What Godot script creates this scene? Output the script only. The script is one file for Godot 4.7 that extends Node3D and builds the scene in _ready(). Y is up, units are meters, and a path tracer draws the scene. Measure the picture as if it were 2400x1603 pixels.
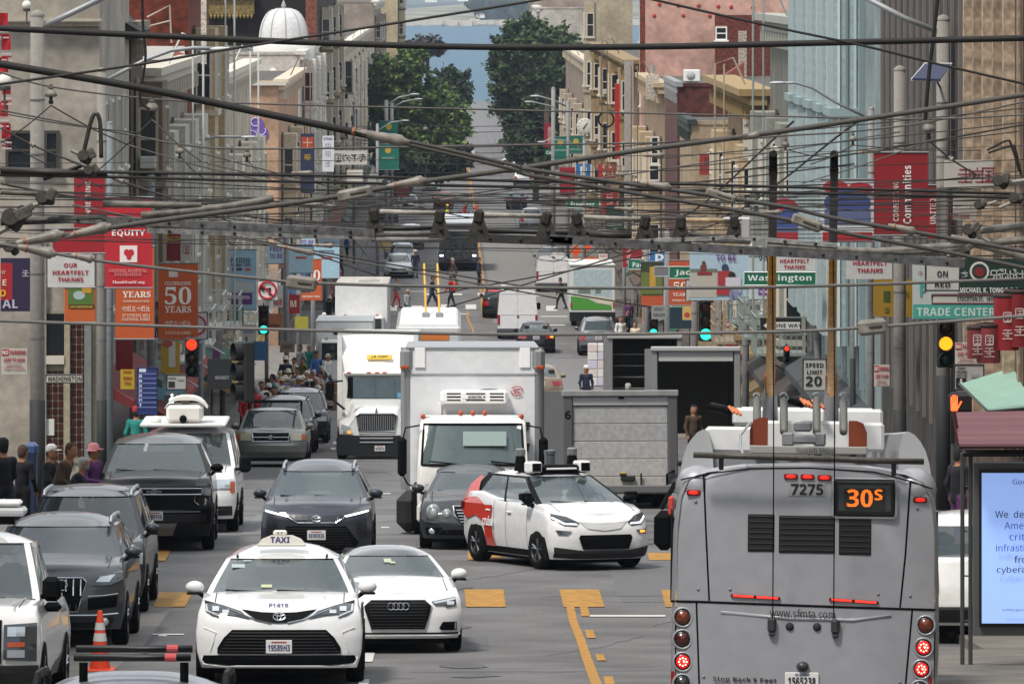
extends Node3D
# A sloping downtown street seen through a long lens. y up,metres. The street runs towards -z,the camera stands high above it.
const FL:=15000.0
const CY:=10.0
const VX:=1060.0
const VY:=-60.0
var mats:={}
var names:={}
var rng:=RandomNumberGenerator.new()
var tex:={}
const PROFILE:=[[10,3.6],[25,4.8],[50,6.6],[62.5,7.45],[76,8.45],[89,9.32],[96,9.55],[106,9.9],[112,10.1],[125,10.6],[150,12.0],[191,14.5],[250,17.0],[319,18.4],[406,18.95],[550,20.5],[750,22.0],[1000,24.0],[1300,26.8],[1500,29.8],[1700,31.5]]

class B:
	var st:=SurfaceTool.new()
	func _init() -> void:
		st.begin(Mesh.PRIMITIVE_TRIANGLES)
		st.set_smooth_group(-1)
	func sm(g: int) -> B:
		st.set_smooth_group(g)
		return self
	func tri(a:Vector3,b:Vector3,c:Vector3) -> void:
		st.add_vertex(a); st.add_vertex(b); st.add_vertex(c)
	func quad(a:Vector3,b:Vector3,c:Vector3,d:Vector3) -> void:
		tri(a,b,c); tri(a,c,d)
	func box(c:Vector3,s:Vector3,m:=Basis()) -> B:
		var h:=s/2.0
		var p:=[]
		for i in 8:
			p.append(c+m*Vector3(h.x if i & 1 else -h.x,h.y if i & 2 else -h.y,h.z if i & 4 else -h.z))
		quad(p[0],p[1],p[3],p[2]); quad(p[5],p[4],p[6],p[7]); quad(p[4],p[0],p[2],p[6])
		quad(p[1],p[5],p[7],p[3]); quad(p[2],p[3],p[7],p[6]); quad(p[4],p[5],p[1],p[0])
		return self
	func span(x0:float,x1:float,y0:float,y1:float,z0:float,z1:float) -> B:
		return box(Vector3(x0+x1,y0+y1,z0+z1)/2.0,Vector3(absf(x1 - x0),absf(y1 - y0),absf(z1 - z0)))
	func rbox(c:Vector3,s:Vector3,r:float,m:=Basis()) -> B:
		var h:=s/2.0
		r = minf(r,minf(h.x,minf(h.y,h.z))*0.95)
		var f:=func(sx:float,sy:float,sz:float,k: int) -> Vector3:
			var v:=Vector3(sx*h.x,sy*h.y,sz*h.z)
			for i in 3:
				if i != k:
					v[i] -= r*signf(v[i])
			return c+m*v
		for k in 3:
			var i:=(k+1) % 3
			var j:=(k+2) % 3
			for s0 in [-1.0,1.0]:
				var q:=[]
				for ij in [[-1.0,-1.0],[1.0,-1.0],[1.0,1.0],[-1.0,1.0]]:
					var v:=Vector3.ZERO
					v[k] = s0; v[i] = ij[0]; v[j] = ij[1]
					q.append(f.call(v.x,v.y,v.z,k))
				if s0 > 0: q.reverse()
				quad(q[0],q[1],q[2],q[3])
		for k in 3:
			var i:=(k+1) % 3
			var j:=(k+2) % 3
			for si in [-1.0,1.0]:
				for sj in [-1.0,1.0]:
					var q:=[]
					for w in [[-1.0,i],[1.0,i],[1.0,j],[-1.0,j]]:
						var v:=Vector3.ZERO
						v[k] = w[0]; v[i] = si; v[j] = sj
						q.append(f.call(v.x,v.y,v.z,w[1]))
					if si*sj < 0: q.reverse()
					quad(q[0],q[1],q[2],q[3])
		for i in 8:
			var v:=Vector3(1.0 if i & 1 else -1.0,1.0 if i & 2 else -1.0,1.0 if i & 4 else -1.0)
			var q:=[f.call(v.x,v.y,v.z,0),f.call(v.x,v.y,v.z,1),f.call(v.x,v.y,v.z,2)]
			if v.x*v.y*v.z > 0: q.reverse()
			tri(q[0],q[1],q[2])
		return self
	func tube(pts: Array,r,n:=6) -> B:
		var rings:=[]
		var up:=Vector3.UP
		for i in pts.size():
			var a:Vector3 = pts[maxi(i - 1,0)]
			var b:Vector3 = pts[mini(i+1,pts.size() - 1)]
			var t:=(b - a).normalized()
			if absf(t.dot(up)) > 0.97: up = Vector3.RIGHT if absf(t.x) < 0.9 else Vector3.BACK
			var u:=t.cross(up).normalized()
			var v:=u.cross(t)
			var rr:float = r[i] if r is Array else r
			var ring:=[]
			for k in n:
				var th:=TAU*k/n
				ring.append(pts[i]+(u*cos(th)+v*sin(th))*rr)
			rings.append(ring)
		for i in rings.size() - 1:
			for k in n:
				var k2:=(k+1) % n
				quad(rings[i][k],rings[i+1][k],rings[i+1][k2],rings[i][k2])
		for e in [0,rings.size() - 1]:
			for k in range(1,n - 1):
				if e == 0: tri(rings[e][0],rings[e][k],rings[e][k+1])
				else: tri(rings[e][0],rings[e][k+1],rings[e][k])
		return self
	func lathe(pr: Array,n:=12,t:=Transform3D()) -> B:
		for i in pr.size() - 1:
			for k in n:
				var a:=TAU*k/n
				var b:=TAU*(k+1)/n
				var p: Vector2 = pr[i]
				var q: Vector2 = pr[i+1]
				var v0:=t*Vector3(p.x*cos(a),p.y,p.x*sin(a))
				var v1:=t*Vector3(p.x*cos(b),p.y,p.x*sin(b))
				var v2:=t*Vector3(q.x*cos(b),q.y,q.x*sin(b))
				var v3:=t*Vector3(q.x*cos(a),q.y,q.x*sin(a))
				if p.x > 1e-4: tri(v0,v1,v2)
				if q.x > 1e-4: tri(v0,v2,v3)
		return self
	func prism(poly: Array,z0:float,z1:float,t:=Transform3D()) -> B:
		var pk:=PackedVector2Array(poly)
		var idx:=Geometry2D.triangulate_polygon(pk)
		for i in range(0,idx.size(),3):
			var a:=pk[idx[i]]; var b:=pk[idx[i+1]]; var c:=pk[idx[i+2]]
			if (b - a).cross(c - a) > 0:
				var w:=b; b = c; c = w
			tri(t*Vector3(a.x,a.y,z1),t*Vector3(b.x,b.y,z1),t*Vector3(c.x,c.y,z1))
			tri(t*Vector3(a.x,a.y,z0),t*Vector3(c.x,c.y,z0),t*Vector3(b.x,b.y,z0))
		var ccw:=not Geometry2D.is_polygon_clockwise(pk)
		for i in pk.size():
			var a:=pk[i]; var b:=pk[(i+1) % pk.size()]
			if ccw:
				var w:=b; b = a; a = w
			quad(t*Vector3(a.x,a.y,z0),t*Vector3(b.x,b.y,z0),t*Vector3(b.x,b.y,z1),t*Vector3(a.x,a.y,z1))
		return self
	func ell(c:Vector3,r:Vector3,nu:=10,nv:=7,m:=Basis()) -> B:
		for i in nv:
			for k in nu:
				var f:=func(ii: int,kk: int) -> Vector3:
					var th:=PI*ii/nv
					var ph:=TAU*kk/nu
					return c+m*Vector3(r.x*sin(th)*cos(ph),r.y*cos(th),r.z*sin(th)*sin(ph))
				if i > 0: tri(f.call(i,k),f.call(i,k+1),f.call(i+1,k))
				if i < nv - 1: tri(f.call(i,k+1),f.call(i+1,k+1),f.call(i+1,k))
		return self
	func grid(rows: Array,flip:=false) -> B:
		for i in rows.size() - 1:
			for k in rows[i].size() - 1:
				if flip: quad(rows[i][k],rows[i+1][k],rows[i+1][k+1],rows[i][k+1])
				else: quad(rows[i][k],rows[i][k+1],rows[i+1][k+1],rows[i+1][k])
		return self
	func quad3(q: Array) -> B:
		quad(q[0],q[1],q[2],q[3])
		return self
	func mesh() -> ArrayMesh:
		st.generate_normals()
		return st.commit()

func W(px:float,py:float,d:float) -> Vector3:
	return Vector3((px - VX)*d/FL,CY - (py - VY)*d/FL,-d)
func below(d:float) -> float:
	for i in PROFILE.size() - 1:
		if d <= PROFILE[i+1][0]:
			return lerpf(PROFILE[i][1],PROFILE[i+1][1],(d - PROFILE[i][0])/(PROFILE[i+1][0] - PROFILE[i][0]))
	return 31.5
func gy(d:float) -> float:
	var s:=0.0
	for k in 9:
		s += below(d*(1.0+0.014*(k - 4)))
	return CY - s/9.0
func row_of(d:float) -> float:
	return VY+(CY - gy(d))*FL/d
func GD(py:float) -> float:
	var a:=20.0
	var b:=1300.0
	for i in 40:
		var m:=(a+b)/2.0
		if row_of(m) > py: a = m
		else: b = m
	return a
func on_ground(px:float,py:float,lift:=0.0) -> Vector3:
	var d:=GD(py)
	return Vector3((px - VX)*d/FL,gy(d)+lift,-d)
func slope(d:float) -> float:
	return (gy(d+3.0) - gy(d - 3.0))/6.0

func noise_tex(key: String,freq:float,lo:float,hi:float,oct:=4,size:=256,warm:=0.0,kind:=FastNoiseLite.TYPE_SIMPLEX_SMOOTH) -> Texture2D:
	if not tex.has(key):
		var n:=FastNoiseLite.new()
		n.seed = key.hash() % 1000
		n.noise_type = kind
		n.frequency = freq
		n.fractal_octaves = oct
		var im:=n.get_seamless_image(size,size)
		var out:=Image.create(size,size,false,Image.FORMAT_RGB8)
		for y in size:
			for x in size:
				var v:=lerpf(lo,hi,im.get_pixel(x,y).r)
				out.set_pixel(x,y,Color(minf(v*(1.0+warm),1.0),v,v*(1.0 - warm)))
		tex[key] = ImageTexture.create_from_image(out)
	return tex[key]

# colour as sRGB hex; o: r roughness,m metallic,t noise texture key,ts its scale,coat,e emission energy,a alpha,v vertex colours,h bump
func mat(hex: String,o:={}) -> StandardMaterial3D:
	var key:=hex+str(o)
	if mats.has(key):
		return mats[key]
	var m:=StandardMaterial3D.new()
	m.resource_name = "m%d" % mats.size()
	m.albedo_color = Color.html(hex)
	m.roughness = o.get("r",0.7)
	m.metallic = o.get("m",0.0)
	if o.has("s"): m.metallic_specular = o.s
	if o.has("t"):
		m.albedo_texture = tex[o.t]
		m.uv1_triplanar = true
		m.uv1_world_triplanar = o.get("w",true)
		m.uv1_scale = Vector3.ONE*o.get("ts",0.5)
		if o.has("h"):
			m.heightmap_enabled = true
			m.heightmap_texture = tex[o.t]
			m.heightmap_scale = o.h
	if o.has("g"):
		m.detail_enabled = true
		m.detail_albedo = tex["soil"]
		m.detail_blend_mode = BaseMaterial3D.BLEND_MODE_MUL
		m.detail_uv_layer = BaseMaterial3D.DETAIL_UV_2
		m.uv2_triplanar = true
		m.uv2_world_triplanar = o.get("w",true)
		m.uv2_scale = Vector3.ONE*o.g
	if o.has("coat"):
		m.clearcoat_enabled = true
		m.clearcoat = o.coat
		m.clearcoat_roughness = 0.04
	if o.has("e"):
		m.emission_enabled = true
		m.emission = Color.html(hex)
		m.emission_energy_multiplier = o.e
	if o.has("a"):
		m.transparency = BaseMaterial3D.TRANSPARENCY_ALPHA
		m.albedo_color.a = o.a
	if o.has("v"):
		m.vertex_color_use_as_albedo = true
	if o.has("bl"):
		m.backlight_enabled = true
		m.backlight = Color.html(o.bl)
	mats[key] = m
	return m
func paint(hex: String) -> StandardMaterial3D:
	return mat(hex,{"r":0.38,"coat":1.0,"t":"dust","ts":0.9,"w":false})
func metallic_paint(hex: String) -> StandardMaterial3D:
	return mat(hex,{"r":0.42,"m":0.45,"s":0.3,"coat":0.55,"t":"dust","ts":0.9,"w":false})

func numbered(called: String) -> String:
	names[called] = names.get(called,0)+1
	return called if names[called] == 1 else "%s_%03d" % [called,names[called] - 1]
func obj(parent: Node3D,called: String,b: B,m: Material,at:=Vector3.ZERO) -> MeshInstance3D:
	return inst(parent,called,b.mesh(),m,at)
func inst(parent: Node3D,called: String,mesh: Mesh,m: Material,at:=Vector3.ZERO) -> MeshInstance3D:
	var o:=MeshInstance3D.new()
	o.name = called
	o.mesh = mesh
	o.material_override = m
	o.position = at
	parent.add_child(o,true)
	return o
func tag(o: Node3D,label: String,category: String,group:="") -> Node3D:
	o.set_meta("label",label)
	o.set_meta("category",category)
	if group: o.set_meta("group",group)
	return o
func thing(called: String,label: String,category: String,at:=Vector3.ZERO,group:="",yaw:=0.0) -> Node3D:
	var o:=Node3D.new()
	o.name = numbered(called)
	add_child(o)
	o.position = at
	o.rotation.y = yaw
	return tag(o,label,category,group)
func structure(called: String) -> Node3D:
	var o:=Node3D.new()
	o.name = numbered(called)
	add_child(o)
	o.set_meta("kind","structure")
	return o
# lettering: s fitted to w x h metres,centred on at,facing +z of basis
func text(parent: Node3D,s: String,w:float,h:float,at:Vector3,m: Material,face:="Droid Sans",bold:=true,rot:=Vector3.ZERO) -> MeshInstance3D:
	var t:=TextMesh.new()
	var f:=SystemFont.new()
	f.font_names = PackedStringArray([face])
	f.font_weight = 700 if bold else 400
	t.font = f
	t.font_size = 32
	t.text = s
	t.depth = 0.004
	t.curve_step = 2.0
	t.pixel_size = 0.01
	var bb:=t.get_aabb()
	var o:=inst(parent,"lettering",t,m,at)
	if w <= 0.0: w = bb.size.x*h/bb.size.y
	o.basis = Basis.from_euler(rot)*Basis.from_scale(Vector3(w/maxf(bb.size.x,0.01),h/maxf(bb.size.y,0.01),1.0))
	o.position = at - o.basis*(bb.position+bb.size/2.0)
	return o
# strokes on a 0-9 grid,"x y" digit pairs joined to lines
const GLYPH:={
	"hua":"0898 3927 6972 1676 0494 1232? 5850 2282 3633 6663 0595",
	"ping":"1888 2766 7846 0494 5850","lv":"1929 0747 2720 0713 4947 4797 5590 5595 6354 9594","tai":"1888 0696 0494 5941 5984 5430 2230 8272 3142","xin":"0502 3531 3171 7173 4654 7684",
	"ya":"1888 1814 0494 6860 6020 5420","yi":"0949 0947 5949 6963 0595 1411 8481 1181 2161 3530 6560","bo":"2820 0545 5995 6966 9666 7975 5395 8380 5155","zong":"5958 0797 0706 9796 2575 0353 0393 5350 2110 7282",
	"wu":"1888 3831 7551 2575 0090","shi":"0595 5850","zhou":"1812 0201 3939 3979 7971 3931 4767 5545 1090","nian":"2917 1686 1383 3633 0090 5860","qing":"5958 0797 0703 2585 3533 6563 2373 4312 4080","yong":"5958 3757 5750 5040 1545 4510 5580 5770",
	"zhong":"1717 1787 8783 8313 1713 5950","tong":"1919 1939 2920 0545 5989 5951 8981 6676 6373","gui":"1888 5850 0595 2363 0090","guo":"1919 1989 8980 8010 1910 3777 3474 3171 5751"}
func glyph(b: B,key: String,at:Vector3,size:float,m:=Basis(),wide:=0.09) -> void:
	for s in GLYPH[key].replace("?","").split(" "):
		var k:=0
		while k+3 < s.length():
			var p:=Vector3(int(s[k]),int(s[k+1]),0)/9.0 - Vector3(0.5,0.5,0)
			var q:=Vector3(int(s[k+2]),int(s[k+3]),0)/9.0 - Vector3(0.5,0.5,0)
			var dv:=q - p
			if dv.length() > 0.01:
				var nrm:=Vector3(-dv.y,dv.x,0).normalized()*wide/2.0
				var e:=dv.normalized()*wide/3.0
				b.quad(at+m*((p - nrm - e)*size),at+m*((p+nrm - e)*size),at+m*((q+nrm+e)*size),at+m*((q - nrm+e)*size))
			k += 2

func _ready() -> void:
	rng.seed = 7
	# camera: lens shifted down and right,looking along the street
	var cam:=Camera3D.new()
	cam.name = "camera"
	cam.projection = Camera3D.PROJECTION_FRUSTUM
	cam.near = 1.0
	cam.far = 30000.0
	cam.size = 1603.0/FL
	cam.frustum_offset = Vector2((1200.0 - VX)/FL,-(801.5 - VY)/FL)
	cam.position = Vector3(0,CY,0)
	add_child(cam)
	# bright broken overcast
	var env:=Environment.new()
	env.background_mode = Environment.BG_SKY
	env.sky = Sky.new()
	var pano:=PanoramaSkyMaterial.new()
	pano.panorama = cloud_sky()
	env.sky.sky_material = pano
	env.background_energy_multiplier = 1.0
	env.tonemap_mode = Environment.TONE_MAPPER_LINEAR
	env.tonemap_exposure = 1.17
	env.sdfgi_enabled = true
	env.ssao_enabled = true
	env.ssil_enabled = true
	env.fog_enabled = true
	env.fog_density = 0.00008
	env.fog_light_color = Color(0.72,0.79,0.88)
	var we:=WorldEnvironment.new()
	we.name = "environment"
	we.environment = env
	add_child(we)
	var sun:=DirectionalLight3D.new()
	sun.name = "sun"
	sun.light_energy = 0.95
	sun.light_angular_distance = 9.0
	sun.light_color = Color(1.0,0.97,0.93)
	sun.shadow_enabled = true
	sun.rotation_degrees = Vector3(-58,-38,0)
	add_child(sun)
	textures()
	ground()
	buildings()
	trees()
	street_poles()
	signs()
	vehicles()
	people()
	overhead()

func textures() -> void:
	noise_tex("dust",0.02,0.94,1.0,5)
	noise_tex("grain",0.12,0.72,1.0,3)
	noise_tex("asphalt",0.09,0.8,1.04,4,512)
	noise_tex("stucco",0.03,0.86,1.02,6,256,0.01)
	noise_tex("grime",0.02,0.6,1.06,6,256,0.03)
	noise_tex("soil",0.02,0.76,1.06,6,256,0.012)
	noise_tex("rust",0.03,0.6,1.1,5,256,0.02)

func cloud_sky() -> Texture2D:
	var n:=FastNoiseLite.new()
	n.seed = 5
	n.frequency = 1.0
	n.fractal_octaves = 5
	var im:=Image.create(768,384,false,Image.FORMAT_RGBF)
	for y in 384:
		var el:=PI*(0.5 - (y+0.5)/384.0)
		for x in 768:
			var az:=TAU*x/768.0
			var dir:=Vector3(cos(el)*sin(az),sin(el),cos(el)*cos(az))
			var c:=Color(0.20,0.20,0.20)
			if el > -0.01:
				var up:=maxf(dir.y,0.06)
				var p:=Vector3(dir.x/up,dir.z/up,0.0)*0.55
				var v:=n.get_noise_3dv(p)*0.5+0.5
				v = smoothstep(0.28,0.72,v)
				c = Color(0.46,0.53,0.62).lerp(Color(1.26,1.28,1.3),v)
				c = c.lerp(Color(0.93,0.95,0.98),clampf(1.0 - dir.y*3.5,0.0,1.0))
			im.set_pixel(x,y,c)
	return ImageTexture.create_from_image(im)

func strip(b: B,x0:float,x1:float,d0:float,d1:float,lift:float) -> void:
	var n:=maxi(1,int((d1 - d0)/maxf(1.5,d0*0.02)))
	for i in n:
		var a:=lerpf(d0,d1,float(i)/n)
		var c:=lerpf(d0,d1,float(i+1)/n)
		b.quad(Vector3(x0,gy(a)+lift,-a),Vector3(x0,gy(c)+lift,-c),Vector3(x1,gy(c)+lift,-c),Vector3(x1,gy(a)+lift,-a))
func slab(parent: Node3D,called: String,x0:float,x1:float,d0:float,d1:float,lift:float,m: Material) -> void:
	var b:=B.new()
	var n:=maxi(1,int((d1 - d0)/maxf(1.5,d0*0.02)))
	strip(b,x0,x1,d0,d1,lift)
	for i in n:
		var a:=lerpf(d0,d1,float(i)/n)
		var c:=lerpf(d0,d1,float(i+1)/n)
		for x in [x0,x1]:
			b.quad(Vector3(x,gy(a) - 0.1,-a),Vector3(x,gy(c) - 0.1,-c),Vector3(x,gy(c)+lift,-c),Vector3(x,gy(a)+lift,-a))
	for d in [d0,d1]:
		b.quad(Vector3(x0,gy(d) - 0.1,-d),Vector3(x1,gy(d) - 0.1,-d),Vector3(x1,gy(d)+lift,-d),Vector3(x0,gy(d)+lift,-d))
	obj(parent,called,b,m)
# a painted sheet whose corners are given as photograph pixels on the road
func mark(parent: Node3D,called: String,pts: Array,m: Material,lift:=0.012) -> void:
	var b:=B.new()
	var lo:=pts.size()/2
	for i in range(1,pts.size() - 1):
		b.tri(on_ground(pts[0].x,pts[0].y,lift),on_ground(pts[i].x,pts[i].y,lift),on_ground(pts[i+1].x,pts[i+1].y,lift))
	obj(parent,called,b,m)
func bar(parent: Node3D,called: String,x0:float,x1:float,y0:float,y1:float,m: Material,skew:=0.0,lift:=0.012) -> void:
	# fine steps keep the sheet on the curved road
	var b:=B.new()
	var n:=4
	for i in n:
		var s0:=lerpf(y0,y1,float(i)/n); var s1:=lerpf(y0,y1,float(i+1)/n)
		var k0:=skew*i/n; var k1:=skew*(i+1)/n
		b.quad(on_ground(x0+k0,s0,lift),on_ground(x1+k0*1.4,s0,lift),on_ground(x1+k1*1.4,s1,lift),on_ground(x0+k1,s1,lift))
	obj(parent,called,b,m)

func ground() -> void:
	var soil:=structure("ground")
	var b:=B.new()
	b.sm(0)
	strip(b,-700,700,12,1500,-0.05)
	obj(soil,"sheet",b,mat("5c5a56",{"t":"grime","ts":0.02,"r":0.95}))
	var asphalt:=mat("777779",{"t":"asphalt","ts":0.3,"r":0.9,"g":0.07})
	var pale:=mat("8d8b86",{"g":0.1,"t":"asphalt","ts":0.3,"r":0.9})
	var road:=structure("road")
	b = B.new()
	b.sm(0)
	strip(b,-6.2,7.9,14,1500,0.0)
	obj(road,"carriageway",b,asphalt)
	b = B.new()
	b.sm(0)
	strip(b,-120,-6.2,118,147,0.0)
	strip(b,7.9,120,118,147,0.0)
	obj(road,"cross_street",b,asphalt)
	b = B.new()
	strip(b,-6.2,-4.25,30,97,0.006)
	obj(road,"gutter_pan",b,pale)
	for q in [[-2.0,1.4,66,74.5,"67676a"],[2.6,5.4,98,112,"6c6c6f"],[-3.9,-0.6,118,127,"7c7c7e"],[0.4,3.5,128,139,"66666a"],[-3.4,-1.4,395,420,"6c6c70"],[3.0,6.6,250,300,"7d7d7d"],[2.2,6.8,340,470,"83827f"],[-6.0,-1.0,300,330,"6e6e74"],[2.1,4.6,180,235,"7a7a7c"],[-4.4,0.5,86.5,90,"646467"]]:
		b = B.new()
		strip(b,q[0],q[1],q[2],q[3],0.005)
		obj(road,"repaired_patch",b,mat(q[4],{"t":"asphalt","ts":0.3,"r":0.92}))
	# tar seams
	var tar:=mat("4a4a4c",{"r":0.8})
	for k in 16:
		var d:=66.0+k*4.4+rng.randf()*3.0
		var x:=rng.randf_range(-4.0,3.0)
		b = B.new()
		var y:=x
		for i in 10:
			var d2:=d+rng.randf_range(-0.2,0.25)
			var x2:float = y+rng.randf_range(0.12,0.5)*(1 if k % 2 else 0.5)
			var dd:=0.0 if k % 2 else 0.5
			b.quad(Vector3(y,gy(d)+0.009,-d),Vector3(x2,gy(d2+dd)+0.009,-d2 - dd),Vector3(x2,gy(d2+dd)+0.009,-d2 - dd - 0.06),Vector3(y,gy(d)+0.009,-d - 0.06))
			y = x2
			d = d2+dd
		obj(road,"tar_seam",b,tar)
	for k in 26:
		var d:=rng.randf_range(70,175)
		var x:float = [-2.1,0.3,3.6][k % 3]+rng.randf_range(-0.5,0.5)
		b = B.new()
		var n:=9
		var q:=[]
		for i in n: q.append(Vector2(cos(TAU*i/n),sin(TAU*i/n)*2.2)*rng.randf_range(0.12,0.42))
		for i in n:
			var e: Vector2 = q[(i+1) % n]
			b.tri(Vector3(x,gy(d)+0.008,-d),Vector3(x+q[i].x,gy(d - q[i].y)+0.008,-d+q[i].y),Vector3(x+e.x,gy(d - e.y)+0.008,-d+e.y))
		obj(road,"oil_stain",b,mat("5b5a5b",{"t":"asphalt","ts":0.6,"r":0.7,"g":0.6}))
	var yellow:=mat("d29b38",{"g":0.5,"t":"grain","ts":1.2,"r":0.8})
	var white:=mat("e6e5e0",{"t":"grain","ts":1.2,"r":0.8})
	for q in [[372,452,1390,1424,-14],[1088,1180,1383,1424,4],[1311,1404,1383,1424,10],[365,400,1290,1316,-10],[1095,1178,1296,1314,2],[1518,1580,1297,1314,4],[560,640,1296,1314,-6],[640,720,1386,1424,-8],[840,930,1385,1424,-2],[1550,1640,1384,1424,10],[800,870,1296,1314,-2],[1700,1790,1384,1424,14]]:
		bar(road,"crosswalk_bar",q[0],q[1],q[2],q[3],yellow,q[4])
	var ln:=[[1327,1346,1424],[1334,1354,1460],[1350,1371,1500],[1364,1387,1545],[1384,1410,1603],[1412,1440,1680]]
	b = B.new()
	for i in ln.size() - 1:
		b.quad(on_ground(ln[i][0],ln[i][2],0.012),on_ground(ln[i][1],ln[i][2],0.012),on_ground(ln[i+1][1],ln[i+1][2],0.012),on_ground(ln[i+1][0],ln[i+1][2],0.012))
	obj(road,"centre_line",b,yellow)
	for q in [[1359,1378,1424,1446,4],[1371,1390,1478,1497,5],[1395,1414,1535,1550,5],[1414,1436,1587,1612,6]]:
		bar(road,"centre_dash",q[0],q[1],q[2],q[3],yellow,q[4])
	for q in [[1382,1560,1443,1447,0],[853,878,1532,1553,-4],[842,866,1594,1615,-4],[358,432,1487,1490,-3],[372,392,1489,1493,-3],[330,420,1527,1530,-3],[333,350,1528,1532,-3],[893,912,1236,1239,0],[880,915,1157,1159,0]]:
		bar(road,"lane_line",q[0],q[1],q[2],q[3],white,q[4])
	for q in [[965,990,717,729],[1033,1053,714,726],[1091,1116,714,725],[1160,1185,714,725],[1280,1306,717,729],[905,930,717,729],[998,1030,688,692],[1062,1083,688,692],[1119,1141,687,692],[1180,1205,688,692],[1242,1266,690,695],[1301,1334,989,997],[1312,1333,1020,1026],[1290,1334,1036,1039],[1268,1300,965,969],[780,802,1036,1041],[775,786,1050,1055]]:
		bar(road,"crosswalk_bar",q[0],q[1],q[2],q[3],white,0.0)
	for q in [[958,1100,735,737],[965,1015,670,671],[1266,1330,741,743],[1266,1325,761,763],[958,1020,683,684],[985,1070,627,628]]:
		bar(road,"lane_line",q[0],q[1],q[2],q[3],white,0.0)
	var far_line:=[[1094,1099,730],[1093,1098,745],[1098,1103,757],[1105,1109,770],[1110,1115,790]]
	b = B.new()
	for i in far_line.size() - 1:
		b.quad(on_ground(far_line[i][0],far_line[i][2],0.012),on_ground(far_line[i][1],far_line[i][2],0.012),on_ground(far_line[i+1][1],far_line[i+1][2],0.012),on_ground(far_line[i+1][0],far_line[i+1][2],0.012))
	obj(road,"centre_line",b,yellow)
	b = B.new()
	strip(b,1.62,1.74,345,900,0.012)
	strip(b,1.86,1.98,345,900,0.012)
	obj(road,"centre_line",b,yellow)
	# raised pavements with kerbs
	var walk:=structure("pavement")
	var conc:=mat("807d78",{"g":0.12,"t":"asphalt","ts":0.35,"r":0.92})
	for q in [[-14,-6.2,30,117.5],[-14,-6.2,147.5,250],[-14,-6.2,262,352],[-14,-6.2,366,560],[-14,-6.2,580,1000],[5.3,14,30,84],[7.0,14,84,117.5],[7.9,14,147.5,250],[7.9,14,262,352],[7.9,14,366,560],[7.9,14,580,1000]]:
		slab(walk,"slab",q[0],q[1],q[2],q[3],0.13,conc)
	# bay and the hilly shore beyond
	var sea:=structure("water")
	b = B.new()
	b.quad(Vector3(-4000,-20.2,-1380),Vector3(-4000,-20.2,-16000),Vector3(4000,-20.2,-16000),Vector3(4000,-20.2,-1380))
	obj(sea,"bay",b,mat("4f7186",{"r":0.6,"s":0.25,"t":"grain","ts":0.012}))
	var hills:=structure("hills")
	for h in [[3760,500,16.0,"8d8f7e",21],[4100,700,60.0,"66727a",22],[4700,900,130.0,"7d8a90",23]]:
		var n:=FastNoiseLite.new()
		n.seed = h[4]
		n.frequency = 0.006
		n.fractal_octaves = 5
		b = B.new()
		b.sm(0)
		var rows:=[]
		for i in 9:
			var r:=[]
			for k in 81:
				var x:=lerpf(-900,900,k/80.0)
				var s:=i/8.0
				var hh:float = h[2]*pow(s,0.8)*(0.75+0.6*n.get_noise_2d(x,i*60.0))+(1.5 if i == 1 else 0.0)
				r.append(Vector3(x,-20.4+hh,-(h[0]+s*h[1])))
			rows.append(r)
		b.grid(rows)
		obj(hills,"slope",b,mat(h[3],{"t":"grime","ts":0.004,"r":1.0}))
	b = B.new()
	for k in 60:
		var x:=-120.0+k*4.3
		b.box(Vector3(x,-18.8+rng.randf(),-3757 - rng.randf()*6),Vector3(5.5,2.4+rng.randf()*1.6,4))
	obj(hills,"beach",b,mat("c9bfb0",{"r":1.0}))
	var trees_far:=B.new()
	for k in 26:
		var x:=lerpf(10,62,rng.randf())+(170 if k % 5 == 0 else 0)
		trees_far.sm(0).ell(Vector3(x,-13+rng.randf()*9,-3790 - rng.randf()*40),Vector3(5+rng.randf()*7,4+rng.randf()*5,5),8,5)
	obj(hills,"wood",trees_far,mat("3d4a33",{"r":1.0,"t":"grime","ts":0.05}))
	for q in [[1128,42,4.0,2.0],[1120,40,2.0,1.2],[1085,3,6.0,2.0],[1010,5,7.0,1.6]]:
		var house:=thing("shore_house","tiny white house on the far shore hillside above the bay","house",W(q[0],q[1],3770),"white houses on the far shore")
		obj(house,"wall",B.new().box(Vector3(0,q[3]/2,0),Vector3(q[2],q[3],4)),mat("e8e4dc"))
		obj(house,"roof",B.new().prism([Vector2(-q[2]/2 - 0.2,q[3]),Vector2(q[2]/2+0.2,q[3]),Vector2(0,q[3]+1.0)],-2.2,2.2),mat("9b8f85"))

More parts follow.
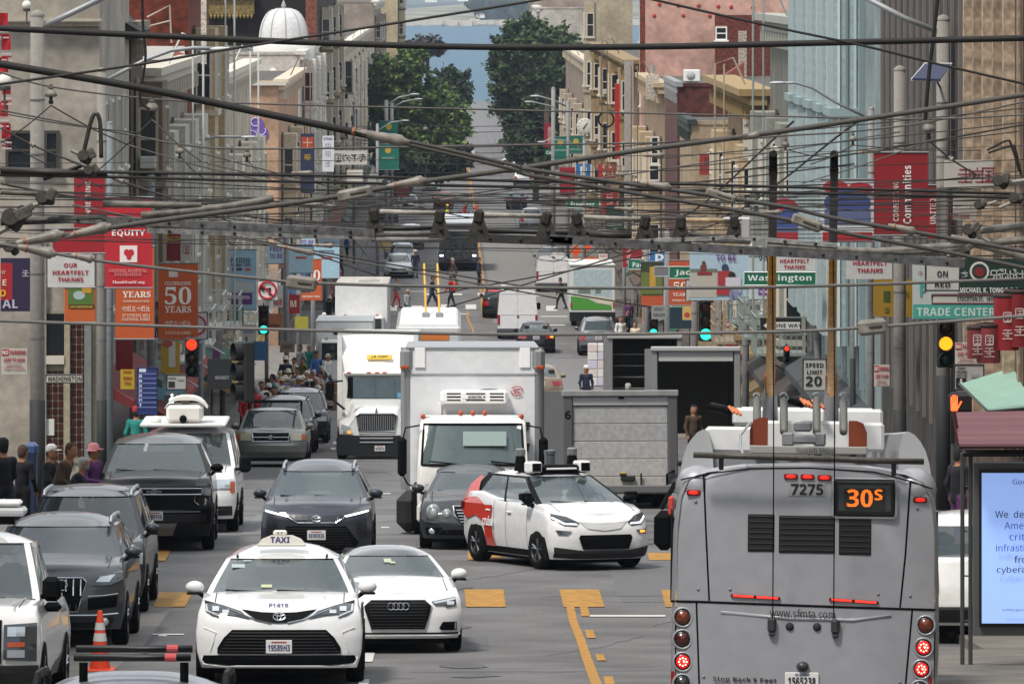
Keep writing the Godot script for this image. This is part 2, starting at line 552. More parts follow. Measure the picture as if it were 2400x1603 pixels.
# ---- motor cars. Local frame: front at z = 0 facing +z,car runs to z = -L,y = 0 on the road.
class Car:
	var p:={}
	func _init(d: Dictionary) -> void:
		p = d
	func seg(table: Array,v:float) -> float:
		if v <= table[0][0]: return table[0][1]
		for i in table.size() - 1:
			if v <= table[i+1][0]:
				var s:float = (v - table[i][0])/maxf(table[i+1][0] - table[i][0],1e-5)
				return lerpf(table[i][1],table[i+1][1],s)
		return table[-1][1]
	func top(z:float) -> float:
		return seg(p.top,-z)
	func hw(t:float) -> float:
		return p.w/2.0*seg(p.get("side",[[0,0.93],[0.25,0.985],[0.55,1.0],[0.85,0.975],[1.0,0.93]]),t)
	func nose(t:float) -> float:
		return -seg(p.get("nose",[[0,0.09],[0.2,0.01],[0.5,0.0],[0.8,0.05],[0.92,0.12],[1.0,0.24]]),t)
	func tail(t:float) -> float:
		return -p.l+seg(p.get("rear",[[0,0.12],[0.25,0.0],[0.6,0.03],[1.0,0.14]]),t)
	func bow(s:float) -> float:
		return p.get("bow",0.16)*(0.45*s*s+0.55*pow(s,7))
	func fz(x:float,y:float) -> Vector3:
		var t:=0.5
		var z:=0.0
		for i in 6:
			t = clampf((y - p.clear)/(top(z) - p.clear),0.0,1.0)
			z = nose(t) - bow(minf(absf(x)/hw(t),1.0))
		return Vector3(x,y,z)
	func rz(x:float,y:float) -> Vector3:
		var t:=0.5
		var z:float = -p.l
		for i in 4:
			t = clampf((y - p.clear)/(top(z) - p.clear),0.0,1.0)
			z = tail(t)+bow(minf(absf(x)/hw(t),1.0))*0.8
		return Vector3(x,y,z)
	func sx(y:float,z:float) -> float:
		return hw(clampf((y - p.clear)/(top(z) - p.clear),0.0,1.0))*plan(z)
	func plan(z:float) -> float:
		return 1.0
	func ring(t:float) -> Array:
		var out:=[]
		var w:=hw(t)
		var ss:=[0.0,0.1,0.2,0.3,0.4,0.5,0.6,0.7,0.78,0.85,0.91,0.95,0.98,1.0]
		for s in ss:
			var z:float = nose(t) - bow(s)
			out.append(Vector3(s*w,0,z))
		var z0:float = nose(t) - bow(1.0)
		var z1:float = tail(t)+bow(1.0)*0.8
		var n:=14
		for i in range(1,n):
			out.append(Vector3(w,0,lerpf(z0,z1,float(i)/n)))
		ss.reverse()
		for s in ss:
			out.append(Vector3(s*w,0,tail(t)+bow(s)*0.8))
		for i in out.size():
			var v:Vector3 = out[i]
			out[i] = Vector3(v.x,lerpf(p.clear,top(v.z),t),v.z)
		return out
	func mirrored(r: Array) -> Array:
		var m:=[]
		for v in r: m.append(Vector3(-v.x,v.y,v.z))
		return m
	func shell() -> B:
		var b:=B.new()
		b.sm(0)
		var rows:=[]
		for t in [0.0,0.05,0.1,0.15,0.2,0.27,0.35,0.43,0.5,0.57,0.65,0.72,0.78,0.83,0.88,0.92,0.96,1.0]:
			rows.append(ring(t))
		b.grid(rows,true)
		var ml:=[]
		for r in rows: ml.append(mirrored(r))
		b.grid(ml)

		var e: Array = rows[-1]
		var lid:=[]
		for v in e:
			var r:=[]
			for k in 13:
				var u:=k/12.0*2.0 - 1.0
				r.append(Vector3(v.x*u,v.y+p.get("crown",0.05)*(1.0 - u*u)*minf(v.x/(p.w*0.4),1.0),v.z))
			lid.append(r)
		b.grid(lid,true)
		return b
	# cabin: v 0 belt .. 1 roof; u -1..1 across
	func cab(v:float) -> Dictionary:
		var k: Array = p.cabin
		var e:=pow(maxf(v,0.0),p.get("rake",1.12))
		return {"f":lerpf(k[0],k[1],v),"r":lerpf(k[2],k[3],v),"w":lerpf(k[4],k[5],e),"y":lerpf(k[6],k[7],v)}
	func ws(u:float,v:float) -> Vector3:
		var c:=cab(v)
		return Vector3(u*c.w,c.y,c.f - p.get("wbow",0.14)*u*u)
	func bw(u:float,v:float) -> Vector3:
		var c:=cab(v)
		return Vector3(u*c.w,c.y,c.r+0.12*u*u)
	func sd(s:float,v:float,u:float) -> Vector3:
		var c:=cab(v)
		return Vector3(s*c.w*(1.0+0.02*sin(u*PI)),c.y,lerpf(c.f - p.get("wbow",0.14),c.r+0.12,u))
	func pane(kind: int,u0:float,u1:float,v0:float,v1:float,nu: int,nv: int,off:=0.0) -> B:
		var b:=B.new()
		b.sm(0)
		var rows:=[]
		for i in nv+1:
			var r:=[]
			for k in nu+1:
				var u:=lerpf(u0,u1,float(k)/nu)
				var v:=lerpf(v0,v1,float(i)/nv)
				var q:Vector3
				match kind:
					0: q = ws(u,v)+Vector3(0,0.4,1)*off
					1: q = bw(u,v) - Vector3(0,-0.4,1)*off
					2: q = sd(1,v,u)+Vector3(off,off*0.3,0)
					_: q = sd(-1,v,u)+Vector3(-off,off*0.3,0)
				r.append(q)
			rows.append(r)
		b.grid(rows,kind == 1 or kind == 3)
		return b
	func roof() -> B:
		var b:=B.new()
		b.sm(0)
		var c:=cab(1.0)
		var rows:=[]
		for i in 9:
			var s:=i/8.0
			var r:=[]
			for k in 11:
				var u:=k/10.0*2.0 - 1.0
				var zf:float = c.f - p.get("wbow",0.14)*u*u
				var zr:float = c.r+0.12*u*u
				var z:=lerpf(zf,zr,s)
				r.append(Vector3(u*c.w*(1.0+0.02*sin(s*PI)),c.y+p.get("dome",0.12)*(1.0 - pow(absf(u),3.0))*pow(sin(PI*clampf(s,0.0,1.0)),0.7)+0.003,z))
			rows.append(r)
		b.grid(rows,true)
		return b
	# a flat outline laid on the front (or tail) and following its curve
	func patch(poly: Array,off:float,back:=false,b: B = null,flip:=false) -> B:
		off += 0.008
		if b == null: b = B.new()
		var pk:=PackedVector2Array()
		for q in poly: pk.append(Vector2(-q.x if flip else q.x,q.y))
		var lo:=9.0
		var hi:=-9.0
		var bot:=9.0
		var up:=-9.0
		for q in pk:
			lo = minf(lo,q.x); hi = maxf(hi,q.x)
			bot = minf(bot,q.y); up = maxf(up,q.y)
		var n:=maxi(1,ceili((hi - lo)/0.11))
		for i in n:
			var a:=lerpf(lo,hi,float(i)/n) - (0.01 if i == 0 else 0.0)
			var c:=lerpf(lo,hi,float(i+1)/n)+(0.01 if i == n - 1 else 0.0)
			var cells:=[]
			var ch:float = p.get("cell",0.06)
			for jy in range(int(floor(bot/ch)),int(ceil(up/ch))):
				cells.append_array(Geometry2D.intersect_polygons(pk,PackedVector2Array([Vector2(a,jy*ch),Vector2(c,jy*ch),Vector2(c,jy*ch+ch),Vector2(a,jy*ch+ch)])))
			for piece in cells:
				var idx:=Geometry2D.triangulate_polygon(piece)
				for j in range(0,idx.size(),3):
					var v:=[]
					for m in 3:
						var q: Vector2 = piece[idx[j+m]]
						v.append(rz(q.x,q.y) - Vector3(0,0,off) if back else fz(q.x,q.y)+Vector3(0,0,off))
					if ((v[1] - v[0]).cross(v[2] - v[0]).z > 0) != back: b.tri(v[0],v[2],v[1])
					else: b.tri(v[0],v[1],v[2])
		return b
	func rim_line(poly: Array,wide:float,off:float,closed:=true,back:=false) -> B:
		var b:=B.new()
		var pts:=[]
		var n:=poly.size() if closed else poly.size() - 1
		for i in n:
			var a: Vector2 = poly[i]
			var c: Vector2 = poly[(i+1) % poly.size()]
			var m:=maxi(1,int(a.distance_to(c)/0.1))
			for j in m+(1 if i == n - 1 else 0):
				var q:=a.lerp(c,float(j)/m)
				pts.append(rz(q.x,q.y) - Vector3(0,0,off) if back else fz(q.x,q.y)+Vector3(0,0,off))
		b.tube(pts,wide/2.0,5)
		return b

func wheel_mesh(r:float,w:float) -> ArrayMesh:
	var t:=Transform3D(Basis(Vector3(0,0,1),PI/2),Vector3.ZERO)
	return B.new().sm(0).lathe([Vector2(r*0.62,-w/2),Vector2(r*0.93,-w/2),Vector2(r,-w*0.36),Vector2(r,w*0.36),Vector2(r*0.93,w/2),Vector2(r*0.62,w/2)],28,t).mesh()
func add_wheel(root: Node3D,x:float,z:float,r:float,w:float,spokes:=5,steer:=0.0,rim_hex:="b9bcc0") -> void:
	var o:=inst(root,"wheel",wheel_mesh(r,w),mat("121213",{"r":0.85,"s":0.25}),Vector3(x,r,z))
	o.rotation.y = steer
	var s:=signf(x)
	var b:=B.new()
	var t:=Transform3D(Basis(Vector3(0,0,1),PI/2),Vector3.ZERO)
	b.sm(0).lathe([Vector2(0.0,s*-w*0.30),Vector2(r*0.55,s*-w*0.26),Vector2(r*0.64,s*-w*0.51)],24,t)
	obj(o,"rim",b,mat("37383a",{"r":0.5,"m":0.6}))
	b = B.new()
	for k in spokes:
		var a:=TAU*k/spokes
		for e in [-0.16,0.16]:
			var d:=Vector3(0,cos(a+e),sin(a+e))
			var d0:=Vector3(0,cos(a),sin(a))
			b.tube([Vector3(s*w*0.36,0,0)+d0*r*0.12,Vector3(s*w*0.44,0,0)+d*r*0.6],r*0.045,4)
	b.lathe([Vector2(0,s*-w*0.46),Vector2(r*0.13,s*-w*0.42),Vector2(r*0.15,s*-w*0.3)],10,t)
	obj(o,"spokes",b,mat(rim_hex,{"r":0.3,"m":0.9}))

const GLASS:={"r":0.02,"a":0.52,"s":0.9}
# p: w width,l length,clear,top,cabin,paint material ... Returns the root,placed on the road at depth d
func car(called: String,label: String,p: Dictionary,px:float,d:float,yaw:=0.0,group:="") -> Node3D:
	var at:=Vector3((px - VX)*d/FL,gy(d),-d)
	var root:=thing(called,label,p.get("cat","car"),at,group)
	root.basis = Basis(Vector3.RIGHT,slope(d+p.l*(0.5 if absf(yaw) < 2.0 else -0.5)))*Basis(Vector3.UP,yaw)
	p.cell = 0.06 if d < 140.0 else 0.15
	var c:=Car.new(p)
	var body: Material = p.paint
	obj(root,"body",c.shell(),body)
	obj(root,"roof",c.roof(),p.get("roof_paint",body))
	var dark:=mat("0f1011",{"r":0.5,"s":0.25})
	var gl:=mat(p.get("glass","3a4648"),GLASS)
	var k: Array = p.cabin
	obj(root,"windshield",c.pane(0,-0.93,0.93,0.0,0.97,14,8),gl)
	obj(root,"rear_window",c.pane(1,-0.84,0.84,0.12,0.94,10,5),gl)
	obj(root,"windshield_frame",c.pane(0,-0.95,0.95,-0.03,0.035,12,1,0.004),dark)
	# pillars and side glass
	var pil:=B.new()
	for s in [0,1]:
		var kind: int = 2+s
		for q in p.get("pillars",[[0.0,0.05],[0.42,0.46],[0.72,0.76],[0.93,1.0]]):
			pil.st.append_from(c.pane(kind,q[0],q[1],0.0,1.0,1,6,0.003).mesh(),0,Transform3D())
		pil.st.append_from(c.pane(kind,0.0,1.0,0.93,1.0,8,1,0.004).mesh(),0,Transform3D())
		var g:=obj(root,"side_window",c.pane(kind,0.02,0.98,0.02,0.95,10,5),gl)
	for s in [-1.0,1.0]:
		pil.st.append_from(c.pane(0,0.92*s,1.0*s,-0.02,1.0,1,8,0.003).mesh(),0,Transform3D())
		pil.st.append_from(c.pane(1,0.83*s,1.0*s,0.0,1.0,1,5,0.003).mesh(),0,Transform3D())
	pil.st.append_from(c.pane(1,-0.85,0.85,0.92,1.0,8,1,0.003).mesh(),0,Transform3D())
	pil.st.append_from(c.pane(1,-0.85,0.85,0.0,0.14,8,1,0.003).mesh(),0,Transform3D())
	obj(root,"pillars",pil,p.get("pillar_paint",body))
	# cabin inside
	var cloth:=mat(p.get("seats","2a2a2c"),{"r":0.9})
	var b:=B.new()
	var zb:float = k[0]
	b.span(-k[4]*0.95,k[4]*0.95,k[6] - 0.12,k[6] - 0.04,zb - 0.1,zb - 0.5)
	obj(root,"dashboard",b,mat("232325",{"r":0.8}))
	for s in [-1.0,1.0]:
		b = B.new()
		var z0:float = zb - 1.25
		b.rbox(Vector3(s*k[4]*0.5,k[6] - 0.12,z0),Vector3(0.48,0.62,0.16),0.06)
		b.rbox(Vector3(s*k[4]*0.5,k[6]+0.26,z0 - 0.02),Vector3(0.26,0.16,0.1),0.04)
		obj(root,"seat",b,cloth)
	b = B.new().rbox(Vector3(0,k[6] - 0.05,k[2]+0.5),Vector3(k[4]*1.6,0.6,0.16),0.06)
	for s in [-0.55,0.55]: b.rbox(Vector3(s*k[4],k[6]+0.3,k[2]+0.48),Vector3(0.24,0.14,0.1),0.04)
	obj(root,"rear_seat",b,cloth)
	b = B.new()
	var ring:=[]
	for i in 17: ring.append(Vector3(k[4]*0.5+cos(TAU*i/16)*0.18,k[6] - 0.02+sin(TAU*i/16)*0.17,zb - 0.55 - sin(TAU*i/16)*0.06))
	b.tube(ring,0.016,5)
	obj(root,"steering_wheel",b,dark)
	if p.get("driver",false):
		b = B.new().sm(0)
		b.ell(Vector3(k[4]*0.5,k[6]+0.24,zb - 1.05),Vector3(0.085,0.13,0.1))
		b.ell(Vector3(k[4]*0.5,k[6] - 0.12,zb - 1.08),Vector3(0.23,0.3,0.13))
		b.tube([Vector3(k[4]*0.5,k[6]+0.05,zb - 1.05),Vector3(k[4]*0.5,k[6]+0.16,zb - 1.05)],0.06,8)
		obj(root,"driver",b,mat("3a3330",{"r":0.9}))
	# wheels,arches,underside
	var r:float = p.get("wheel",0.34)
	var ax: Array = p.axles
	var dk:=B.new()
	dk.span(-p.w*0.40,p.w*0.40,p.clear*0.62,p.clear+0.15,-0.35,-p.l+0.3)
	obj(root,"underbody",dk,dark)
	for z in ax:
		for s in [-1.0,1.0]:
			var x:float = s*c.hw(0.3)
			var arch:=B.new()
			var pts:=[Vector2(-r*1.16,p.clear - 0.01)]
			for i in 13:
				var a:=PI - PI*i/12.0
				pts.append(Vector2(cos(a)*r*1.16,r+sin(a)*r*1.16))
			pts.append(Vector2(r*1.16,p.clear - 0.01))
			arch.prism(pts,-0.16,0.006,Transform3D(Basis(Vector3(0,1,0),PI/2*s),Vector3(x,0,z)))
			obj(root,"wheel_arch",arch,dark)
			add_wheel(root,x - s*0.085,z,r,0.22,p.get("spokes",5),p.get("steer",0.0) if z == ax[0] else 0.0,p.get("rim","a9acb0"))
	# hood shut lines
	for s in [-1.0,1.0]:
		var pts:=[]
		for i in 9:
			var z:=lerpf(c.nose(1.0) - c.bow(0.82) - 0.03,k[0] - 0.06,i/8.0)
			pts.append(Vector3(s*0.83*c.hw(1.0),c.top(z)+p.get("crown",0.05)*(1.0 - 0.69)+0.001,z))
		obj(root,"hood_seam",B.new().tube(pts,0.006,4),dark)
	# mirrors
	if p.get("mirrors",true):
		for s in [-1.0,1.0]:
			var my:float = k[6]+0.08
			var mx:float = p.w/2+0.05
			var mo:=obj(root,"mirror",B.new().sm(0).ell(Vector3(s*mx,my,zb - 0.38),Vector3(0.115,0.075,0.08),14,10),p.get("mirror_paint",body))
			obj(mo,"mirror_foot",B.new().tube([Vector3(s*(mx - 0.03),my - 0.06,zb - 0.4),Vector3(s*(k[4]+0.01),my - 0.13,zb - 0.4)],0.028,6).rbox(Vector3(s*mx,my - 0.075,zb - 0.38),Vector3(0.2,0.03,0.13),0.012),dark)
	for w in p.get("wipers",[[-0.1,-0.75],[0.62,-0.05]]):
		var a:=c.ws(w[0],0.02)+Vector3(0,0.015,0.02)
		var e:=c.ws(w[1],0.075)+Vector3(0,0.02,0.02)
		obj(root,"wiper",B.new().tube([a,e],0.011,4),dark)
	# things laid on the nose or tail:[name,outline,material,lift,mirrored?,back?]
	for q in p.get("parts",[]):
		var back: bool = q.size() > 5 and q[5]
		for m in ([false,true] if q[4] else [false]):
			obj(root,q[0],c.patch(q[1],q[3],back,null,m),q[2])
	for q in p.get("lines",[]):
		for m in ([1.0,-1.0] if q[5] else [1.0]):
			var pts:=[]
			for v in q[1]: pts.append(Vector2(v.x*m,v.y))
			obj(root,q[0],c.rim_line(pts,q[2],q[4],q[6],q.size() > 7 and q[7]),q[3])
	return root

func V(a: Array) -> Array:
	var o:=[]
	for i in range(0,a.size(),2): o.append(Vector2(a[i],a[i+1]))
	return o
func R(x0:float,x1:float,y0:float,y1:float) -> Array:
	return V([x0,y0,x1,y0,x1,y1,x0,y1])
func plate(root: Node3D,s: String,at:Vector3,tilt:=0.0,yaw:=0.0) -> void:
	var o:=obj(root,"number_plate",B.new().rbox(Vector3.ZERO,Vector3(0.31,0.16,0.012),0.004),mat("d9d9d6",{"r":0.45}),at)
	o.rotation = Vector3(tilt,yaw,0)
	text(o,s,0.26,0.075,Vector3(0,-0.012,0.009),mat("27356b"))
	obj(o,"plate_band",B.new().span(-0.09,0.09,0.045,0.062,0.007,0.009),mat("a8434a"))
func rings_badge(root: Node3D,at:Vector3,r:float,tilt:=0.0) -> void:
	var b:=B.new()
	for i in 4:
		var pts:=[]
		for k in 21: pts.append(Vector3((i - 1.5)*r*1.42+cos(TAU*k/20)*r,sin(TAU*k/20)*r,0))
		b.tube(pts,r*0.13,5)
	obj(root,"emblem",b,mat("c9ccd0",{"r":0.2,"m":0.9}),at).rotation.x = tilt
func oval_badge(root: Node3D,at:Vector3,r:float,tilt:=0.0,yaw:=0.0) -> void:
	var b:=B.new()
	for e in [[r,r*0.68,0.0],[r*0.36,r*0.62,0.0],[r*0.72,r*0.26,r*0.34]]:
		var pts:=[]
		for k in 21: pts.append(Vector3(cos(TAU*k/20)*e[0],sin(TAU*k/20)*e[1]+e[2],0))
		b.tube(pts,r*0.11,5)
	var o:=obj(root,"emblem",b,mat("d0d3d6",{"r":0.2,"m":0.9}),at)
	o.rotation = Vector3(tilt,yaw,0)

func head_mat() -> Material: return mat("3b4046",{"r":0.08,"coat":1.0})
func lens_mat() -> Material: return mat("c8d0d6",{"r":0.08,"m":0.4,"coat":1.0})
func drl(e:=2.2) -> Material: return mat("f2f6ff",{"e":e})
func red_lamp() -> Material: return mat("8e1414",{"r":0.15,"coat":1.0})
func amber() -> Material: return mat("ff9a2a",{"e":1.6})
func black() -> Material: return mat("0b0c0d",{"r":0.55,"s":0.2})
func chrome() -> Material: return mat("c6c9cc",{"r":0.18,"m":0.95})
func slats(p: Dictionary,y0:float,y1:float,n: int,x_of: Array,m: Material,thick:=0.012,off:=0.022) -> void:
	for i in n:
		var y:=lerpf(y0,y1,(i+0.5)/n)
		var x:=lerpf(x_of[0],x_of[1],(i+0.5)/n)
		p.parts.append(["grille_slat",R(-x,x,y - thick/2,y+thick/2),m,off,false])
func lamp_balls(root: Node3D,pts: Array,r:float,called:="lamp_lens") -> void:
	for v in pts:
		obj(root,called,B.new().sm(0).ell(v,Vector3(r,r,r*0.5),12,8),lens_mat())
func side_patch(c: Car,root: Node3D,called: String,poly: Array,s:float,m: Material,off:=0.02) -> void:
	var pk:=PackedVector2Array(poly)
	var b:=B.new()
	for i in 20:
		var y0:=i*0.09
		for piece in Geometry2D.intersect_polygons(pk,PackedVector2Array([Vector2(-9,y0),Vector2(9,y0),Vector2(9,y0+0.09),Vector2(-9,y0+0.09)])):
			var idx:=Geometry2D.triangulate_polygon(piece)
			for j in range(0,idx.size(),3):
				var v:=[]
				for k in 3:
					var q: Vector2 = piece[idx[j+k]]
					var x:float = c.sx(q.y,q.x)
					var cb: Array = c.p.cabin
					if q.y > cb[6]:
						x = c.cab((q.y - cb[6])/(cb[7] - cb[6])).w*1.02
					v.append(Vector3(s*(x+off),q.y,q.x))
				b.tri(v[0],v[1],v[2])
	obj(root,called,b,m)
func roof_rails(root: Node3D,x:float,y:float,z0:float,z1:float,m: Material) -> void:
	for s in [-1.0,1.0]:
		obj(root,"roof_rail",B.new().tube([Vector3(s*x,y - 0.05,z0),Vector3(s*x,y+0.02,z0 - 0.2),Vector3(s*x,y+0.03,(z0+z1)/2),Vector3(s*x,y+0.02,z1+0.2),Vector3(s*x,y - 0.05,z1)],0.028,6),m)

func vehicles() -> void:
	taxi(); audi(); venza(); hatch(); benz(); q7(); tahoe(); near_left(); parked(); far_cars()
	bus(); box_truck(); tractor(); back_trucks()

func taxi() -> void:
	var wh:=paint("ecedee")
	var p:={"w":1.99,"l":5.17,"clear":0.2,"paint":wh,"wheel":0.34,"axles":[-0.98,-4.02],"crown":0.04,"bow":0.2,"cat":"taxi","glass":"4a585b","dome":0.18,"wbow":0.2,
		"top":[[0,0.9],[0.25,0.955],[1.05,1.05],[1.3,1.06],[4.6,1.1],[5.17,1.05]],"cabin":[-0.98,-1.95,-5.05,-4.75,0.9,0.68,1.045,1.45],
		"nose":[[0,0.06],[0.08,0.0],[0.5,0.0],[0.75,0.035],[0.9,0.1],[1.0,0.22]],"parts":[],"lines":[],"driver":true}
	var upper:=V([-0.45,0.895,-0.2,0.862,0,0.855,0.2,0.862,0.45,0.895,0.27,0.775,0.1,0.74,0,0.735,-0.1,0.74,-0.27,0.775])
	p.parts = [["upper_grille",upper,black(),0.008,false],
		["lower_grille",V([-0.56,0.655,0.56,0.655,0.66,0.56,0.735,0.44,0.735,0.37,-0.735,0.37,-0.735,0.44,-0.66,0.56]),black(),0.008,false],
		["air_intake",V([-0.9,0.35,-0.7,0.355,0.7,0.355,0.9,0.35,0.92,0.3,0.88,0.255,0.6,0.235,-0.6,0.235,-0.88,0.255,-0.92,0.3]),black(),0.012,false],
		["headlight",V([0.9,1.0,0.88,0.87,0.81,0.825,0.70,0.79,0.715,0.84,0.52,0.82,0.34,0.78,0.46,0.875,0.66,0.94]),head_mat(),0.012,true],
		["running_light",V([0.885,0.955,0.875,0.875,0.70,0.80,0.715,0.83,0.85,0.885,0.865,0.955]),lens_mat(),0.018,true],
		["lamp_cell",R(0.60,0.68,0.85,0.89),lens_mat(),0.02,true],["lamp_cell",R(0.72,0.80,0.875,0.93),lens_mat(),0.02,true]]
	slats(p,0.64,0.38,7,[0.56,0.72],mat("202124",{"r":0.6}),0.012)
	p.lines = [["chrome_strip",V([0.1,0.735,0.28,0.772,0.5,0.86,0.62,0.9]),0.016,chrome(),0.016,true,false],["bumper_lip",V([-0.94,0.33,-0.9,0.245,-0.62,0.215,-0.5,0.225,0.5,0.225,0.62,0.215,0.9,0.245,0.94,0.33]),0.03,wh,0.02,false,false],["fog_slash",V([0.9,0.68,0.75,0.62,0.82,0.4]),0.012,wh,0.01,true,false]]
	var r:=car("taxi_van","white taxi minivan with a lit-style roof sign reading TAXI",p,653,76.0,0.01)
	var c:=Car.new(p)
	plate(r,"19589H3",c.fz(0,0.455)+Vector3(0,0,0.03))
	oval_badge(r,c.fz(0,0.81)+Vector3(0,0,0.03),0.072,-0.35)
	text(r,"P1419",0.225,0.062,c.fz(-0.01,0.9)+Vector3(0,0.04,-0.03),mat("3c3f86"),"Droid Sans",false,Vector3(-0.85,0,0))
	for s in [-1.0,1.0]:
		obj(r,"roof_strip",B.new().tube([c.ws(0.8*s,0.98)+Vector3(0,0.035,-0.03),c.ws(0.8*s,1.0)+Vector3(0,0.055,-0.7),c.ws(0.8*s,1.0)+Vector3(0,0.06,-2.2)],0.014,4),black())
	var sg:=thing("taxi_sign","white roof sign with purple TAXI letters, clamped on the white minivan's roof","taxi sign",r.position+Vector3(-0.03,1.47,-2.35))
	sg.basis = r.basis
	obj(sg,"base",B.new().rbox(Vector3(0,-0.015,0),Vector3(0.6,0.03,0.22),0.01),mat("c9c7bf"))
	obj(sg,"lamp_box",B.new().prism(V([-0.29,0,0.29,0,0.24,0.06,0.13,0.105,-0.13,0.105,-0.24,0.06]),-0.09,0.09),mat("e9e6da",{"r":0.4}))
	obj(sg,"top_box",B.new().rbox(Vector3(-0.02,0.135,0),Vector3(0.17,0.065,0.14),0.02),mat("e9e6da",{"r":0.4}))
	text(sg,"TAXI",0.235,0.07,Vector3(-0.02,0.052,0.094),mat("3d2f78"))
	text(sg,"S F",0.07,0.03,Vector3(-0.02,0.135,0.074),mat("4a4560"),"Droid Sans",false)
	for q in [[-0.72,0.78,0.16,0.09,"a9b8b6"],[-0.2,0.22,0.13,0.075,"bcc39a"],[-0.6,0.93,0.1,0.025,"a9c2c2"]]:
		var o:=obj(r,"windshield_sticker",B.new().box(Vector3.ZERO,Vector3(q[2],q[3],0.003)),mat(q[4]),c.ws(q[0],q[1])+Vector3(0,0.008,0.012))
		o.rotation.x = -1.12

func audi() -> void:
	var wh:=paint("eceded")
	var p:={"w":1.76,"l":4.4,"clear":0.2,"paint":wh,"roof_paint":mat("2a2b30",{"r":0.2,"coat":1.0}),"wheel":0.32,"axles":[-0.86,-3.5],"crown":0.05,"bow":0.22,"glass":"465459","dome":0.13,"wbow":0.2,
		"top":[[0,0.74],[0.2,0.8],[1.2,0.93],[1.5,0.95],[3.4,0.98],[4.4,0.95]],"cabin":[-1.2,-2.05,-4.0,-3.3,0.8,0.585,0.925,1.23],
		"nose":[[0,0.1],[0.1,0.01],[0.55,0.0],[0.8,0.03],[0.92,0.09],[1.0,0.2]]}
	var gr:=V([-0.36,0.715,0.36,0.715,0.455,0.63,0.36,0.325,-0.36,0.325,-0.455,0.63])
	p.parts = [["grille",gr,black(),0.01,false],
		["headlight",V([0.45,0.695,0.78,0.755,0.79,0.64,0.65,0.615,0.635,0.645,0.5,0.645]),head_mat(),0.01,true],
		["running_light",V([0.47,0.69,0.775,0.745,0.78,0.72,0.5,0.668]),lens_mat(),0.016,true],["lamp_cell",R(0.66,0.76,0.645,0.7),lens_mat(),0.018,true],
		["side_intake",V([0.55,0.34,0.6,0.425,0.8,0.425,0.8,0.31,0.58,0.315]),black(),0.01,true],["intake_fin",R(0.765,0.79,0.325,0.415),chrome(),0.02,true],
		["splitter_gap",R(-0.82,0.82,0.262,0.285),black(),0.012,false]]
	p.lines = [["grille_frame",gr,0.016,chrome(),0.014,false,true],["splitter",V([-0.84,0.27,-0.8,0.24,0.8,0.24,0.84,0.27]),0.03,wh,0.02,false,false]]
	slats(p,0.7,0.335,9,[0.4,0.36],mat("1e1f21",{"r":0.6}),0.009,0.014)
	var r:=car("white_sedan","white sedan with black roof and four-ring hexagonal grille beside the taxi",p,933,85.5,0.07)
	var c:=Car.new(p)
	rings_badge(r,c.fz(0,0.635)+Vector3(0,0,0.045),0.046,-0.1)
	for q in [[-0.2,0.8,0.1,0.13],[-0.1,0.72,0.07,0.06]]:
		var o:=obj(r,"mirror_housing" if q[0] < -0.15 else "windshield_sticker",B.new().box(Vector3.ZERO,Vector3(q[2],q[3],0.004)),mat("b6bda6"),c.ws(q[0]+0.15,q[1])+Vector3(0,0.008,0.012))
		o.rotation.x = -1.2

func venza() -> void:
	var gm:=metallic_paint("41444f")
	var p:={"w":1.88,"l":4.74,"clear":0.24,"paint":gm,"wheel":0.37,"axles":[-0.95,-3.64],"bow":0.3,"glass":"4f6066","dome":0.17,"wbow":0.2,"crown":0.05,
		"top":[[0,0.92],[0.25,1.0],[1.0,1.1],[1.2,1.12],[3.8,1.16],[4.74,1.08]],"cabin":[-0.95,-1.85,-4.55,-4.1,0.86,0.66,1.095,1.52],
		"nose":[[0,0.1],[0.15,0.02],[0.5,0.0],[0.8,0.02],[0.92,0.08],[1.0,0.2]]}
	p.parts = [["lower_grille",V([-0.5,0.68,0.5,0.68,0.72,0.4,0.6,0.27,-0.6,0.27,-0.72,0.4]),black(),0.01,false],
		["upper_grille",V([-0.46,0.86,0.46,0.86,0.3,0.745,-0.3,0.745]),mat("23262c",{"r":0.25,"coat":1.0}),0.01,false],
		["headlight",V([0.42,0.86,0.7,0.96,0.9,1.02,0.92,0.93,0.75,0.87,0.5,0.83]),head_mat(),0.01,true],
		["running_light",V([0.46,0.85,0.7,0.905,0.9,0.95,0.9,0.92,0.7,0.872,0.5,0.828]),drl(1.6),0.018,true],
		["fog_recess",V([0.66,0.72,0.84,0.72,0.86,0.5,0.72,0.46]),mat("1b1c1f",{"r":0.4}),0.008,true]]
	p.lines = [["chrome_strip",V([-0.5,0.84,-0.32,0.735,0.32,0.735,0.5,0.84]),0.022,chrome(),0.018,false,false]]
	slats(p,0.66,0.3,8,[0.5,0.62],mat("1d1e20",{"r":0.6}),0.01)
	var r:=car("grey_crossover","dark blue-grey crossover with glowing slim headlights behind the taxi",p,741,107.5,0.0)
	var c:=Car.new(p)
	plate(r,"8EWE826",c.fz(0,0.53)+Vector3(0,0,0.03))
	oval_badge(r,c.fz(0,0.805)+Vector3(0,0,0.04),0.075,-0.2)
	roof_rails(r,0.6,1.6,-1.95,-3.9,mat("aab0ba",{"r":0.3,"m":0.7}))

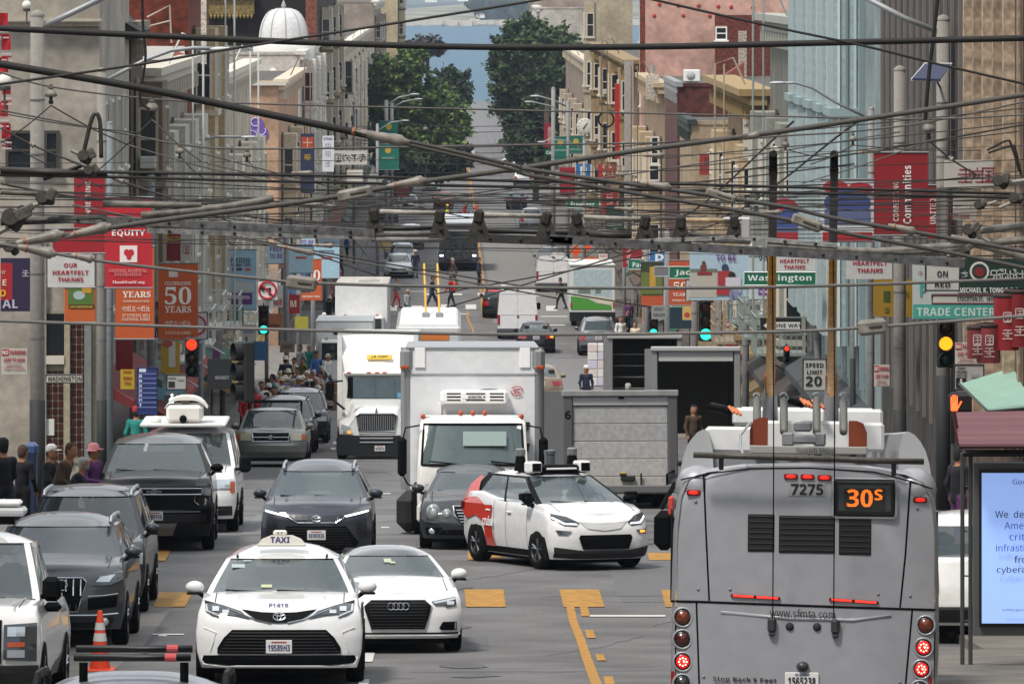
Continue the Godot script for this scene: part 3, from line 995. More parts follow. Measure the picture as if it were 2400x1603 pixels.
func hatch() -> void:
	var wh:=paint("ecedee")
	var red:=mat("c4331f",{"r":0.4,"coat":1.0})
	var p:={"w":1.765,"l":4.17,"clear":0.19,"paint":wh,"wheel":0.325,"axles":[-0.83,-3.43],"bow":0.24,"glass":"4a585c","dome":0.1,"wbow":0.2,"crown":0.05,"spokes":5,"steer":0.06,"rim":"8e9296","mirror_paint":black(),"pillar_paint":black(),
		"top":[[0,0.84],[0.2,0.92],[0.75,1.07],[1.0,1.08],[2.6,1.12],[3.4,1.2],[4.17,1.16]],"cabin":[-0.72,-1.75,-4.08,-3.62,0.82,0.6,1.07,1.5],"pillars":[[0.0,0.03],[0.43,0.46],[0.86,1.0]],
		"nose":[[0,0.1],[0.15,0.01],[0.5,0.0],[0.75,0.03],[0.9,0.1],[1.0,0.22]]}
	p.parts = [["bumper",V([-0.86,0.4,-0.4,0.34,0.4,0.34,0.86,0.4,0.84,0.22,0.5,0.2,-0.5,0.2,-0.84,0.22]),mat("1a1b1c",{"r":0.6}),0.035,false],
		["air_intake",V([-0.46,0.6,0.46,0.6,0.49,0.55,0.42,0.36,-0.42,0.36,-0.49,0.55]),black(),0.04,false],
		["closed_grille",V([-0.42,0.8,0,0.775,0.42,0.8,0.3,0.7,0.0,0.665,-0.3,0.7]),mat("e4e5e6",{"r":0.5,"t":"grain","ts":6.0,"w":false}),0.006,false],
		["headlight",V([0.44,0.80,0.62,0.9,0.84,0.95,0.86,0.86,0.7,0.76,0.5,0.745]),head_mat(),0.012,true],["running_light",V([0.47,0.765,0.7,0.775,0.85,0.87,0.84,0.9,0.68,0.8,0.5,0.79]),drl(1.0),0.02,true],
		["fog_lamp",V([0.58,0.665,0.83,0.68,0.8,0.6,0.66,0.595]),head_mat(),0.012,true]]
	p.lines = [["hood_line",V([-0.5,0.81,-0.2,0.785,0,0.78,0.2,0.785,0.5,0.81]),0.01,mat("8a8c8e"),0.008,false,false]]
	var r:=car("driverless_hatchback","white and red driverless hatchback with sensors on its roof, turning across the street",p,1420,106.3,0.40)
	var c:=Car.new(p)
	obj(r,"turn_signal",c.patch(R(0.66,0.78,0.625,0.66),0.02),amber())
	side_patch(c,r,"red_panel",V([-2.62,0.3,-3.0,0.3,-3.05,0.62,-3.2,0.74,-3.44,0.8,-3.8,0.72,-4.0,0.85,-3.98,1.05,-3.5,1.12,-3.05,0.98,-2.74,0.99,-2.78,0.7]),-1.0,red)
	side_patch(c,r,"red_panel",V([-3.98,1.0,-3.98,1.3,-3.75,1.45,-3.6,1.45,-3.62,1.35,-3.45,1.1,-3.3,1.06]),-1.0,red,0.012)
	side_patch(c,r,"sill",V([-1.2,0.2,-3.06,0.2,-3.06,0.31,-1.2,0.31]),-1.0,black(),0.01)
	side_patch(c,r,"tail_lamp",V([-3.9,1.0,-4.05,1.0,-4.05,0.9,-3.92,0.88]),-1.0,mat("5e1010",{"r":0.2}),0.03)
	for q in [[-1.25,0.32,1.05],[-2.15,0.3,1.08],[-2.66,0.32,1.08]]:
		side_patch(c,r,"door_seam",V([q[0],q[1],q[0] - 0.012,q[1],q[0] - 0.05,q[2],q[0] - 0.038,q[2]]),-1.0,mat("5c5e60"),0.004)
	for z in [-2.02,-2.9]:
		obj(r,"door_handle",B.new().rbox(Vector3(-c.sx(0.9,z) - 0.02,0.9,z),Vector3(0.03,0.03,0.17),0.01),wh)
	var tx:=text(r,"cruise",0.44,0.17,Vector3(-c.sx(0.72,-2.9) - 0.03,0.72,-2.86),mat("f2f2f2"),"Droid Sans",true,Vector3(0,-PI/2,0))
	text(r,"cruise",0.22,0.04,c.fz(0,0.81)+Vector3(0,0.03,-0.05),mat("c9837c"),"Droid Sans",true,Vector3(-0.8,0,0))
	# sensor rack
	var rk:=thing("sensor_rack","white and black sensor rack strapped on the driverless hatchback's roof","sensor rack",r.position+r.basis*Vector3(0,1.55,-2.1))
	rk.basis = r.basis
	var wm:=mat("ececec",{"r":0.4})
	for s in [-1.0,1.0]:
		var pod:=obj(rk,"side_pod",B.new().rbox(Vector3(s*0.45,0.1,0.12),Vector3(0.22,0.19,0.3),0.03),wm)
		obj(pod,"pod_face",B.new().span(s*0.45 - 0.08,s*0.45+0.08,0.03,0.17,0.27,0.276),black())
		var tw:=obj(rk,"lidar_tower",B.new().lathe([Vector2(0.11,0),Vector2(0.08,0.24),Vector2(0.075,0.25)],14,Transform3D(Basis(),Vector3(s*0.48,0.02,-0.35))),black())
		obj(tw,"lidar_drum",B.new().lathe([Vector2(0.075,0.25),Vector2(0.085,0.26),Vector2(0.085,0.36),Vector2(0.06,0.38),Vector2(0,0.38)],14,Transform3D(Basis(),Vector3(s*0.48,0.02,-0.35))),mat("8c9094",{"r":0.3,"m":0.5}))
	obj(rk,"front_bar",B.new().rbox(Vector3(0,0.09,0.16),Vector3(0.68,0.1,0.26),0.04),black())
	obj(rk,"front_band",B.new().rbox(Vector3(0,0.075,0.292),Vector3(0.56,0.03,0.02),0.008),wm)
	obj(rk,"rack_deck",B.new().rbox(Vector3(0,0.02,-0.1),Vector3(1.0,0.05,0.7),0.02),black())
	obj(rk,"centre_drum",B.new().lathe([Vector2(0.09,0),Vector2(0.09,0.26),Vector2(0.1,0.28),Vector2(0.1,0.34),Vector2(0,0.35)],14,Transform3D(Basis(),Vector3(0.05,0.02,-0.32))),mat("70757a",{"r":0.3,"m":0.5}))
	for s in [-1.0,1.0]:
		var sm:=obj(r,"side_sensor",B.new().rbox(Vector3(s*0.97,1.2,-1.12),Vector3(0.2,0.12,0.14),0.02),black())
		obj(sm,"sensor_stalk",B.new().tube([Vector3(s*0.97,1.14,-1.12),Vector3(s*0.9,1.04,-1.12)],0.03,6),black())

func benz() -> void:
	var gm:=metallic_paint("3d4044")
	var p:={"w":1.82,"l":4.85,"clear":0.2,"paint":gm,"wheel":0.33,"axles":[-0.85,-3.7],"bow":0.26,"glass":"46565a","seats":"4a4745","dome":0.12,"wbow":0.18,"crown":0.06,"driver":true,
		"top":[[0,0.72],[0.3,0.82],[1.25,0.95],[1.5,0.97],[3.9,1.0],[4.85,0.95]],"cabin":[-1.25,-2.05,-4.4,-3.7,0.8,0.6,0.945,1.29],
		"nose":[[0,0.12],[0.15,0.02],[0.5,0.0],[0.8,0.06],[0.92,0.14],[1.0,0.26]]}
	p.parts = [["grille",V([-0.32,0.76,0.32,0.76,0.3,0.6,0.16,0.46,-0.16,0.46,-0.3,0.6]),black(),0.012,false],["air_intake",V([-0.5,0.36,0.5,0.36,0.6,0.27,-0.6,0.27]),black(),0.01,false],["fog_recess",V([0.52,0.4,0.82,0.4,0.8,0.27,0.62,0.27]),black(),0.01,true]]
	p.lines = [["grille_frame",V([-0.33,0.77,0.33,0.77,0.3,0.6,0.16,0.45,-0.16,0.45,-0.3,0.6]),0.03,chrome(),0.014,false,true],["bumper_crease",V([0.84,0.5,0.6,0.48,0.42,0.3]),0.02,gm,0.012,true,false]]
	slats(p,0.73,0.48,5,[0.29,0.19],chrome(),0.014,0.024)
	var r:=car("dark_sedan","dark grey sedan with paired round headlights behind the driverless hatchback",p,1106,112.5,0.0)
	var c:=Car.new(p)
	for s in [-1.0,1.0]:
		for q in [[0.68,0.66,0.13,0.15],[0.44,0.63,0.085,0.1]]:
			var lo:=obj(r,"headlight",B.new().sm(0).ell(c.fz(s*q[0],q[1])+Vector3(0,0,-0.02),Vector3(q[2],q[3],0.07),18,10),mat("9aa0a2",{"r":0.06,"m":0.3,"coat":1.0}))
			obj(lo,"lamp_lens",B.new().sm(0).ell(c.fz(s*q[0],q[1])+Vector3(0,0,0.03),Vector3(q[2],q[3],0.05)*0.5,12,8),lens_mat())
		obj(r,"fog_lamp",B.new().sm(0).ell(c.fz(s*0.69,0.335)+Vector3(0,0,0.0),Vector3(0.075,0.055,0.03),12,8),lens_mat())

func q7() -> void:
	var gm:=metallic_paint("54565a")
	var p:={"w":1.98,"l":5.05,"clear":0.25,"paint":gm,"wheel":0.38,"axles":[-0.95,-3.95],"bow":0.28,"glass":"53646a","dome":0.17,"wbow":0.2,"crown":0.06,"cat":"car",
		"top":[[0,0.98],[0.3,1.07],[1.1,1.18],[1.4,1.2],[4.4,1.24],[5.05,1.15]],"cabin":[-1.08,-1.95,-4.9,-4.4,0.9,0.74,1.175,1.58],
		"nose":[[0,0.1],[0.15,0.01],[0.5,0.0],[0.8,0.03],[0.92,0.1],[1.0,0.22]]}
	var gr:=V([-0.42,0.955,0.42,0.955,0.47,0.9,0.36,0.5,-0.36,0.5,-0.47,0.9])
	p.parts = [["grille",gr,black(),0.01,false],["headlight",V([0.57,0.9,0.63,0.98,0.95,1.05,0.97,0.93,0.8,0.86,0.57,0.85]),head_mat(),0.012,true],["lamp_cell",V([0.6,0.9,0.66,0.97,0.86,1.0,0.78,0.9]),lens_mat(),0.018,true],
		["side_intake",V([0.5,0.68,0.9,0.72,0.88,0.56,0.5,0.52]),black(),0.01,true],["skid",V([-0.85,0.42,0.85,0.42,0.8,0.28,-0.8,0.28]),mat("17181a",{"r":0.5}),0.012,false]]
	p.lines = [["grille_frame",gr,0.022,chrome(),0.014,false,true],["bumper_trim",V([-0.9,0.47,-0.6,0.45,0.6,0.45,0.9,0.47]),0.022,chrome(),0.014,false,false],["running_light",V([0.5,0.71,0.7,0.715,0.9,0.74]),0.014,mat("cfd3d6",{"r":0.2}),0.02,true,false]]
	for k in 9:
		var x:=(k - 4)*0.1
		p.parts.append(["grille_bar",R(x - 0.008,x+0.008,0.78 if absf(x) < 0.3 else 0.72,0.94),chrome(),0.02,false])
		p.parts.append(["grille_bar",R(x*0.85 - 0.008,x*0.85+0.008,0.51,0.6),mat("55585c",{"m":0.6,"r":0.4}),0.02,false])
	var r:=car("grey_suv","grey suv with tall vertical-bar grille and four-ring badge parked left of the cone",p,118,87.0,0.0)
	var c:=Car.new(p)
	rings_badge(r,c.fz(0,0.86)+Vector3(0,0,0.04),0.07,-0.1)
	plate(r,"7UJX977",c.fz(0,0.68)+Vector3(0,0,0.03))
	roof_rails(r,0.7,1.68,-2.0,-4.3,mat("c4c8cc",{"r":0.3,"m":0.8}))
	for s in [-1.0,1.0]: obj(r,"fog_lamp",B.new().sm(0).ell(c.fz(s*0.72,0.36)+Vector3(0,0,0.02),Vector3(0.06,0.06,0.03),12,8),lens_mat())

func suv_params(hex: String,w:=1.92,h:=1.72,l:=4.8) -> Dictionary:
	var k:=h/1.72
	return {"w":w,"l":l,"clear":0.26,"paint":metallic_paint(hex),"wheel":0.37,"axles":[-0.92,-l+1.05],"bow":0.24,"glass":"47555a","dome":0.14,"wbow":0.18,"crown":0.05,
		"top":[[0,0.95*k],[0.25,1.02*k],[1.1,1.12*k],[1.4,1.14*k],[l - 0.4,1.18*k],[l,1.12*k]],"cabin":[-1.08,-1.75,-l+0.15,-l+0.55,w*0.46,w*0.37,1.115*k,1.65*k],
		"parts":[["grille",V([-0.5,0.88*k,0.5,0.88*k,0.45,0.62,-0.45,0.62]),black(),0.01,false],["headlight",R(0.56,w*0.48,0.74*k,0.9*k),lens_mat(),0.012,true],["bumper",R(-w*0.46,w*0.46,0.32,0.5),mat("1c1d1f",{"r":0.6}),0.01,false],
		["tail_lamp",R(w*0.33,w*0.48,0.72*k,1.0*k),red_lamp(),0.012,true,true],["rear_bumper",R(-w*0.46,w*0.46,0.3,0.52),mat("222326",{"r":0.6}),0.02,false,true]]}
func sedan_params(hex: String,w:=1.8,h:=1.45,l:=4.7) -> Dictionary:
	var k:=h/1.45
	return {"w":w,"l":l,"clear":0.2,"paint":metallic_paint(hex),"wheel":0.33,"axles":[-0.9,-l+1.05],"bow":0.24,"glass":"47555a","dome":0.11,"wbow":0.18,"crown":0.05,
		"top":[[0,0.74*k],[0.3,0.8*k],[1.15,0.94*k],[1.4,0.96*k],[l - 1.0,1.0*k],[l,0.96*k]],"cabin":[-1.15,-1.95,-l+0.6,-l+1.35,w*0.45,w*0.335,0.935*k,1.38*k],
		"parts":[["grille",V([-0.5,0.62*k,0.5,0.62*k,0.4,0.5,-0.4,0.5]),black(),0.01,false],["air_intake",R(-0.6,0.6,0.26,0.4),black(),0.01,false],["headlight",V([0.5,0.66*k,0.84,0.76*k,0.86,0.64*k,0.6,0.58*k]),lens_mat(),0.012,true],
		["tail_lamp",V([0.42,0.86*k,0.84,0.88*k,0.86,0.72*k,0.5,0.7*k]),red_lamp(),0.012,true,true],["rear_bumper",R(-0.8,0.8,0.24,0.36),mat("222326",{"r":0.6}),0.015,false,true]]}
func rear_plate(root: Node3D,p: Dictionary,y:float,s: String) -> void:
	plate(root,s,Car.new(p).rz(0,y) - Vector3(0,0,0.03),0.0,PI)

func tahoe() -> void:
	var bk:=mat("08090a",{"r":0.3,"s":0.25,"coat":0.45})
	var p:=suv_params("0e0f11",2.05,1.9,5.3)
	p.paint = bk
	p.glass = "4c5b5f"
	p.wheel = 0.42
	p.mirror_paint = black()
	p.top = [[0,1.14],[0.3,1.24],[1.15,1.34],[1.4,1.35],[4.9,1.36],[5.3,1.3]]
	p.cabin = [-1.12,-1.85,-5.15,-4.9,0.96,0.76,1.335,1.82]
	p.parts = [["grille",V([-0.8,1.12,0.8,1.12,0.72,0.74,-0.72,0.74]),black(),0.012,false],["headlight",R(0.82,0.99,0.98,1.12),head_mat(),0.014,true],["headlight",R(0.72,0.92,1.14,1.2),mat("2b2d30",{"r":0.1}),0.014,true],["bumper",R(-0.92,0.92,0.52,0.66),mat("17181a",{"r":0.35}),0.02,false],["skid_plate",V([-0.4,0.5,0.4,0.5,0.32,0.28,-0.32,0.28]),mat("7b7c7c",{"r":0.5,"m":0.4}),0.03,false]]
	p.lines = [["chrome_strip",V([-0.82,1.1,0.82,1.1]),0.022,chrome(),0.02,false,false],["chrome_strip",V([-0.82,1.0,0.82,1.0]),0.022,chrome(),0.02,false,false],["lamp_trim",V([0.72,0.98,0.7,0.88,0.78,0.82]),0.014,chrome(),0.02,true,false],["bumper_trim",V([-0.8,0.7,0.8,0.7]),0.016,mat("6d7074",{"m":0.8,"r":0.3}),0.02,false,false]]
	var r:=car("black_suv","big black suv with double chrome grille bars and number plate 1649116",p,360,112.0,0.02)
	var c:=Car.new(p)
	obj(r,"emblem",B.new().prism(V([-0.13,0.02,-0.05,0.02,-0.04,0.05,0.05,0.05,0.06,0.02,0.14,0.02,0.12,-0.02,0.04,-0.02,0.03,-0.05,-0.06,-0.05,-0.07,-0.02,-0.15,-0.02]),0,0.015),chrome(),c.fz(0,1.05)+Vector3(0,0,0.03))
	plate(r,"1649116",c.fz(0,0.63)+Vector3(0,0,0.04))

func near_left() -> void:
	# dark suv behind the grey one
	var p:=suv_params("3e4148",1.92,1.75,4.8)
	var r:=car("dark_suv","dark grey suv with silver roof rails parked behind the grey suv",p,186,95.0)
	roof_rails(r,0.66,1.73,-1.9,-4.1,mat("c4c8cc",{"r":0.3,"m":0.8}))
	for k in 5: obj(r,"roof_slat",B.new().tube([Vector3(-0.62,1.745,-2.2 - k*0.4),Vector3(0.62,1.745,-2.2 - k*0.4)],0.014,4),mat("8d9196",{"m":0.6,"r":0.4}))
	# white pickup at the left edge
	var wh:=paint("efefec")
	p = suv_params("efefec",2.03,1.9,5.8)
	p.merge({"paint":wh,"cat":"pickup","mirrors":false,"clear":0.35,"wheel":0.4,"pillar_paint":wh},true)
	p.top = [[0,1.06],[0.3,1.14],[1.2,1.2],[1.5,1.22],[3.7,1.25],[3.75,1.15],[5.8,1.15]]
	p.cabin = [-1.15,-1.85,-3.65,-3.5,0.94,0.78,1.2,1.8]
	p.parts = [["grille",R(-0.62,0.62,0.58,1.03),black(),0.012,false],["headlight",V([0.64,0.62,0.98,0.6,0.98,1.0,0.64,0.98]),head_mat(),0.014,true],["lamp_cell",R(0.68,0.86,0.86,0.96),lens_mat(),0.02,true],["lamp_cell",R(0.68,0.86,0.64,0.72),lens_mat(),0.02,true],["turn_signal",R(0.68,0.86,0.75,0.8),mat("b5502a",{"r":0.3}),0.02,true],["bumper",R(-1.0,1.0,0.36,0.56),mat("2a2b2d",{"r":0.4}),0.03,false]]
	r = car("white_pickup","white pickup truck with roof beacon and big black tow mirrors, partly cropped",p,-140,66.5)
	for s in [-1.0,1.0]:
		var m:=obj(r,"mirror",B.new().rbox(Vector3(s*1.05,1.32,-1.55),Vector3(0.2,0.26,0.16),0.05).rbox(Vector3(s*1.06,1.13,-1.55),Vector3(0.19,0.1,0.14),0.04),black())
		obj(m,"mirror_arm",B.new().tube([Vector3(s*1.0,1.24,-1.58),Vector3(s*0.92,1.24,-1.6)],0.03,6),black())
	obj(r,"hood_line",B.new().tube([Vector3(0.72,1.18,-0.25),Vector3(0.8,1.235,-1.1)],0.01,4),mat("b8b8b6"))
	var bc:=thing("roof_beacon","grey and white warning light bar on the white pickup's roof","light bar",r.position+Vector3(0.1,1.92,-2.5))
	obj(bc,"foot",B.new().span(-0.5,0.5,-0.1,-0.02,-0.06,0.06),black())
	obj(bc,"housing",B.new().rbox(Vector3(0,0.04,0),Vector3(1.25,0.09,0.3),0.03),mat("b9bbbd",{"r":0.4}))
	obj(bc,"lamp_cover",B.new().rbox(Vector3(0,0.13,0),Vector3(1.15,0.06,0.26),0.025),mat("e4e4e2",{"r":0.3}))
	# roof of the nearest car with tubes on a rack
	p = sedan_params("767b84",1.6,1.5,4.5)
	r = car("silver_car","silver car of which only the roof and its black rack show, nearest the cone",p,262,37.0)
	roof_rails(r,0.58,1.5,-1.9,-3.2,black())
	for k in 2:
		obj(r,"rack_foot",B.new().tube([Vector3(-0.3+k*0.62,1.48,-2.2),Vector3(-0.3+k*0.62,1.6,-2.2)],0.03,6),black())
	for k in 2:
		var tb:=obj(r,"rack_bar",B.new().sm(0).tube([Vector3(-0.36,1.63+k*0.045,-2.2 - k*0.25),Vector3(0.36,1.63+k*0.045,-2.2 - k*0.25)],0.024,10),mat("1a1b1d",{"r":0.5}))
		obj(tb,"red_band",B.new().tube([Vector3(0.2,1.63+k*0.045,-2.2 - k*0.25),Vector3(0.27,1.63+k*0.045,-2.2 - k*0.25)],0.0255,10),mat("b94a50"))
	# traffic cone
	var at:=W(233,0,80.0)
	var cn:=thing("traffic_cone","orange traffic cone with two white bands standing beside the parked grey suv","cone",Vector3(at.x,gy(80.0)+0.006,-80.0))
	var om:=mat("e2481c",{"r":0.6})
	obj(cn,"base",B.new().rbox(Vector3(0,0.02,0),Vector3(0.38,0.04,0.38),0.015),om)
	obj(cn,"cone",B.new().sm(0).lathe([Vector2(0.13,0.04),Vector2(0.03,0.75),Vector2(0.025,0.76),Vector2(0,0.76)],20),om)
	for q in [[0.38,0.48],[0.52,0.61]]:
		obj(cn,"band",B.new().sm(0).lathe([Vector2(0.1356 - 0.1408*q[0]+0.004,q[0]),Vector2(0.1356 - 0.1408*q[1]+0.004,q[1])],20),mat("d8d8d4",{"r":0.5}))

func parked() -> void:
	# white van with a roof unit behind the black suv
	var p:=suv_params("efefee",1.9,1.9,4.6)
	p.paint = paint("efefee")
	p.cat = "van"
	p.glass = "39484a"
	p.mirrors = false
	p.top = [[0,1.0],[0.25,1.08],[0.9,1.2],[1.2,1.22],[4.2,1.22],[4.6,1.2]]
	p.cabin = [-0.85,-1.55,-4.5,-4.4,0.9,0.76,1.195,1.8]
	p.parts.append(["turn_signal",R(0.84,0.92,0.74,0.95),mat("b5502a",{"r":0.3}),0.02,true])
	var r:=car("white_van","white van carrying a roof platform behind the big black suv",p,432,118.5)
	for s in [-1.0,1.0]: obj(r,"mirror",B.new().rbox(Vector3(s*1.08,1.25,-1.1),Vector3(0.22,0.32,0.14),0.05).tube([Vector3(s*1.0,1.15,-1.1),Vector3(s*0.9,1.15,-1.1)],0.03,5),black())
	var u:=thing("roof_unit","white box with a curved arched lid on the white van's roof platform","roof unit",r.position+Vector3(0,1.86,-1.4))
	obj(u,"platform",B.new().rbox(Vector3(-0.1,0.03,-1.2),Vector3(1.62,0.06,2.2),0.02),mat("c9cac9",{"r":0.5}))
	obj(u,"casing",B.new().rbox(Vector3(-0.08,0.24,-0.6),Vector3(0.68,0.32,0.7),0.06),mat("eae7de",{"r":0.5}))
	obj(u,"camera_eye",B.new().sm(0).ell(Vector3(-0.1,0.14,-0.24),Vector3(0.07,0.08,0.05)),black())
	var arch:=[]
	for i in 13:
		var t:=i/12.0*2.0 - 1.0
		arch.append(Vector2(t*0.4,0.56 - 0.15*t*t*t*t - 0.06*t*t))
	for i in 13:
		var t:=1.0 - i/12.0*2.0
		arch.append(Vector2(t*0.4,0.49 - 0.14*t*t*t*t - 0.02*t*t))
	obj(u,"arched_lid",B.new().prism(arch,-0.9,-0.3,Transform3D(Basis(),Vector3(-0.05,0,0))),mat("efece2",{"r":0.4}))
	obj(u,"lid_stem",B.new().span(-0.14,0.0,0.38,0.5,-0.7,-0.5),mat("b8b5aa"))
	obj(u,"dome",B.new().sm(0).ell(Vector3(-0.62,0.1,-0.5),Vector3(0.1,0.09,0.1)),mat("e9e6dc"))
	# bronze pickup
	p = suv_params("8b8983",2.0,1.85,5.6)
	p.cat = "pickup"
	p.top = [[0,0.95],[0.3,1.02],[1.25,1.06],[3.6,1.1],[5.6,1.08]]
	p.dome = 0.08
	p.cabin = [-1.22,-1.9,-3.6,-3.3,0.92,0.74,1.055,1.56]
	p.parts = [["grille",V([-0.5,0.95,0.5,0.95,0.46,0.72,-0.46,0.72]),black(),0.012,false],["headlight",R(0.55,0.85,0.74,0.93),mat("b9b29a",{"r":0.15,"coat":1.0}),0.014,true],["turn_signal",R(0.85,0.97,0.76,0.92),mat("b56a35",{"r":0.3}),0.016,true],["bumper",R(-0.96,0.96,0.42,0.66),mat("8f8f8b",{"r":0.3,"m":0.6}),0.03,false]]
	p.lines = [["grille_frame",R(-0.52,0.52,0.71,0.96),0.03,chrome(),0.016,false,true],["grille_bar",V([-0.5,0.83,0.5,0.83]),0.025,chrome(),0.02,false,false]]
	r = car("bronze_pickup","bronze pickup truck with chrome-framed grille parked ahead of the white van",p,634,178.0)
	oval_badge(r,Car.new(p).fz(0,0.83)+Vector3(0,0,0.04),0.07)
	obj(r,"ladder_rack",B.new().tube([Vector3(-0.75,1.8,-2.0),Vector3(0.75,1.8,-2.0)],0.03,5).tube([Vector3(-0.75,1.82,-3.4),Vector3(0.75,1.82,-3.4)],0.03,5).tube([Vector3(-0.7,1.8,-1.6),Vector3(-0.7,1.82,-5.0)],0.03,5).tube([Vector3(0.7,1.8,-1.6),Vector3(0.7,1.82,-5.0)],0.03,5).tube([Vector3(0.75,1.1,-4.2),Vector3(0.75,1.82,-4.2)],0.03,5).tube([Vector3(-0.75,1.1,-4.2),Vector3(-0.75,1.82,-4.2)],0.03,5),black())
	for q in [[664,197.0,"44474c","dark grey suv parked between the bronze pickup and the tractor truck",1.66],[697,207.0,"2c2e33","black suv with open-looking side mirrors parked beside the tractor truck",1.68]]:
		p = suv_params(q[2],1.95,q[4],4.9)
		r = car("parked_suv",q[3],p,q[0],q[1])
		roof_rails(r,0.66,q[4],-1.9,-4.2,mat("55585c",{"m":0.5,"r":0.4}))
	# white suv,rear towards us,behind the bus shelter
	p = suv_params("e9e9e6",1.9,1.72,4.7)
	p.paint = paint("e9e9e6")
	r = car("white_suv","white suv with number plate 913180 parked behind the bus shelter",p,2246,88.0+4.7,PI)
	rear_plate(r,p,0.95,"7AZ913180")
	oval_badge(r,Car.new(p).rz(0,1.12) - Vector3(0,0,0.03),0.08,0.0,PI)

func far_cars() -> void:
	var p:=sedan_params("8f7f6d",1.75,1.45,4.5)
	var r:=car("gold_sedan","gold sedan driving away beyond the white box truck",p,1268,250.0,PI)
	r.position.z -= p.l
	rear_plate(r,p,0.78,"4KJD02")
	p = sedan_params("1b1c20",1.82,1.45,4.7)
	p.parts.append(["turn_signal",R(-0.82,-0.66,0.76,0.84),amber(),0.03,false,true])
	r = car("black_sedan","black sedan with one amber tail light following the white panel van",p,1254,306.0+4.7,PI)
	rear_plate(r,p,0.75,"8SGN43")
	p = suv_params("17181b",1.8,1.65,4.5)
	p.parts.append(["brake_light",R(-0.6,0.6,1.5,1.54),mat("e02020",{"e":1.5}),0.35,false,true])
	r = car("black_crossover","black crossover with a red light bar near the zebra crossing",p,1169,345.0+4.5,PI)
	p = suv_params("6e7072",1.85,1.75,4.7)
	r = car("silver_suv","grey suv parked at the kerb behind the mural truck",p,1398,303.0+4.7,PI)
	rear_plate(r,p,0.85,"6TRC15")
	roof_rails(r,0.62,1.73,-1.9,-4.1,mat("aaadb0",{"m":0.6,"r":0.4}))
	p = sedan_params("54575c",1.8,1.45,4.7)
	p.parts.append(["fog_glow",R(0.55,0.7,0.34,0.44),amber(),0.02,false])
	r = car("grey_sedan","grey sedan with an amber lamp half hidden by the small bus",p,1078,268.0)
	p = sedan_params("b9bcc2",1.84,1.45,4.8)
	r = car("silver_sedan","silver sedan waiting at the far white zebra crossing",p,934,398.0)
	p.parts[0][2] = mat("55595f")
	p = suv_params("9ea1a6",1.85,1.7,4.6)
	r = car("silver_crossover","silver crossover directly behind the silver sedan",p,940,410.0)
	p = suv_params("d9dadb",1.9,1.7,4.7)
	r = car("pearl_suv","pale suv with dark grille queueing beside the silver crossover",p,961,452.0)
	p = suv_params("33363b",2.0,1.85,5.4)
	r = car("dark_pickup","dark pickup parked ahead of the white kerbside van",p,1291,398.0+5.4,PI)
	for q in [[955,545,"d4d6d8",false,"white car crossing far beyond the pearl suv"],[1085,520,"3a3c42",false,"dark car behind the bus carrying a bicycle"],[1040,560,"a02525",false,"red car far down the street by the construction crew"],[1210,560,"26282c",true,"black car far away near the street-name sign of the third crossing"],[1245,500,"8a8d92",true,"grey car parked far away past the dark pickup"],[1225,640,"c9cbcc",true,"pale car climbing the far slope below the big tree"],[1095,760,"b7babd",false,"small silver car far down between the two tree clumps"],[905,520,"55585e",false,"grey car parked far left behind the pearl suv"],[1010,620,"e2e3e3",false,"white car far away left of the dark car"],[1190,700,"e6e6e4",true,"white car parked far away under the right tree"]]:
		p = suv_params(q[2],1.85,1.65,4.6) if q[0] % 2 else sedan_params(q[2])
		r = car("distant_car",q[4],p,q[0],q[1]+(4.6 if q[3] else 0.0),PI if q[3] else 0.0)

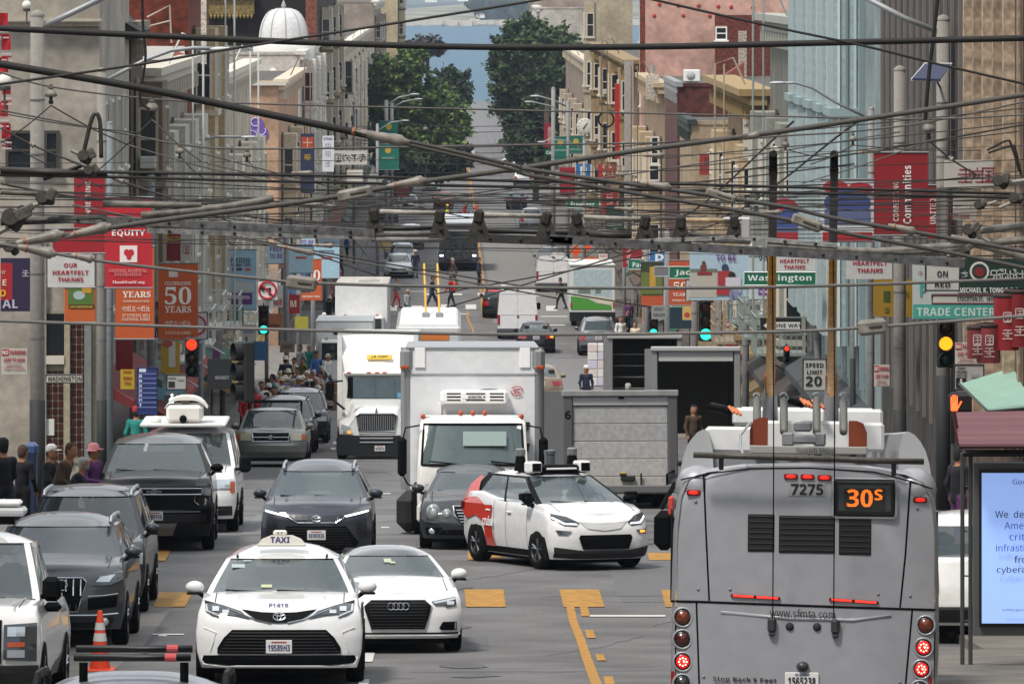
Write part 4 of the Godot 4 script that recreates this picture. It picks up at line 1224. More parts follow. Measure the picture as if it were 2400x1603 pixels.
# bus: local frame at the rear centre on the road,rear face looking +z; px,py are photograph pixels on the rear face
const BUSX:=1886.0
const BUSD:=62.5
func bl(px:float,py:float,z:=0.0) -> Vector3:
	var d:=BUSD - z
	var g:=CY - 7.45
	return bus_basis().inverse()*Vector3((px - VX)*d/FL - (BUSX - VX)*BUSD/FL,CY - (py - VY)*d/FL - g,z)
func bus_basis() -> Basis: return Basis(Vector3.RIGHT,slope(68.0))*Basis(Vector3.UP,-0.036)*Basis(Vector3.BACK,-0.012)
func bus() -> void:
	var at:=Vector3((BUSX - VX)*BUSD/FL,CY - 7.45,-BUSD)
	var r:=thing("trolley_bus","silver trolley bus seen from behind, numbered 7275, route 30","bus",at)
	var silver:=mat("a6a8ae",{"r":0.4,"m":0.25,"coat":0.4,"t":"dust","ts":0.7,"w":false})
	var dark:=black()
	var grey:=mat("86888b",{"r":0.5,"m":0.3})
	# body: rear outline swept forward
	var prof:=[]
	var half:=[Vector2(1.30,0.3),Vector2(1.315,1.0),Vector2(1.30,2.0),Vector2(1.26,2.35),Vector2(1.19,2.52),Vector2(1.0,2.6),Vector2(0.6,2.655),Vector2(0.0,2.675)]
	var b:=B.new()
	b.sm(0)
	var rings:=[]
	for z in [0.0,-0.05,-0.16,-0.4,-12.0]:
		var s:=1.0 - (0.03 if z == 0.0 else 0.012 if z == -0.05 else 0.0)
		var ring:=[]
		for q in half: ring.append(Vector3(q.x*s,q.y*(0.988 if z == 0.0 else 1.0),z))
		for i in range(half.size() - 2,-1,-1): ring.append(Vector3(-half[i].x*s,half[i].y*(0.988 if z == 0.0 else 1.0),z))
		rings.append(ring)
	b.grid(rings,true)
	# rear face bulges a little
	var face:=[]
	for j in 9:
		var t:=j/8.0
		var row:=[]
		for k in 15:
			var u:=k/14.0*2.0 - 1.0
			var y:=lerpf(0.3,2.643,t)
			var w:=1.26
			if y > 2.0: w = lerpf(1.26,1.22,(y - 2.0)/0.35) if y < 2.35 else lerpf(1.22,0.97,(y - 2.35)/0.2) if y < 2.55 else 0.9
			row.append(Vector3(u*w,y - (0.06*pow(absf(u),4.0) if t == 1.0 else 0.0),0.045*(1.0 - pow(absf(u),3.0)) - 0.02*pow(absf(u),6.0)))
		face.append(row)
	b.grid(face)
	obj(r,"body",b,silver)
	var zf:=func(x:float) -> float: return 0.045*(1.0 - pow(minf(absf(x)/1.26,1.0),3.0)) - 0.02*pow(minf(absf(x)/1.26,1.0),6.0)
	var on:=func(px:float,py:float,lift:=0.0) -> Vector3:
		var v:=bl(px,py,0.0)
		v.z = zf.call(v.x)+lift
		return v
	var seam:=func(pts: Array,wdt:float) -> void:
		var q:=[]
		for i in pts.size() - 1:
			for k in 5: q.append(on.call(lerpf(pts[i][0],pts[i+1][0],k/4.0),lerpf(pts[i][1],pts[i+1][1],k/4.0),0.0))
		obj(r,"panel_seam",B.new().tube(q,wdt,4),dark)
	seam.call([[1650,1112],[1656,1260],[1663,1408]],0.009)
	seam.call([[2136,1128],[2124,1300],[2111,1424]],0.009)
	seam.call([[1572,1410],[1640,1411],[1800,1417],[2000,1424],[2196,1430]],0.012)
	seam.call([[1633,1413],[1640,1620]],0.009)
	seam.call([[2140,1428],[2122,1620]],0.009)
	seam.call([[1596,1125],[1650,1112],[1760,1098],[1900,1097],[2050,1106],[2136,1128],[2188,1146]],0.007)
	# recessed grip
	obj(r,"grip_channel",B.new().sm(0).tube([on.call(1690,1436,-0.008),on.call(1850,1450,-0.004),on.call(2000,1454,-0.004),on.call(2090,1444,-0.008)],0.02,8),silver)
	# grilles
	for q in [[1754,1816,1205,1294],[1827,1958,1208,1298],[1968,2043,1212,1302]]:
		var x0:Vector3 = on.call(q[0],q[2],0.0)
		var x1:Vector3 = on.call(q[1],q[3],0.0)
		var fr:=obj(r,"vent",B.new().rbox((x0+x1)/2+Vector3(0,0,0.002),Vector3(x1.x - x0.x,x0.y - x1.y,0.02),0.008),mat("121314",{"r":0.7}))
		var n:=7
		for k in n:
			var y:=lerpf(x1.y,x0.y,(k+0.5)/n)
			obj(fr,"louvre",B.new().box(Vector3((x0.x+x1.x)/2,y,(x0.z+x1.z)/2+0.014),Vector3(x1.x - x0.x - 0.03,0.018,0.01),Basis(Vector3.RIGHT,0.6)),mat("2b2c2e",{"r":0.6}))
	# destination sign
	var c0:Vector3 = on.call(2028,1168,0.02)
	var sign:=obj(r,"route_display",B.new().rbox(c0,Vector3(0.60,0.36,0.05),0.05),mat("131415",{"r":0.3}))
	obj(sign,"display_frame",B.new().tube([c0+Vector3(-0.29,-0.19,0),c0+Vector3(-0.31,-0.17,0),c0+Vector3(-0.31,0.17,0),c0+Vector3(-0.29,0.19,0),c0+Vector3(0.29,0.19,0),c0+Vector3(0.31,0.17,0),c0+Vector3(0.31,-0.17,0),c0+Vector3(0.29,-0.19,0),c0+Vector3(-0.29,-0.19,0)],0.012,5),silver)
	obj(sign,"display_screen",B.new().span(c0.x - 0.255,c0.x+0.255,c0.y - 0.125,c0.y+0.125,c0.z+0.02,c0.z+0.028),mat("3a413f",{"r":0.25}))
	var led:=mat("ff7a1e",{"e":1.5})
	text(sign,"3",0.115,0.17,c0+Vector3(-0.115,0.0,0.034),led)
	text(sign,"0",0.115,0.17,c0+Vector3(0.02,0.0,0.034),led)
	text(sign,"S",0.08,0.105,c0+Vector3(0.135,0.035,0.034),led)
	var gaps:=B.new()
	for k in 14: gaps.span(c0.x - 0.2,c0.x+0.2,c0.y - 0.1+k*0.0145,c0.y - 0.1+k*0.0145+0.0035,c0.z+0.036,c0.z+0.040)
	for k in 26: gaps.span(c0.x - 0.2+k*0.0155,c0.x - 0.2+k*0.0155+0.0035,c0.y - 0.1,c0.y+0.1,c0.z+0.036,c0.z+0.040)
	obj(sign,"dot_mask",gaps,mat("332d28"))
	# lamps
	for q in [[1855,1117],[1894,1118],[1934,1120],[1626,1155],[2159,1172]]:
		var v:Vector3 = on.call(q[0],q[1],0.008)
		var l:=obj(r,"marker_lamp",B.new().rbox(v,Vector3(0.135,0.055,0.03),0.01),mat("7e1111",{"r":0.3}))
		obj(l,"lamp_glow",B.new().sm(0).ell(v+Vector3(0,0,0.014),Vector3(0.05,0.018,0.008),10,6),mat("f02314",{"e":1.0}))
	for q in [[1714,1396,1829,1403],[1945,1405,2060,1413]]:
		var v0:Vector3 = on.call(q[0],q[1],0.012)
		var v1:Vector3 = on.call(q[2],q[3],0.012)
		var l:=obj(r,"brake_bar",B.new().tube([v0,v1],0.016,6),dark)
		for k in 2: obj(l,"lamp_glow",B.new().tube([v0.lerp(v1,0.04+0.48*k)+Vector3(0,0,0.01),v0.lerp(v1,0.46+0.5*k)+Vector3(0,0,0.01)],0.011,6),mat("ff2a1c",{"e":1.8}))
	var turn:=Basis(Vector3.RIGHT,PI/2)
	for q in [[1601,1448,0],[1600,1499,1],[1601,1552,2],[1600,1603,3],[2171,1466,0],[2166,1518,2],[2161,1569,2],[2157,1617,3]]:
		var v:Vector3 = on.call(q[0],q[1],0.0)
		var t:=Transform3D(turn,v)
		var l:=obj(r,"tail_lamp",B.new().sm(0).lathe([Vector2(0.105,-0.01),Vector2(0.1,0.014),Vector2(0.088,0.02),Vector2(0.08,0.006)],28,t),silver)
		obj(l,"lamp_well",B.new().sm(0).lathe([Vector2(0.08,0.004),Vector2(0.074,0.014),Vector2(0,0.016)],28,t),mat("101011",{"r":0.3}))
		var hex: String = ["6e2c10","4a0b0b","c91212","2b2b2b"][q[2]]
		obj(l,"lamp_lens",B.new().sm(0).lathe([Vector2(0.066,0.014),Vector2(0.06,0.024),Vector2(0,0.03)],24,t),mat(hex,{"r":0.2,"coat":1.0} if q[2] != 2 else {"e":0.7}))
		if q[2] == 2:
			var dots:=B.new()
			for k in 10:
				var a:=TAU*k/8.0
				var rr:=0.038 if k < 8 else 0.012
				dots.ell(v+Vector3(cos(a)*rr,sin(a)*rr,0.03),Vector3.ONE*0.009,6,4)
			obj(l,"lamp_diodes",dots,mat("ffb09a",{"e":3.0}))
	for q in [[1577,1588],[2181,1600]]: obj(r,"reflector",B.new().rbox(on.call(q[0],q[1],0.0),Vector3(0.035,0.12,0.02),0.004),mat("8e1717",{"r":0.3}))
	for q in [[1810,1465],[1959,1469]]:
		var v:Vector3 = on.call(q[0],q[1],0.03)
		obj(r,"rope_catcher",B.new().rbox(v,Vector3(0.085,0.15,0.08),0.025).rbox(v+Vector3(0,-0.09,0),Vector3(0.065,0.04,0.06),0.015),mat("333437",{"r":0.6}))
	for q in [[1852,1469],[1916,1470]]: obj(r,"rubber_stop",B.new().sm(0).ell(on.call(q[0],q[1],0.0),Vector3(0.042,0.042,0.03),14,8),mat("26272a",{"r":0.8}))
	for q in [[1637,1382],[1712,1382],[2060,1393],[2135,1397],[1631,1176],[2152,1192],[1650,1587],[2110,1599]]: obj(r,"bolt",B.new().sm(0).ell(on.call(q[0],q[1],0.0),Vector3(0.017,0.017,0.012),8,6),grey)
	# writing
	obj(r,"number_patch",B.new().box(on.call(1893,1147,0.004),Vector3(0.36,0.135,0.006)),mat("8f9092",{"r":0.5}))
	text(r,"7275",0.315,0.105,on.call(1893,1147,0.012),mat("101012"))
	text(r,"www.sfmta.com",0.64,0.085,on.call(1882,1438,0.022),mat("17181a"),"Droid Sans",false,Vector3(0,0,-0.02))
	text(r,"Stop Back 5 Feet",0.62,0.055,on.call(1746,1594,0.012),mat("3a2526"),"Droid Sans",true,Vector3(0,0,-0.02))
	var pl:=obj(r,"number_plate",B.new().rbox(on.call(1880,1600,0.02),Vector3(0.33,0.2,0.012),0.006),mat("dcdcda",{"r":0.4}))
	text(pl,"1565238",0.27,0.08,on.call(1880,1597,0.032),mat("22252b"))
	text(pl,"CA EXEMPT",0.14,0.022,on.call(1881,1581,0.032),mat("3b4a74"))
	obj(r,"plate_lamp",B.new().sm(0).ell(on.call(1882,1562,0.02),Vector3(0.062,0.05,0.06)),mat("3a3b3e",{"r":0.4}))
	# roof shrouds
	var shr:=mat("b6b8ba",{"r":0.4,"m":0.3,"coat":0.4})
	for s in [-1.0,1.0]:
		var cs:=V([1.24,2.42,1.235,2.56,1.215,2.68,1.18,2.8,1.13,2.89,1.07,2.96,1.01,2.99,0.96,2.97,0.92,2.8,0.9,2.42])
		for i in cs.size(): cs[i].x *= s
		var sh:=obj(r,"roof_shroud",B.new().prism(cs,-11.6,-0.34),shr)
		obj(r,"shoulder",B.new().sm(0).ell(Vector3(s*1.06,2.42,-0.18),Vector3(0.225,0.22,0.2),14,10),silver)
	# roof equipment
	var wht:=mat("dcdddd",{"r":0.5,"t":"dust","ts":0.6,"w":false})
	obj(r,"roof_deck",B.new().span(-1.1,1.1,2.6,2.7,-0.4,-11.5),mat("77797b",{"r":0.8}))
	for q in [[1654,1785,999,1062,-0.9,-2.6],[1785,2010,985,1062,-2.8,-4.6],[2020,2075,990,1060,-1.0,-2.8],[1720,2072,955,1000,-4.8,-6.4],[1735,2052,953,980,-7.2,-9.0]]:
		var v0:=bl(q[0],q[2],q[4])
		var v1:=bl(q[1],q[3],q[4])
		var c:=(v0+v1)/2
		obj(r,"equipment_box",B.new().rbox(Vector3(c.x,c.y,(q[4]+q[5])/2),Vector3(v1.x - v0.x,v0.y - v1.y,q[4] - q[5]),0.03),wht)
	obj(r,"rope_guard",B.new().sm(0).tube([bl(1626,1066,0.05),bl(1760,1070,0.1),bl(1900,1074,0.1),bl(2060,1080,0.1),bl(2166,1082,0.05)],0.03,8),mat("4f4c47",{"r":0.5,"t":"rust","ts":2.0}))
	for q in [[1691,1068],[2096,1082]]: obj(r,"guard_post",B.new().tube([bl(q[0],q[1],0.05),bl(q[0],q[1]+32,0.0)],0.024,6),mat("3b3a38"))
	var v0:=bl(1758,1044,-0.35)
	var v1:=bl(2034,1066,-0.35)
	var beam:=obj(r,"pole_beam",B.new().rbox((v0+v1)/2,Vector3(v1.x - v0.x,v0.y - v1.y,0.14),0.01),mat("93938f",{"r":0.6}))
	text(beam,"Vossloh Kiepe",0.38,0.06,bl(1911,1056,-0.26),mat("2d2e2f"),"Droid Sans",false)
	for q in [[1759,1801,978,1044,-1.0],[1992,2034,986,1050,1.0]]:
		var a:=bl(q[0],q[2],-0.3)
		var e:=bl(q[1],q[3],-0.3)
		var w:=e.x - a.x
		var h:=a.y - e.y
		var poly:=V([0,0,w,0,w,h*0.55,w*0.8,h*0.9,w*0.45,h,0,h])
		if q[4] < 0:
			for i in poly.size(): poly[i] = Vector2(w - poly[i].x,poly[i].y)
		obj(r,"bump_paddle",B.new().prism(poly,-0.06,0.02,Transform3D(Basis(),Vector3(a.x,e.y,-0.28))),mat("8a3a12",{"r":0.7,"t":"grain","ts":2.0,"w":false}))
	for x in [1775,1838,1915,1978]:
		var lo:=bl(x,1012,-0.9)
		var hi:=bl(x,938,-2.0)
		var sp:=obj(r,"pole_spring",B.new().sm(0).tube([lo,lo.lerp(hi,0.5),hi],0.04,10),mat("6b6b66",{"r":0.6,"m":0.3}))
		var pts:=[]
		for k in 13: pts.append(hi+Vector3(cos(TAU*k/12)*0.04,0.03+sin(TAU*k/12)*0.04,0.02))
		obj(sp,"spring_eye",B.new().tube(pts,0.01,5),chrome())
	for q in [[1882,1000,0.18,0.1],[1882,1030,0.3,0.09],[1848,1030,0.12,0.14],[1922,1030,0.12,0.14]]:
		obj(r,"pole_bracket",B.new().rbox(bl(q[0],q[1],-0.6),Vector3(q[2],q[3],0.2),0.02),grey)
	for q in [[1700,960],[1868,942],[1895,945]]:
		var v:=bl(q[0],q[1],-3.0)
		obj(r,"cable_bundle",B.new().sm(0).tube([v+Vector3(-0.14,0.03,-0.15),v,v+Vector3(0.06,-0.02,0.06)],0.045,8),dark)
		var tip:=B.new()
		for k in 3: tip.tube([v+Vector3(0.04+k*0.035,0.03 - k*0.012,0.05),v+Vector3(0.09+k*0.035,-0.03 - k*0.012,0.15)],0.017,6)
		obj(r,"cable_end",tip,mat("d07a52",{"r":0.6}))
	obj(r,"hose",B.new().tube([bl(1760,990,-0.5),bl(1736,1020,-0.3),bl(1736,1045,-0.2),bl(1742,1064,-0.1)],0.014,6),mat("9aa0a4"))
	# trolley poles trail back towards us
	for q in [[1806,1811,1813],[1949,1953,1956]]:
		var pole:=obj(r,"trolley_pole",B.new().sm(0).tube([bl(q[0],935,-4.0),bl(q[1],580,3.8)],[0.05,0.038],10),mat("e0a43a",{"r":0.5,"t":"rust","ts":1.2}))
		obj(pole,"pole_base",B.new().sm(0).tube([bl(q[0],1030,-4.2),bl(q[0],935,-4.0),bl(q[0],905,-3.4)],[0.09,0.075,0.06],10),grey)
		obj(pole,"pole_boot",B.new().sm(0).tube([bl(q[0],925,-3.8),bl(q[0],880,-2.8)],0.06,10),mat("8a4a1c",{"r":0.6}))
		obj(pole,"pole_tip",B.new().sm(0).tube([bl(q[1],590,3.7),bl(q[2],420,7.4),bl(q[2],395,7.8)],[0.038,0.034,0.04],8),mat("24221f",{"r":0.6}))
		obj(pole,"collector_shoe",B.new().rbox(bl(q[2],378,8.0),Vector3(0.06,0.13,0.16),0.02).tube([bl(q[2],395,7.9),bl(q[2],360,8.1)],0.035,8),dark)
		obj(pole,"pull_rope",B.new().tube([bl(q[2] - 2,600,3.6),bl(q[0]+8,900,0.9),bl(q[0]+8,1100,0.3),bl(q[0]+6,1450,0.08)],0.006,4),dark)
	# side mirror and wheels
	obj(r,"mirror",B.new().rbox(Vector3(-1.42,1.85,-11.4),Vector3(0.24,0.46,0.2),0.08).tube([Vector3(-1.46,2.1,-11.4),Vector3(-1.3,2.4,-11.5)],0.03,5),dark)
	for z in [-2.9,-9.2]:
		for s in [-1.0,1.0]: add_wheel(r,s*1.16,z,0.48,0.3,6)
	obj(r,"side_windows",B.new().span(-1.325,-1.31,1.3,2.2,-0.8,-11.2).span(1.31,1.325,1.3,2.2,-0.8,-11.2),mat("1b2022",{"r":0.1}))
	obj(r,"side_lamp",B.new().rbox(Vector3(-1.33,2.2,-4.2),Vector3(0.06,0.2,0.9),0.02),mat("c2413a"))
	r.basis = bus_basis()

func truck_wheels(r: Node3D,xs:float,zs: Array,rad:=0.48) -> void:
	for z in zs:
		for s in [-1.0,1.0]: add_wheel(r,s*xs,z,rad,0.3,6)
func box_truck() -> void:
	var d:=117.5
	var r:=thing("refrigerated_truck","white box truck with a finned cooling unit above its flat cab","truck",Vector3((1108.0 - VX)*d/FL,gy(d),-d))
	r.rotation.x = slope(d+3)
	var wh:=mat("e4e6e9",{"r":0.45,"coat":0.5,"t":"dust","ts":0.6,"w":false})
	var cabm:=paint("ecebe6")
	var alu:=mat("9a9c9e",{"r":0.4,"m":0.6})
	obj(r,"cargo_box",B.new().rbox(Vector3(0,2.1,-4.9),Vector3(2.44,2.66,6.4),0.02),wh)
	for s in [-1.0,1.0]:
		obj(r,"corner_post",B.new().sm(0).lathe([Vector2(0.13,0.78),Vector2(0.13,3.43)],16,Transform3D(Basis(),Vector3(s*1.21,0,-1.82))),alu)
		obj(r,"corner_cap",B.new().rbox(Vector3(s*1.23,3.2,-1.78),Vector3(0.25,0.46,0.3),0.08),mat("8d8f90",{"r":0.4,"m":0.3}))
		var l:=obj(r,"marker_lamp",B.new().rbox(Vector3(s*1.26,3.06,-1.62),Vector3(0.15,0.07,0.04),0.015),mat("a54a22",{"r":0.3}))
		obj(r,"bumper_strip",B.new().rbox(Vector3(s*0.98,3.24,-1.68),Vector3(0.2,0.38,0.03),0.01),mat("f2f2f2",{"r":0.4}))
		for y in [2.02,1.62,1.3]:
			obj(r,"latch",B.new().rbox(Vector3(1.03,y,-1.68),Vector3(0.08,0.05,0.03),0.01).tube([Vector3(1.03,y,-1.67),Vector3(1.03,y - 0.13,-1.67)],0.02,5),mat("4a4b4d"))
	obj(r,"top_rail",B.new().rbox(Vector3(0,3.42,-4.9),Vector3(2.5,0.06,6.46),0.02),alu)
	obj(r,"header_seam",B.new().span(-1.2,1.2,2.93,2.95,-1.69,-1.675),mat("a9abac"))
	obj(r,"conduit",B.new().rbox(Vector3(-0.62,1.9,-1.67),Vector3(0.09,1.0,0.05),0.01),mat("dcdcdc"))
	# cooling unit
	var u:=obj(r,"cooling_unit",B.new().rbox(Vector3(0.03,2.52,-1.5),Vector3(1.26,0.25,0.36),0.05),mat("f0f0ef",{"r":0.4}))
	for k in 3:
		for q in [[-0.38,0.26],[0.03,0.36],[0.42,0.26]]:
			obj(u,"vent_slot",B.new().rbox(Vector3(q[0]+0.03,2.58 - k*0.062,-1.318),Vector3(q[1],0.026,0.012),0.005),black())
	obj(u,"top_fan",B.new().sm(0).ell(Vector3(0.3,2.645,-1.5),Vector3(0.18,0.02,0.12),14,6),black())
	obj(u,"name_strip",B.new().span(-0.2,0.2,2.49,2.54,-1.312,-1.308),mat("eeeeee"))
	text(u,"KINGTEC",0.26,0.045,Vector3(0.05,2.517,-1.3),mat("23304f"))
	var em:=B.new()
	for q in [[0.0,PI*0.9],[PI,PI*1.9]]:
		var pts:=[]
		for k in 11: pts.append(Vector3(0.83+cos(q[0]+k*0.26)*0.11,2.62+sin(q[0]+k*0.26)*0.085,-1.67))
		em.tube(pts,0.009,4)
	var eo:=obj(r,"emblem",em,mat("b32430"))
	text(eo,"SC",0.12,0.09,Vector3(0.83,2.62,-1.668),mat("b32430"))
	# cab
	var b:=B.new()
	b.sm(0)
	var rows:=[]
	for q in [[0.55,1.02,0.0,0.05],[0.9,1.03,0.04,0.05],[1.24,1.02,0.02,0.07],[1.32,1.01,0.0,0.08],[2.05,0.97,-0.26,0.12],[2.15,0.93,-0.36,0.14],[2.2,0.8,-0.5,0.12],[2.21,0.0,-0.6,0.0]]:
		var row:=[]
		for k in 13:
			var uu:=k/12.0*2.0 - 1.0
			row.append(Vector3(uu*q[1],q[0],q[2] - q[3]*pow(absf(uu),4.0) - 0.03*uu*uu))
		rows.append(row)
	b.grid(rows)
	for s in [0,12]:
		for i in rows.size() - 2:
			var a:Vector3 = rows[i][s]; var c:Vector3 = rows[i+1][s]
			b.quad(a,c,Vector3(c.x,c.y,-1.6),Vector3(a.x,a.y,-1.6))
	b.quad(Vector3(-0.93,2.17,-0.5),Vector3(0.93,2.17,-0.5),Vector3(0.93,2.17,-1.6),Vector3(-0.93,2.17,-1.6))
	obj(r,"cab",b,cabm)
	var gl:=B.new()
	gl.sm(0)
	var gr:=[]
	for j in 7:
		var t:=j/6.0
		var row:=[]
		for k in 13:
			var uu:=k/12.0*2.0 - 1.0
			row.append(Vector3(uu*lerpf(0.94,0.9,t),lerpf(1.3,2.04,t),lerpf(0.022,-0.24,t) - lerpf(0.08,0.12,t)*pow(absf(uu),4.0) - 0.03*uu*uu+0.012))
		gr.append(row)
	gl.grid(gr)
	obj(r,"windshield",gl,mat("5b6a6c",{"r":0.03,"coat":1.0,"t":"stucco","ts":0.35,"w":false}))
	var edge:=[]
	for k in 13: edge.append(gr[0][k]+Vector3(0,0,0.004))
	for j in range(1,7): edge.append(gr[j][12]+Vector3(0,0,0.004))
	for k in range(11,-1,-1): edge.append(gr[6][k]+Vector3(0,0,0.004))
	for j in range(5,-1,-1): edge.append(gr[j][0]+Vector3(0,0,0.004))
	obj(r,"windshield_seal",B.new().tube(edge,0.022,5),black())
	obj(r,"sun_screen",B.new().rbox(Vector3(0.22,1.78,-0.085),Vector3(0.8,0.28,0.01),0.004,Basis(Vector3.RIGHT,-0.34)),mat("93a5a2",{"r":0.3}))
	for q in [[-0.85,-0.2],[0.35,0.95]]: obj(r,"wiper",B.new().tube([Vector3(q[0]*0.95,1.37,0.03),Vector3(q[1]*0.95,1.31,0.06)],0.013,4),black())
	for x in [-0.92,-0.22,0.0,0.22,0.9]: obj(r,"roof_lamp",B.new().sm(0).ell(Vector3(x,2.24 if absf(x) < 0.5 else 2.18,-0.5),Vector3(0.045,0.05,0.045),8,6),mat("c0502a",{"r":0.3}))
	for s in [-1.0,1.0]:
		var m:=obj(r,"mirror",B.new().rbox(Vector3(s*1.3,1.45,-0.1),Vector3(0.17,0.72,0.12),0.06),black())
		obj(m,"mirror_arm",B.new().tube([Vector3(s*1.28,1.8,-0.1),Vector3(s*1.24,1.98,-0.1),Vector3(s*0.98,2.02,-0.3)],0.016,5).tube([Vector3(s*1.28,1.1,-0.1),Vector3(s*1.2,0.95,-0.1),Vector3(s*1.02,0.88,-0.1)],0.016,5),black())
		obj(r,"wheel_guard",B.new().rbox(Vector3(s*1.18,0.42,-0.9),Vector3(0.46,0.76,0.9),0.18),mat("101112",{"r":0.6}))
		obj(r,"headlight",B.new().rbox(Vector3(s*0.8,0.72,0.02),Vector3(0.34,0.2,0.08),0.04),lens_mat())
	obj(r,"bumper",B.new().rbox(Vector3(0,0.42,0.02),Vector3(2.06,0.34,0.2),0.05),mat("cfcfcc",{"r":0.4}))
	obj(r,"chassis",B.new().span(-0.9,0.9,0.5,0.78,-0.6,-8.0),black())
	truck_wheels(r,0.95,[-0.8,-5.9])

func tractor() -> void:
	var d:=190.0
	var r:=thing("tractor_truck","white long-nosed tractor truck with a tall roof fairing and vertical-bar grille","truck",Vector3((882.0 - VX)*d/FL,gy(d),-d))
	r.rotation.x = slope(d+4)
	var wh:=paint("f1f2f0")
	var alu:=mat("a3a5a6",{"r":0.4,"m":0.4})
	# nose with arched fenders
	var b:=B.new()
	b.sm(0)
	var rows:=[]
	for q in [[0.05,0.0,1.34,0.62,0.95,0.9],[-0.25,0.0,1.5,0.66,1.1,1.1],[-0.8,0.0,1.62,0.72,1.16,1.2],[-1.5,0.0,1.74,0.8,1.0,1.2],[-1.9,0.0,1.82,0.85,0.95,1.2]]:
		var row:=[]
		for s in [-1.0,1.0]:
			var half:=[Vector3(s*q[5],0.55,q[0]),Vector3(s*q[5],0.8,q[0]),Vector3(s*(q[5] - 0.04),q[4],q[0]),Vector3(s*(q[3]+0.12),q[4]+0.12,q[0]),Vector3(s*q[3],q[2] - 0.06,q[0]),Vector3(s*(q[3] - 0.1),q[2],q[0])]
			if s > 0: half.reverse()
			row.append_array(half)
		rows.append(row)
	b.grid(rows,true)
	obj(r,"hood",b,wh)
	obj(r,"nose_cap",B.new().prism(V([-0.95,0.55,0.95,0.55,0.95,0.9,0.75,1.05,0.64,1.3,0.5,1.36,-0.5,1.36,-0.64,1.3,-0.75,1.05,-0.95,0.9]),-0.1,0.04),wh)
	var g:=obj(r,"grille",B.new().prism(V([-0.6,1.3,-0.5,1.34,0.5,1.34,0.6,1.3,0.52,0.84,-0.52,0.84]),0.02,0.07),mat("2b2c2e",{"r":0.5}))
	for k in 17:
		var x:=(k - 8)*0.068
		obj(g,"grille_bar",B.new().rbox(Vector3(x*0.96,1.08,0.085),Vector3(0.026,0.44 if k != 0 and k != 16 else 0.36,0.03),0.008),mat("b9bbbd",{"r":0.3,"m":0.8}))
	obj(g,"grille_frame",B.new().tube([Vector3(-0.6,1.3,0.08),Vector3(-0.5,1.35,0.08),Vector3(0.5,1.35,0.08),Vector3(0.6,1.3,0.08),Vector3(0.53,0.83,0.08),Vector3(-0.53,0.83,0.08),Vector3(-0.6,1.3,0.08)],0.025,5),chrome())
	obj(r,"emblem",B.new().prism(V([0,0.14,0.045,0,0,-0.08,-0.045,0]),0.08,0.11,Transform3D(Basis(),Vector3(0,1.4,0))),chrome())
	for s in [-1.0,1.0]:
		var l:=obj(r,"headlight",B.new().prism(V([s*0.72,0.78,s*0.78,0.95,s*1.04,1.04,s*1.06,0.9,s*0.86,0.74]),0.0,0.08),lens_mat())
		obj(l,"turn_signal",B.new().prism(V([s*0.74,0.76,s*0.76,0.86,s*0.86,0.84,s*0.86,0.75]),0.08,0.1),mat("e8a04a",{"e":0.8}) if s < 0 else mat("b56a35"))
	# black bumper
	obj(r,"bumper",B.new().prism(V([-1.18,0.12,1.18,0.12,1.2,0.62,1.08,0.74,0.55,0.7,-0.55,0.7,-1.08,0.74,-1.2,0.62]),-0.6,0.1),mat("161719",{"r":0.5}))
	for y in [0.76,0.62,0.5]: obj(r,"bumper_bar",B.new().rbox(Vector3(0,y,0.12),Vector3(1.0 if y < 0.7 else 1.06,0.045,0.05),0.012),mat("b9bbbd",{"r":0.3,"m":0.7}))
	plate(r,"WP40718",Vector3(0.1,0.32,0.12))
	# cab
	obj(r,"cab",B.new().rbox(Vector3(0,1.75,-2.9),Vector3(2.1,1.7,2.0),0.08),wh)
	var gl:=obj(r,"windshield",B.new().prism(V([-0.92,1.8,0.92,1.8,0.86,2.42,-0.86,2.42]),0,0.03,Transform3D(Basis(Vector3.RIGHT,-0.3),Vector3(0,0.05,-1.08))),mat("46555a",{"r":0.04,"coat":1.0,"t":"stucco","ts":0.4,"w":false}))
	obj(gl,"windshield_post",B.new().span(-0.86,-0.7,1.8,2.44,0.03,0.035),black())
	obj(gl,"blue_box",B.new().span(0.62,0.9,1.82,1.97,0.03,0.036),mat("6fb0dd"))
	obj(r,"visor",B.new().rbox(Vector3(0,2.52,-1.85),Vector3(2.0,0.12,0.3),0.05),wh)
	for x in [-0.85,-0.25,0.0,0.22,0.85]: obj(r,"roof_lamp",B.new().rbox(Vector3(x,2.54,-1.69),Vector3(0.13,0.05,0.05),0.015),mat("d0562c",{"r":0.4}))
	# fairing: wide bowl
	b = B.new()
	b.sm(0)
	rows = []
	for j in 8:
		var t:=j/7.0
		var row:=[]
		for k in 15:
			var u:=k/14.0*2.0 - 1.0
			var w:=lerpf(0.98,1.2,t)
			row.append(Vector3(u*w,2.56+t*1.12 - 0.04*u*u,-2.0 - 1.5*pow(t,1.4) - 0.75*pow(absf(u),3.0)*(0.45+0.55*t)))
		rows.append(row)
	b.grid(rows)
	obj(r,"roof_fairing",b,wh)
	for s in [-1.0,1.0]:
		obj(r,"side_fairing",B.new().span(s*1.08,s*1.22,0.9,3.66,-3.0,-4.4),wh)
	var nb:=obj(r,"name_badge",B.new().rbox(Vector3(0.06,3.0,-2.26),Vector3(0.76,0.17,0.03),0.01,Basis(Vector3.RIGHT,-0.6)),mat("e6c02c",{"r":0.4}))
	text(nb,"J.B. HUNT",0.5,0.085,Vector3(0.06,3.012,-2.238),mat("2a2718"),"Droid Sans",true,Vector3(-0.6,0,0))
	obj(r,"trailer",B.new().rbox(Vector3(0,2.35,-10.5),Vector3(2.5,2.8,11.0),0.03),mat("c9cacb",{"r":0.5,"t":"dust","ts":0.5,"w":false}))
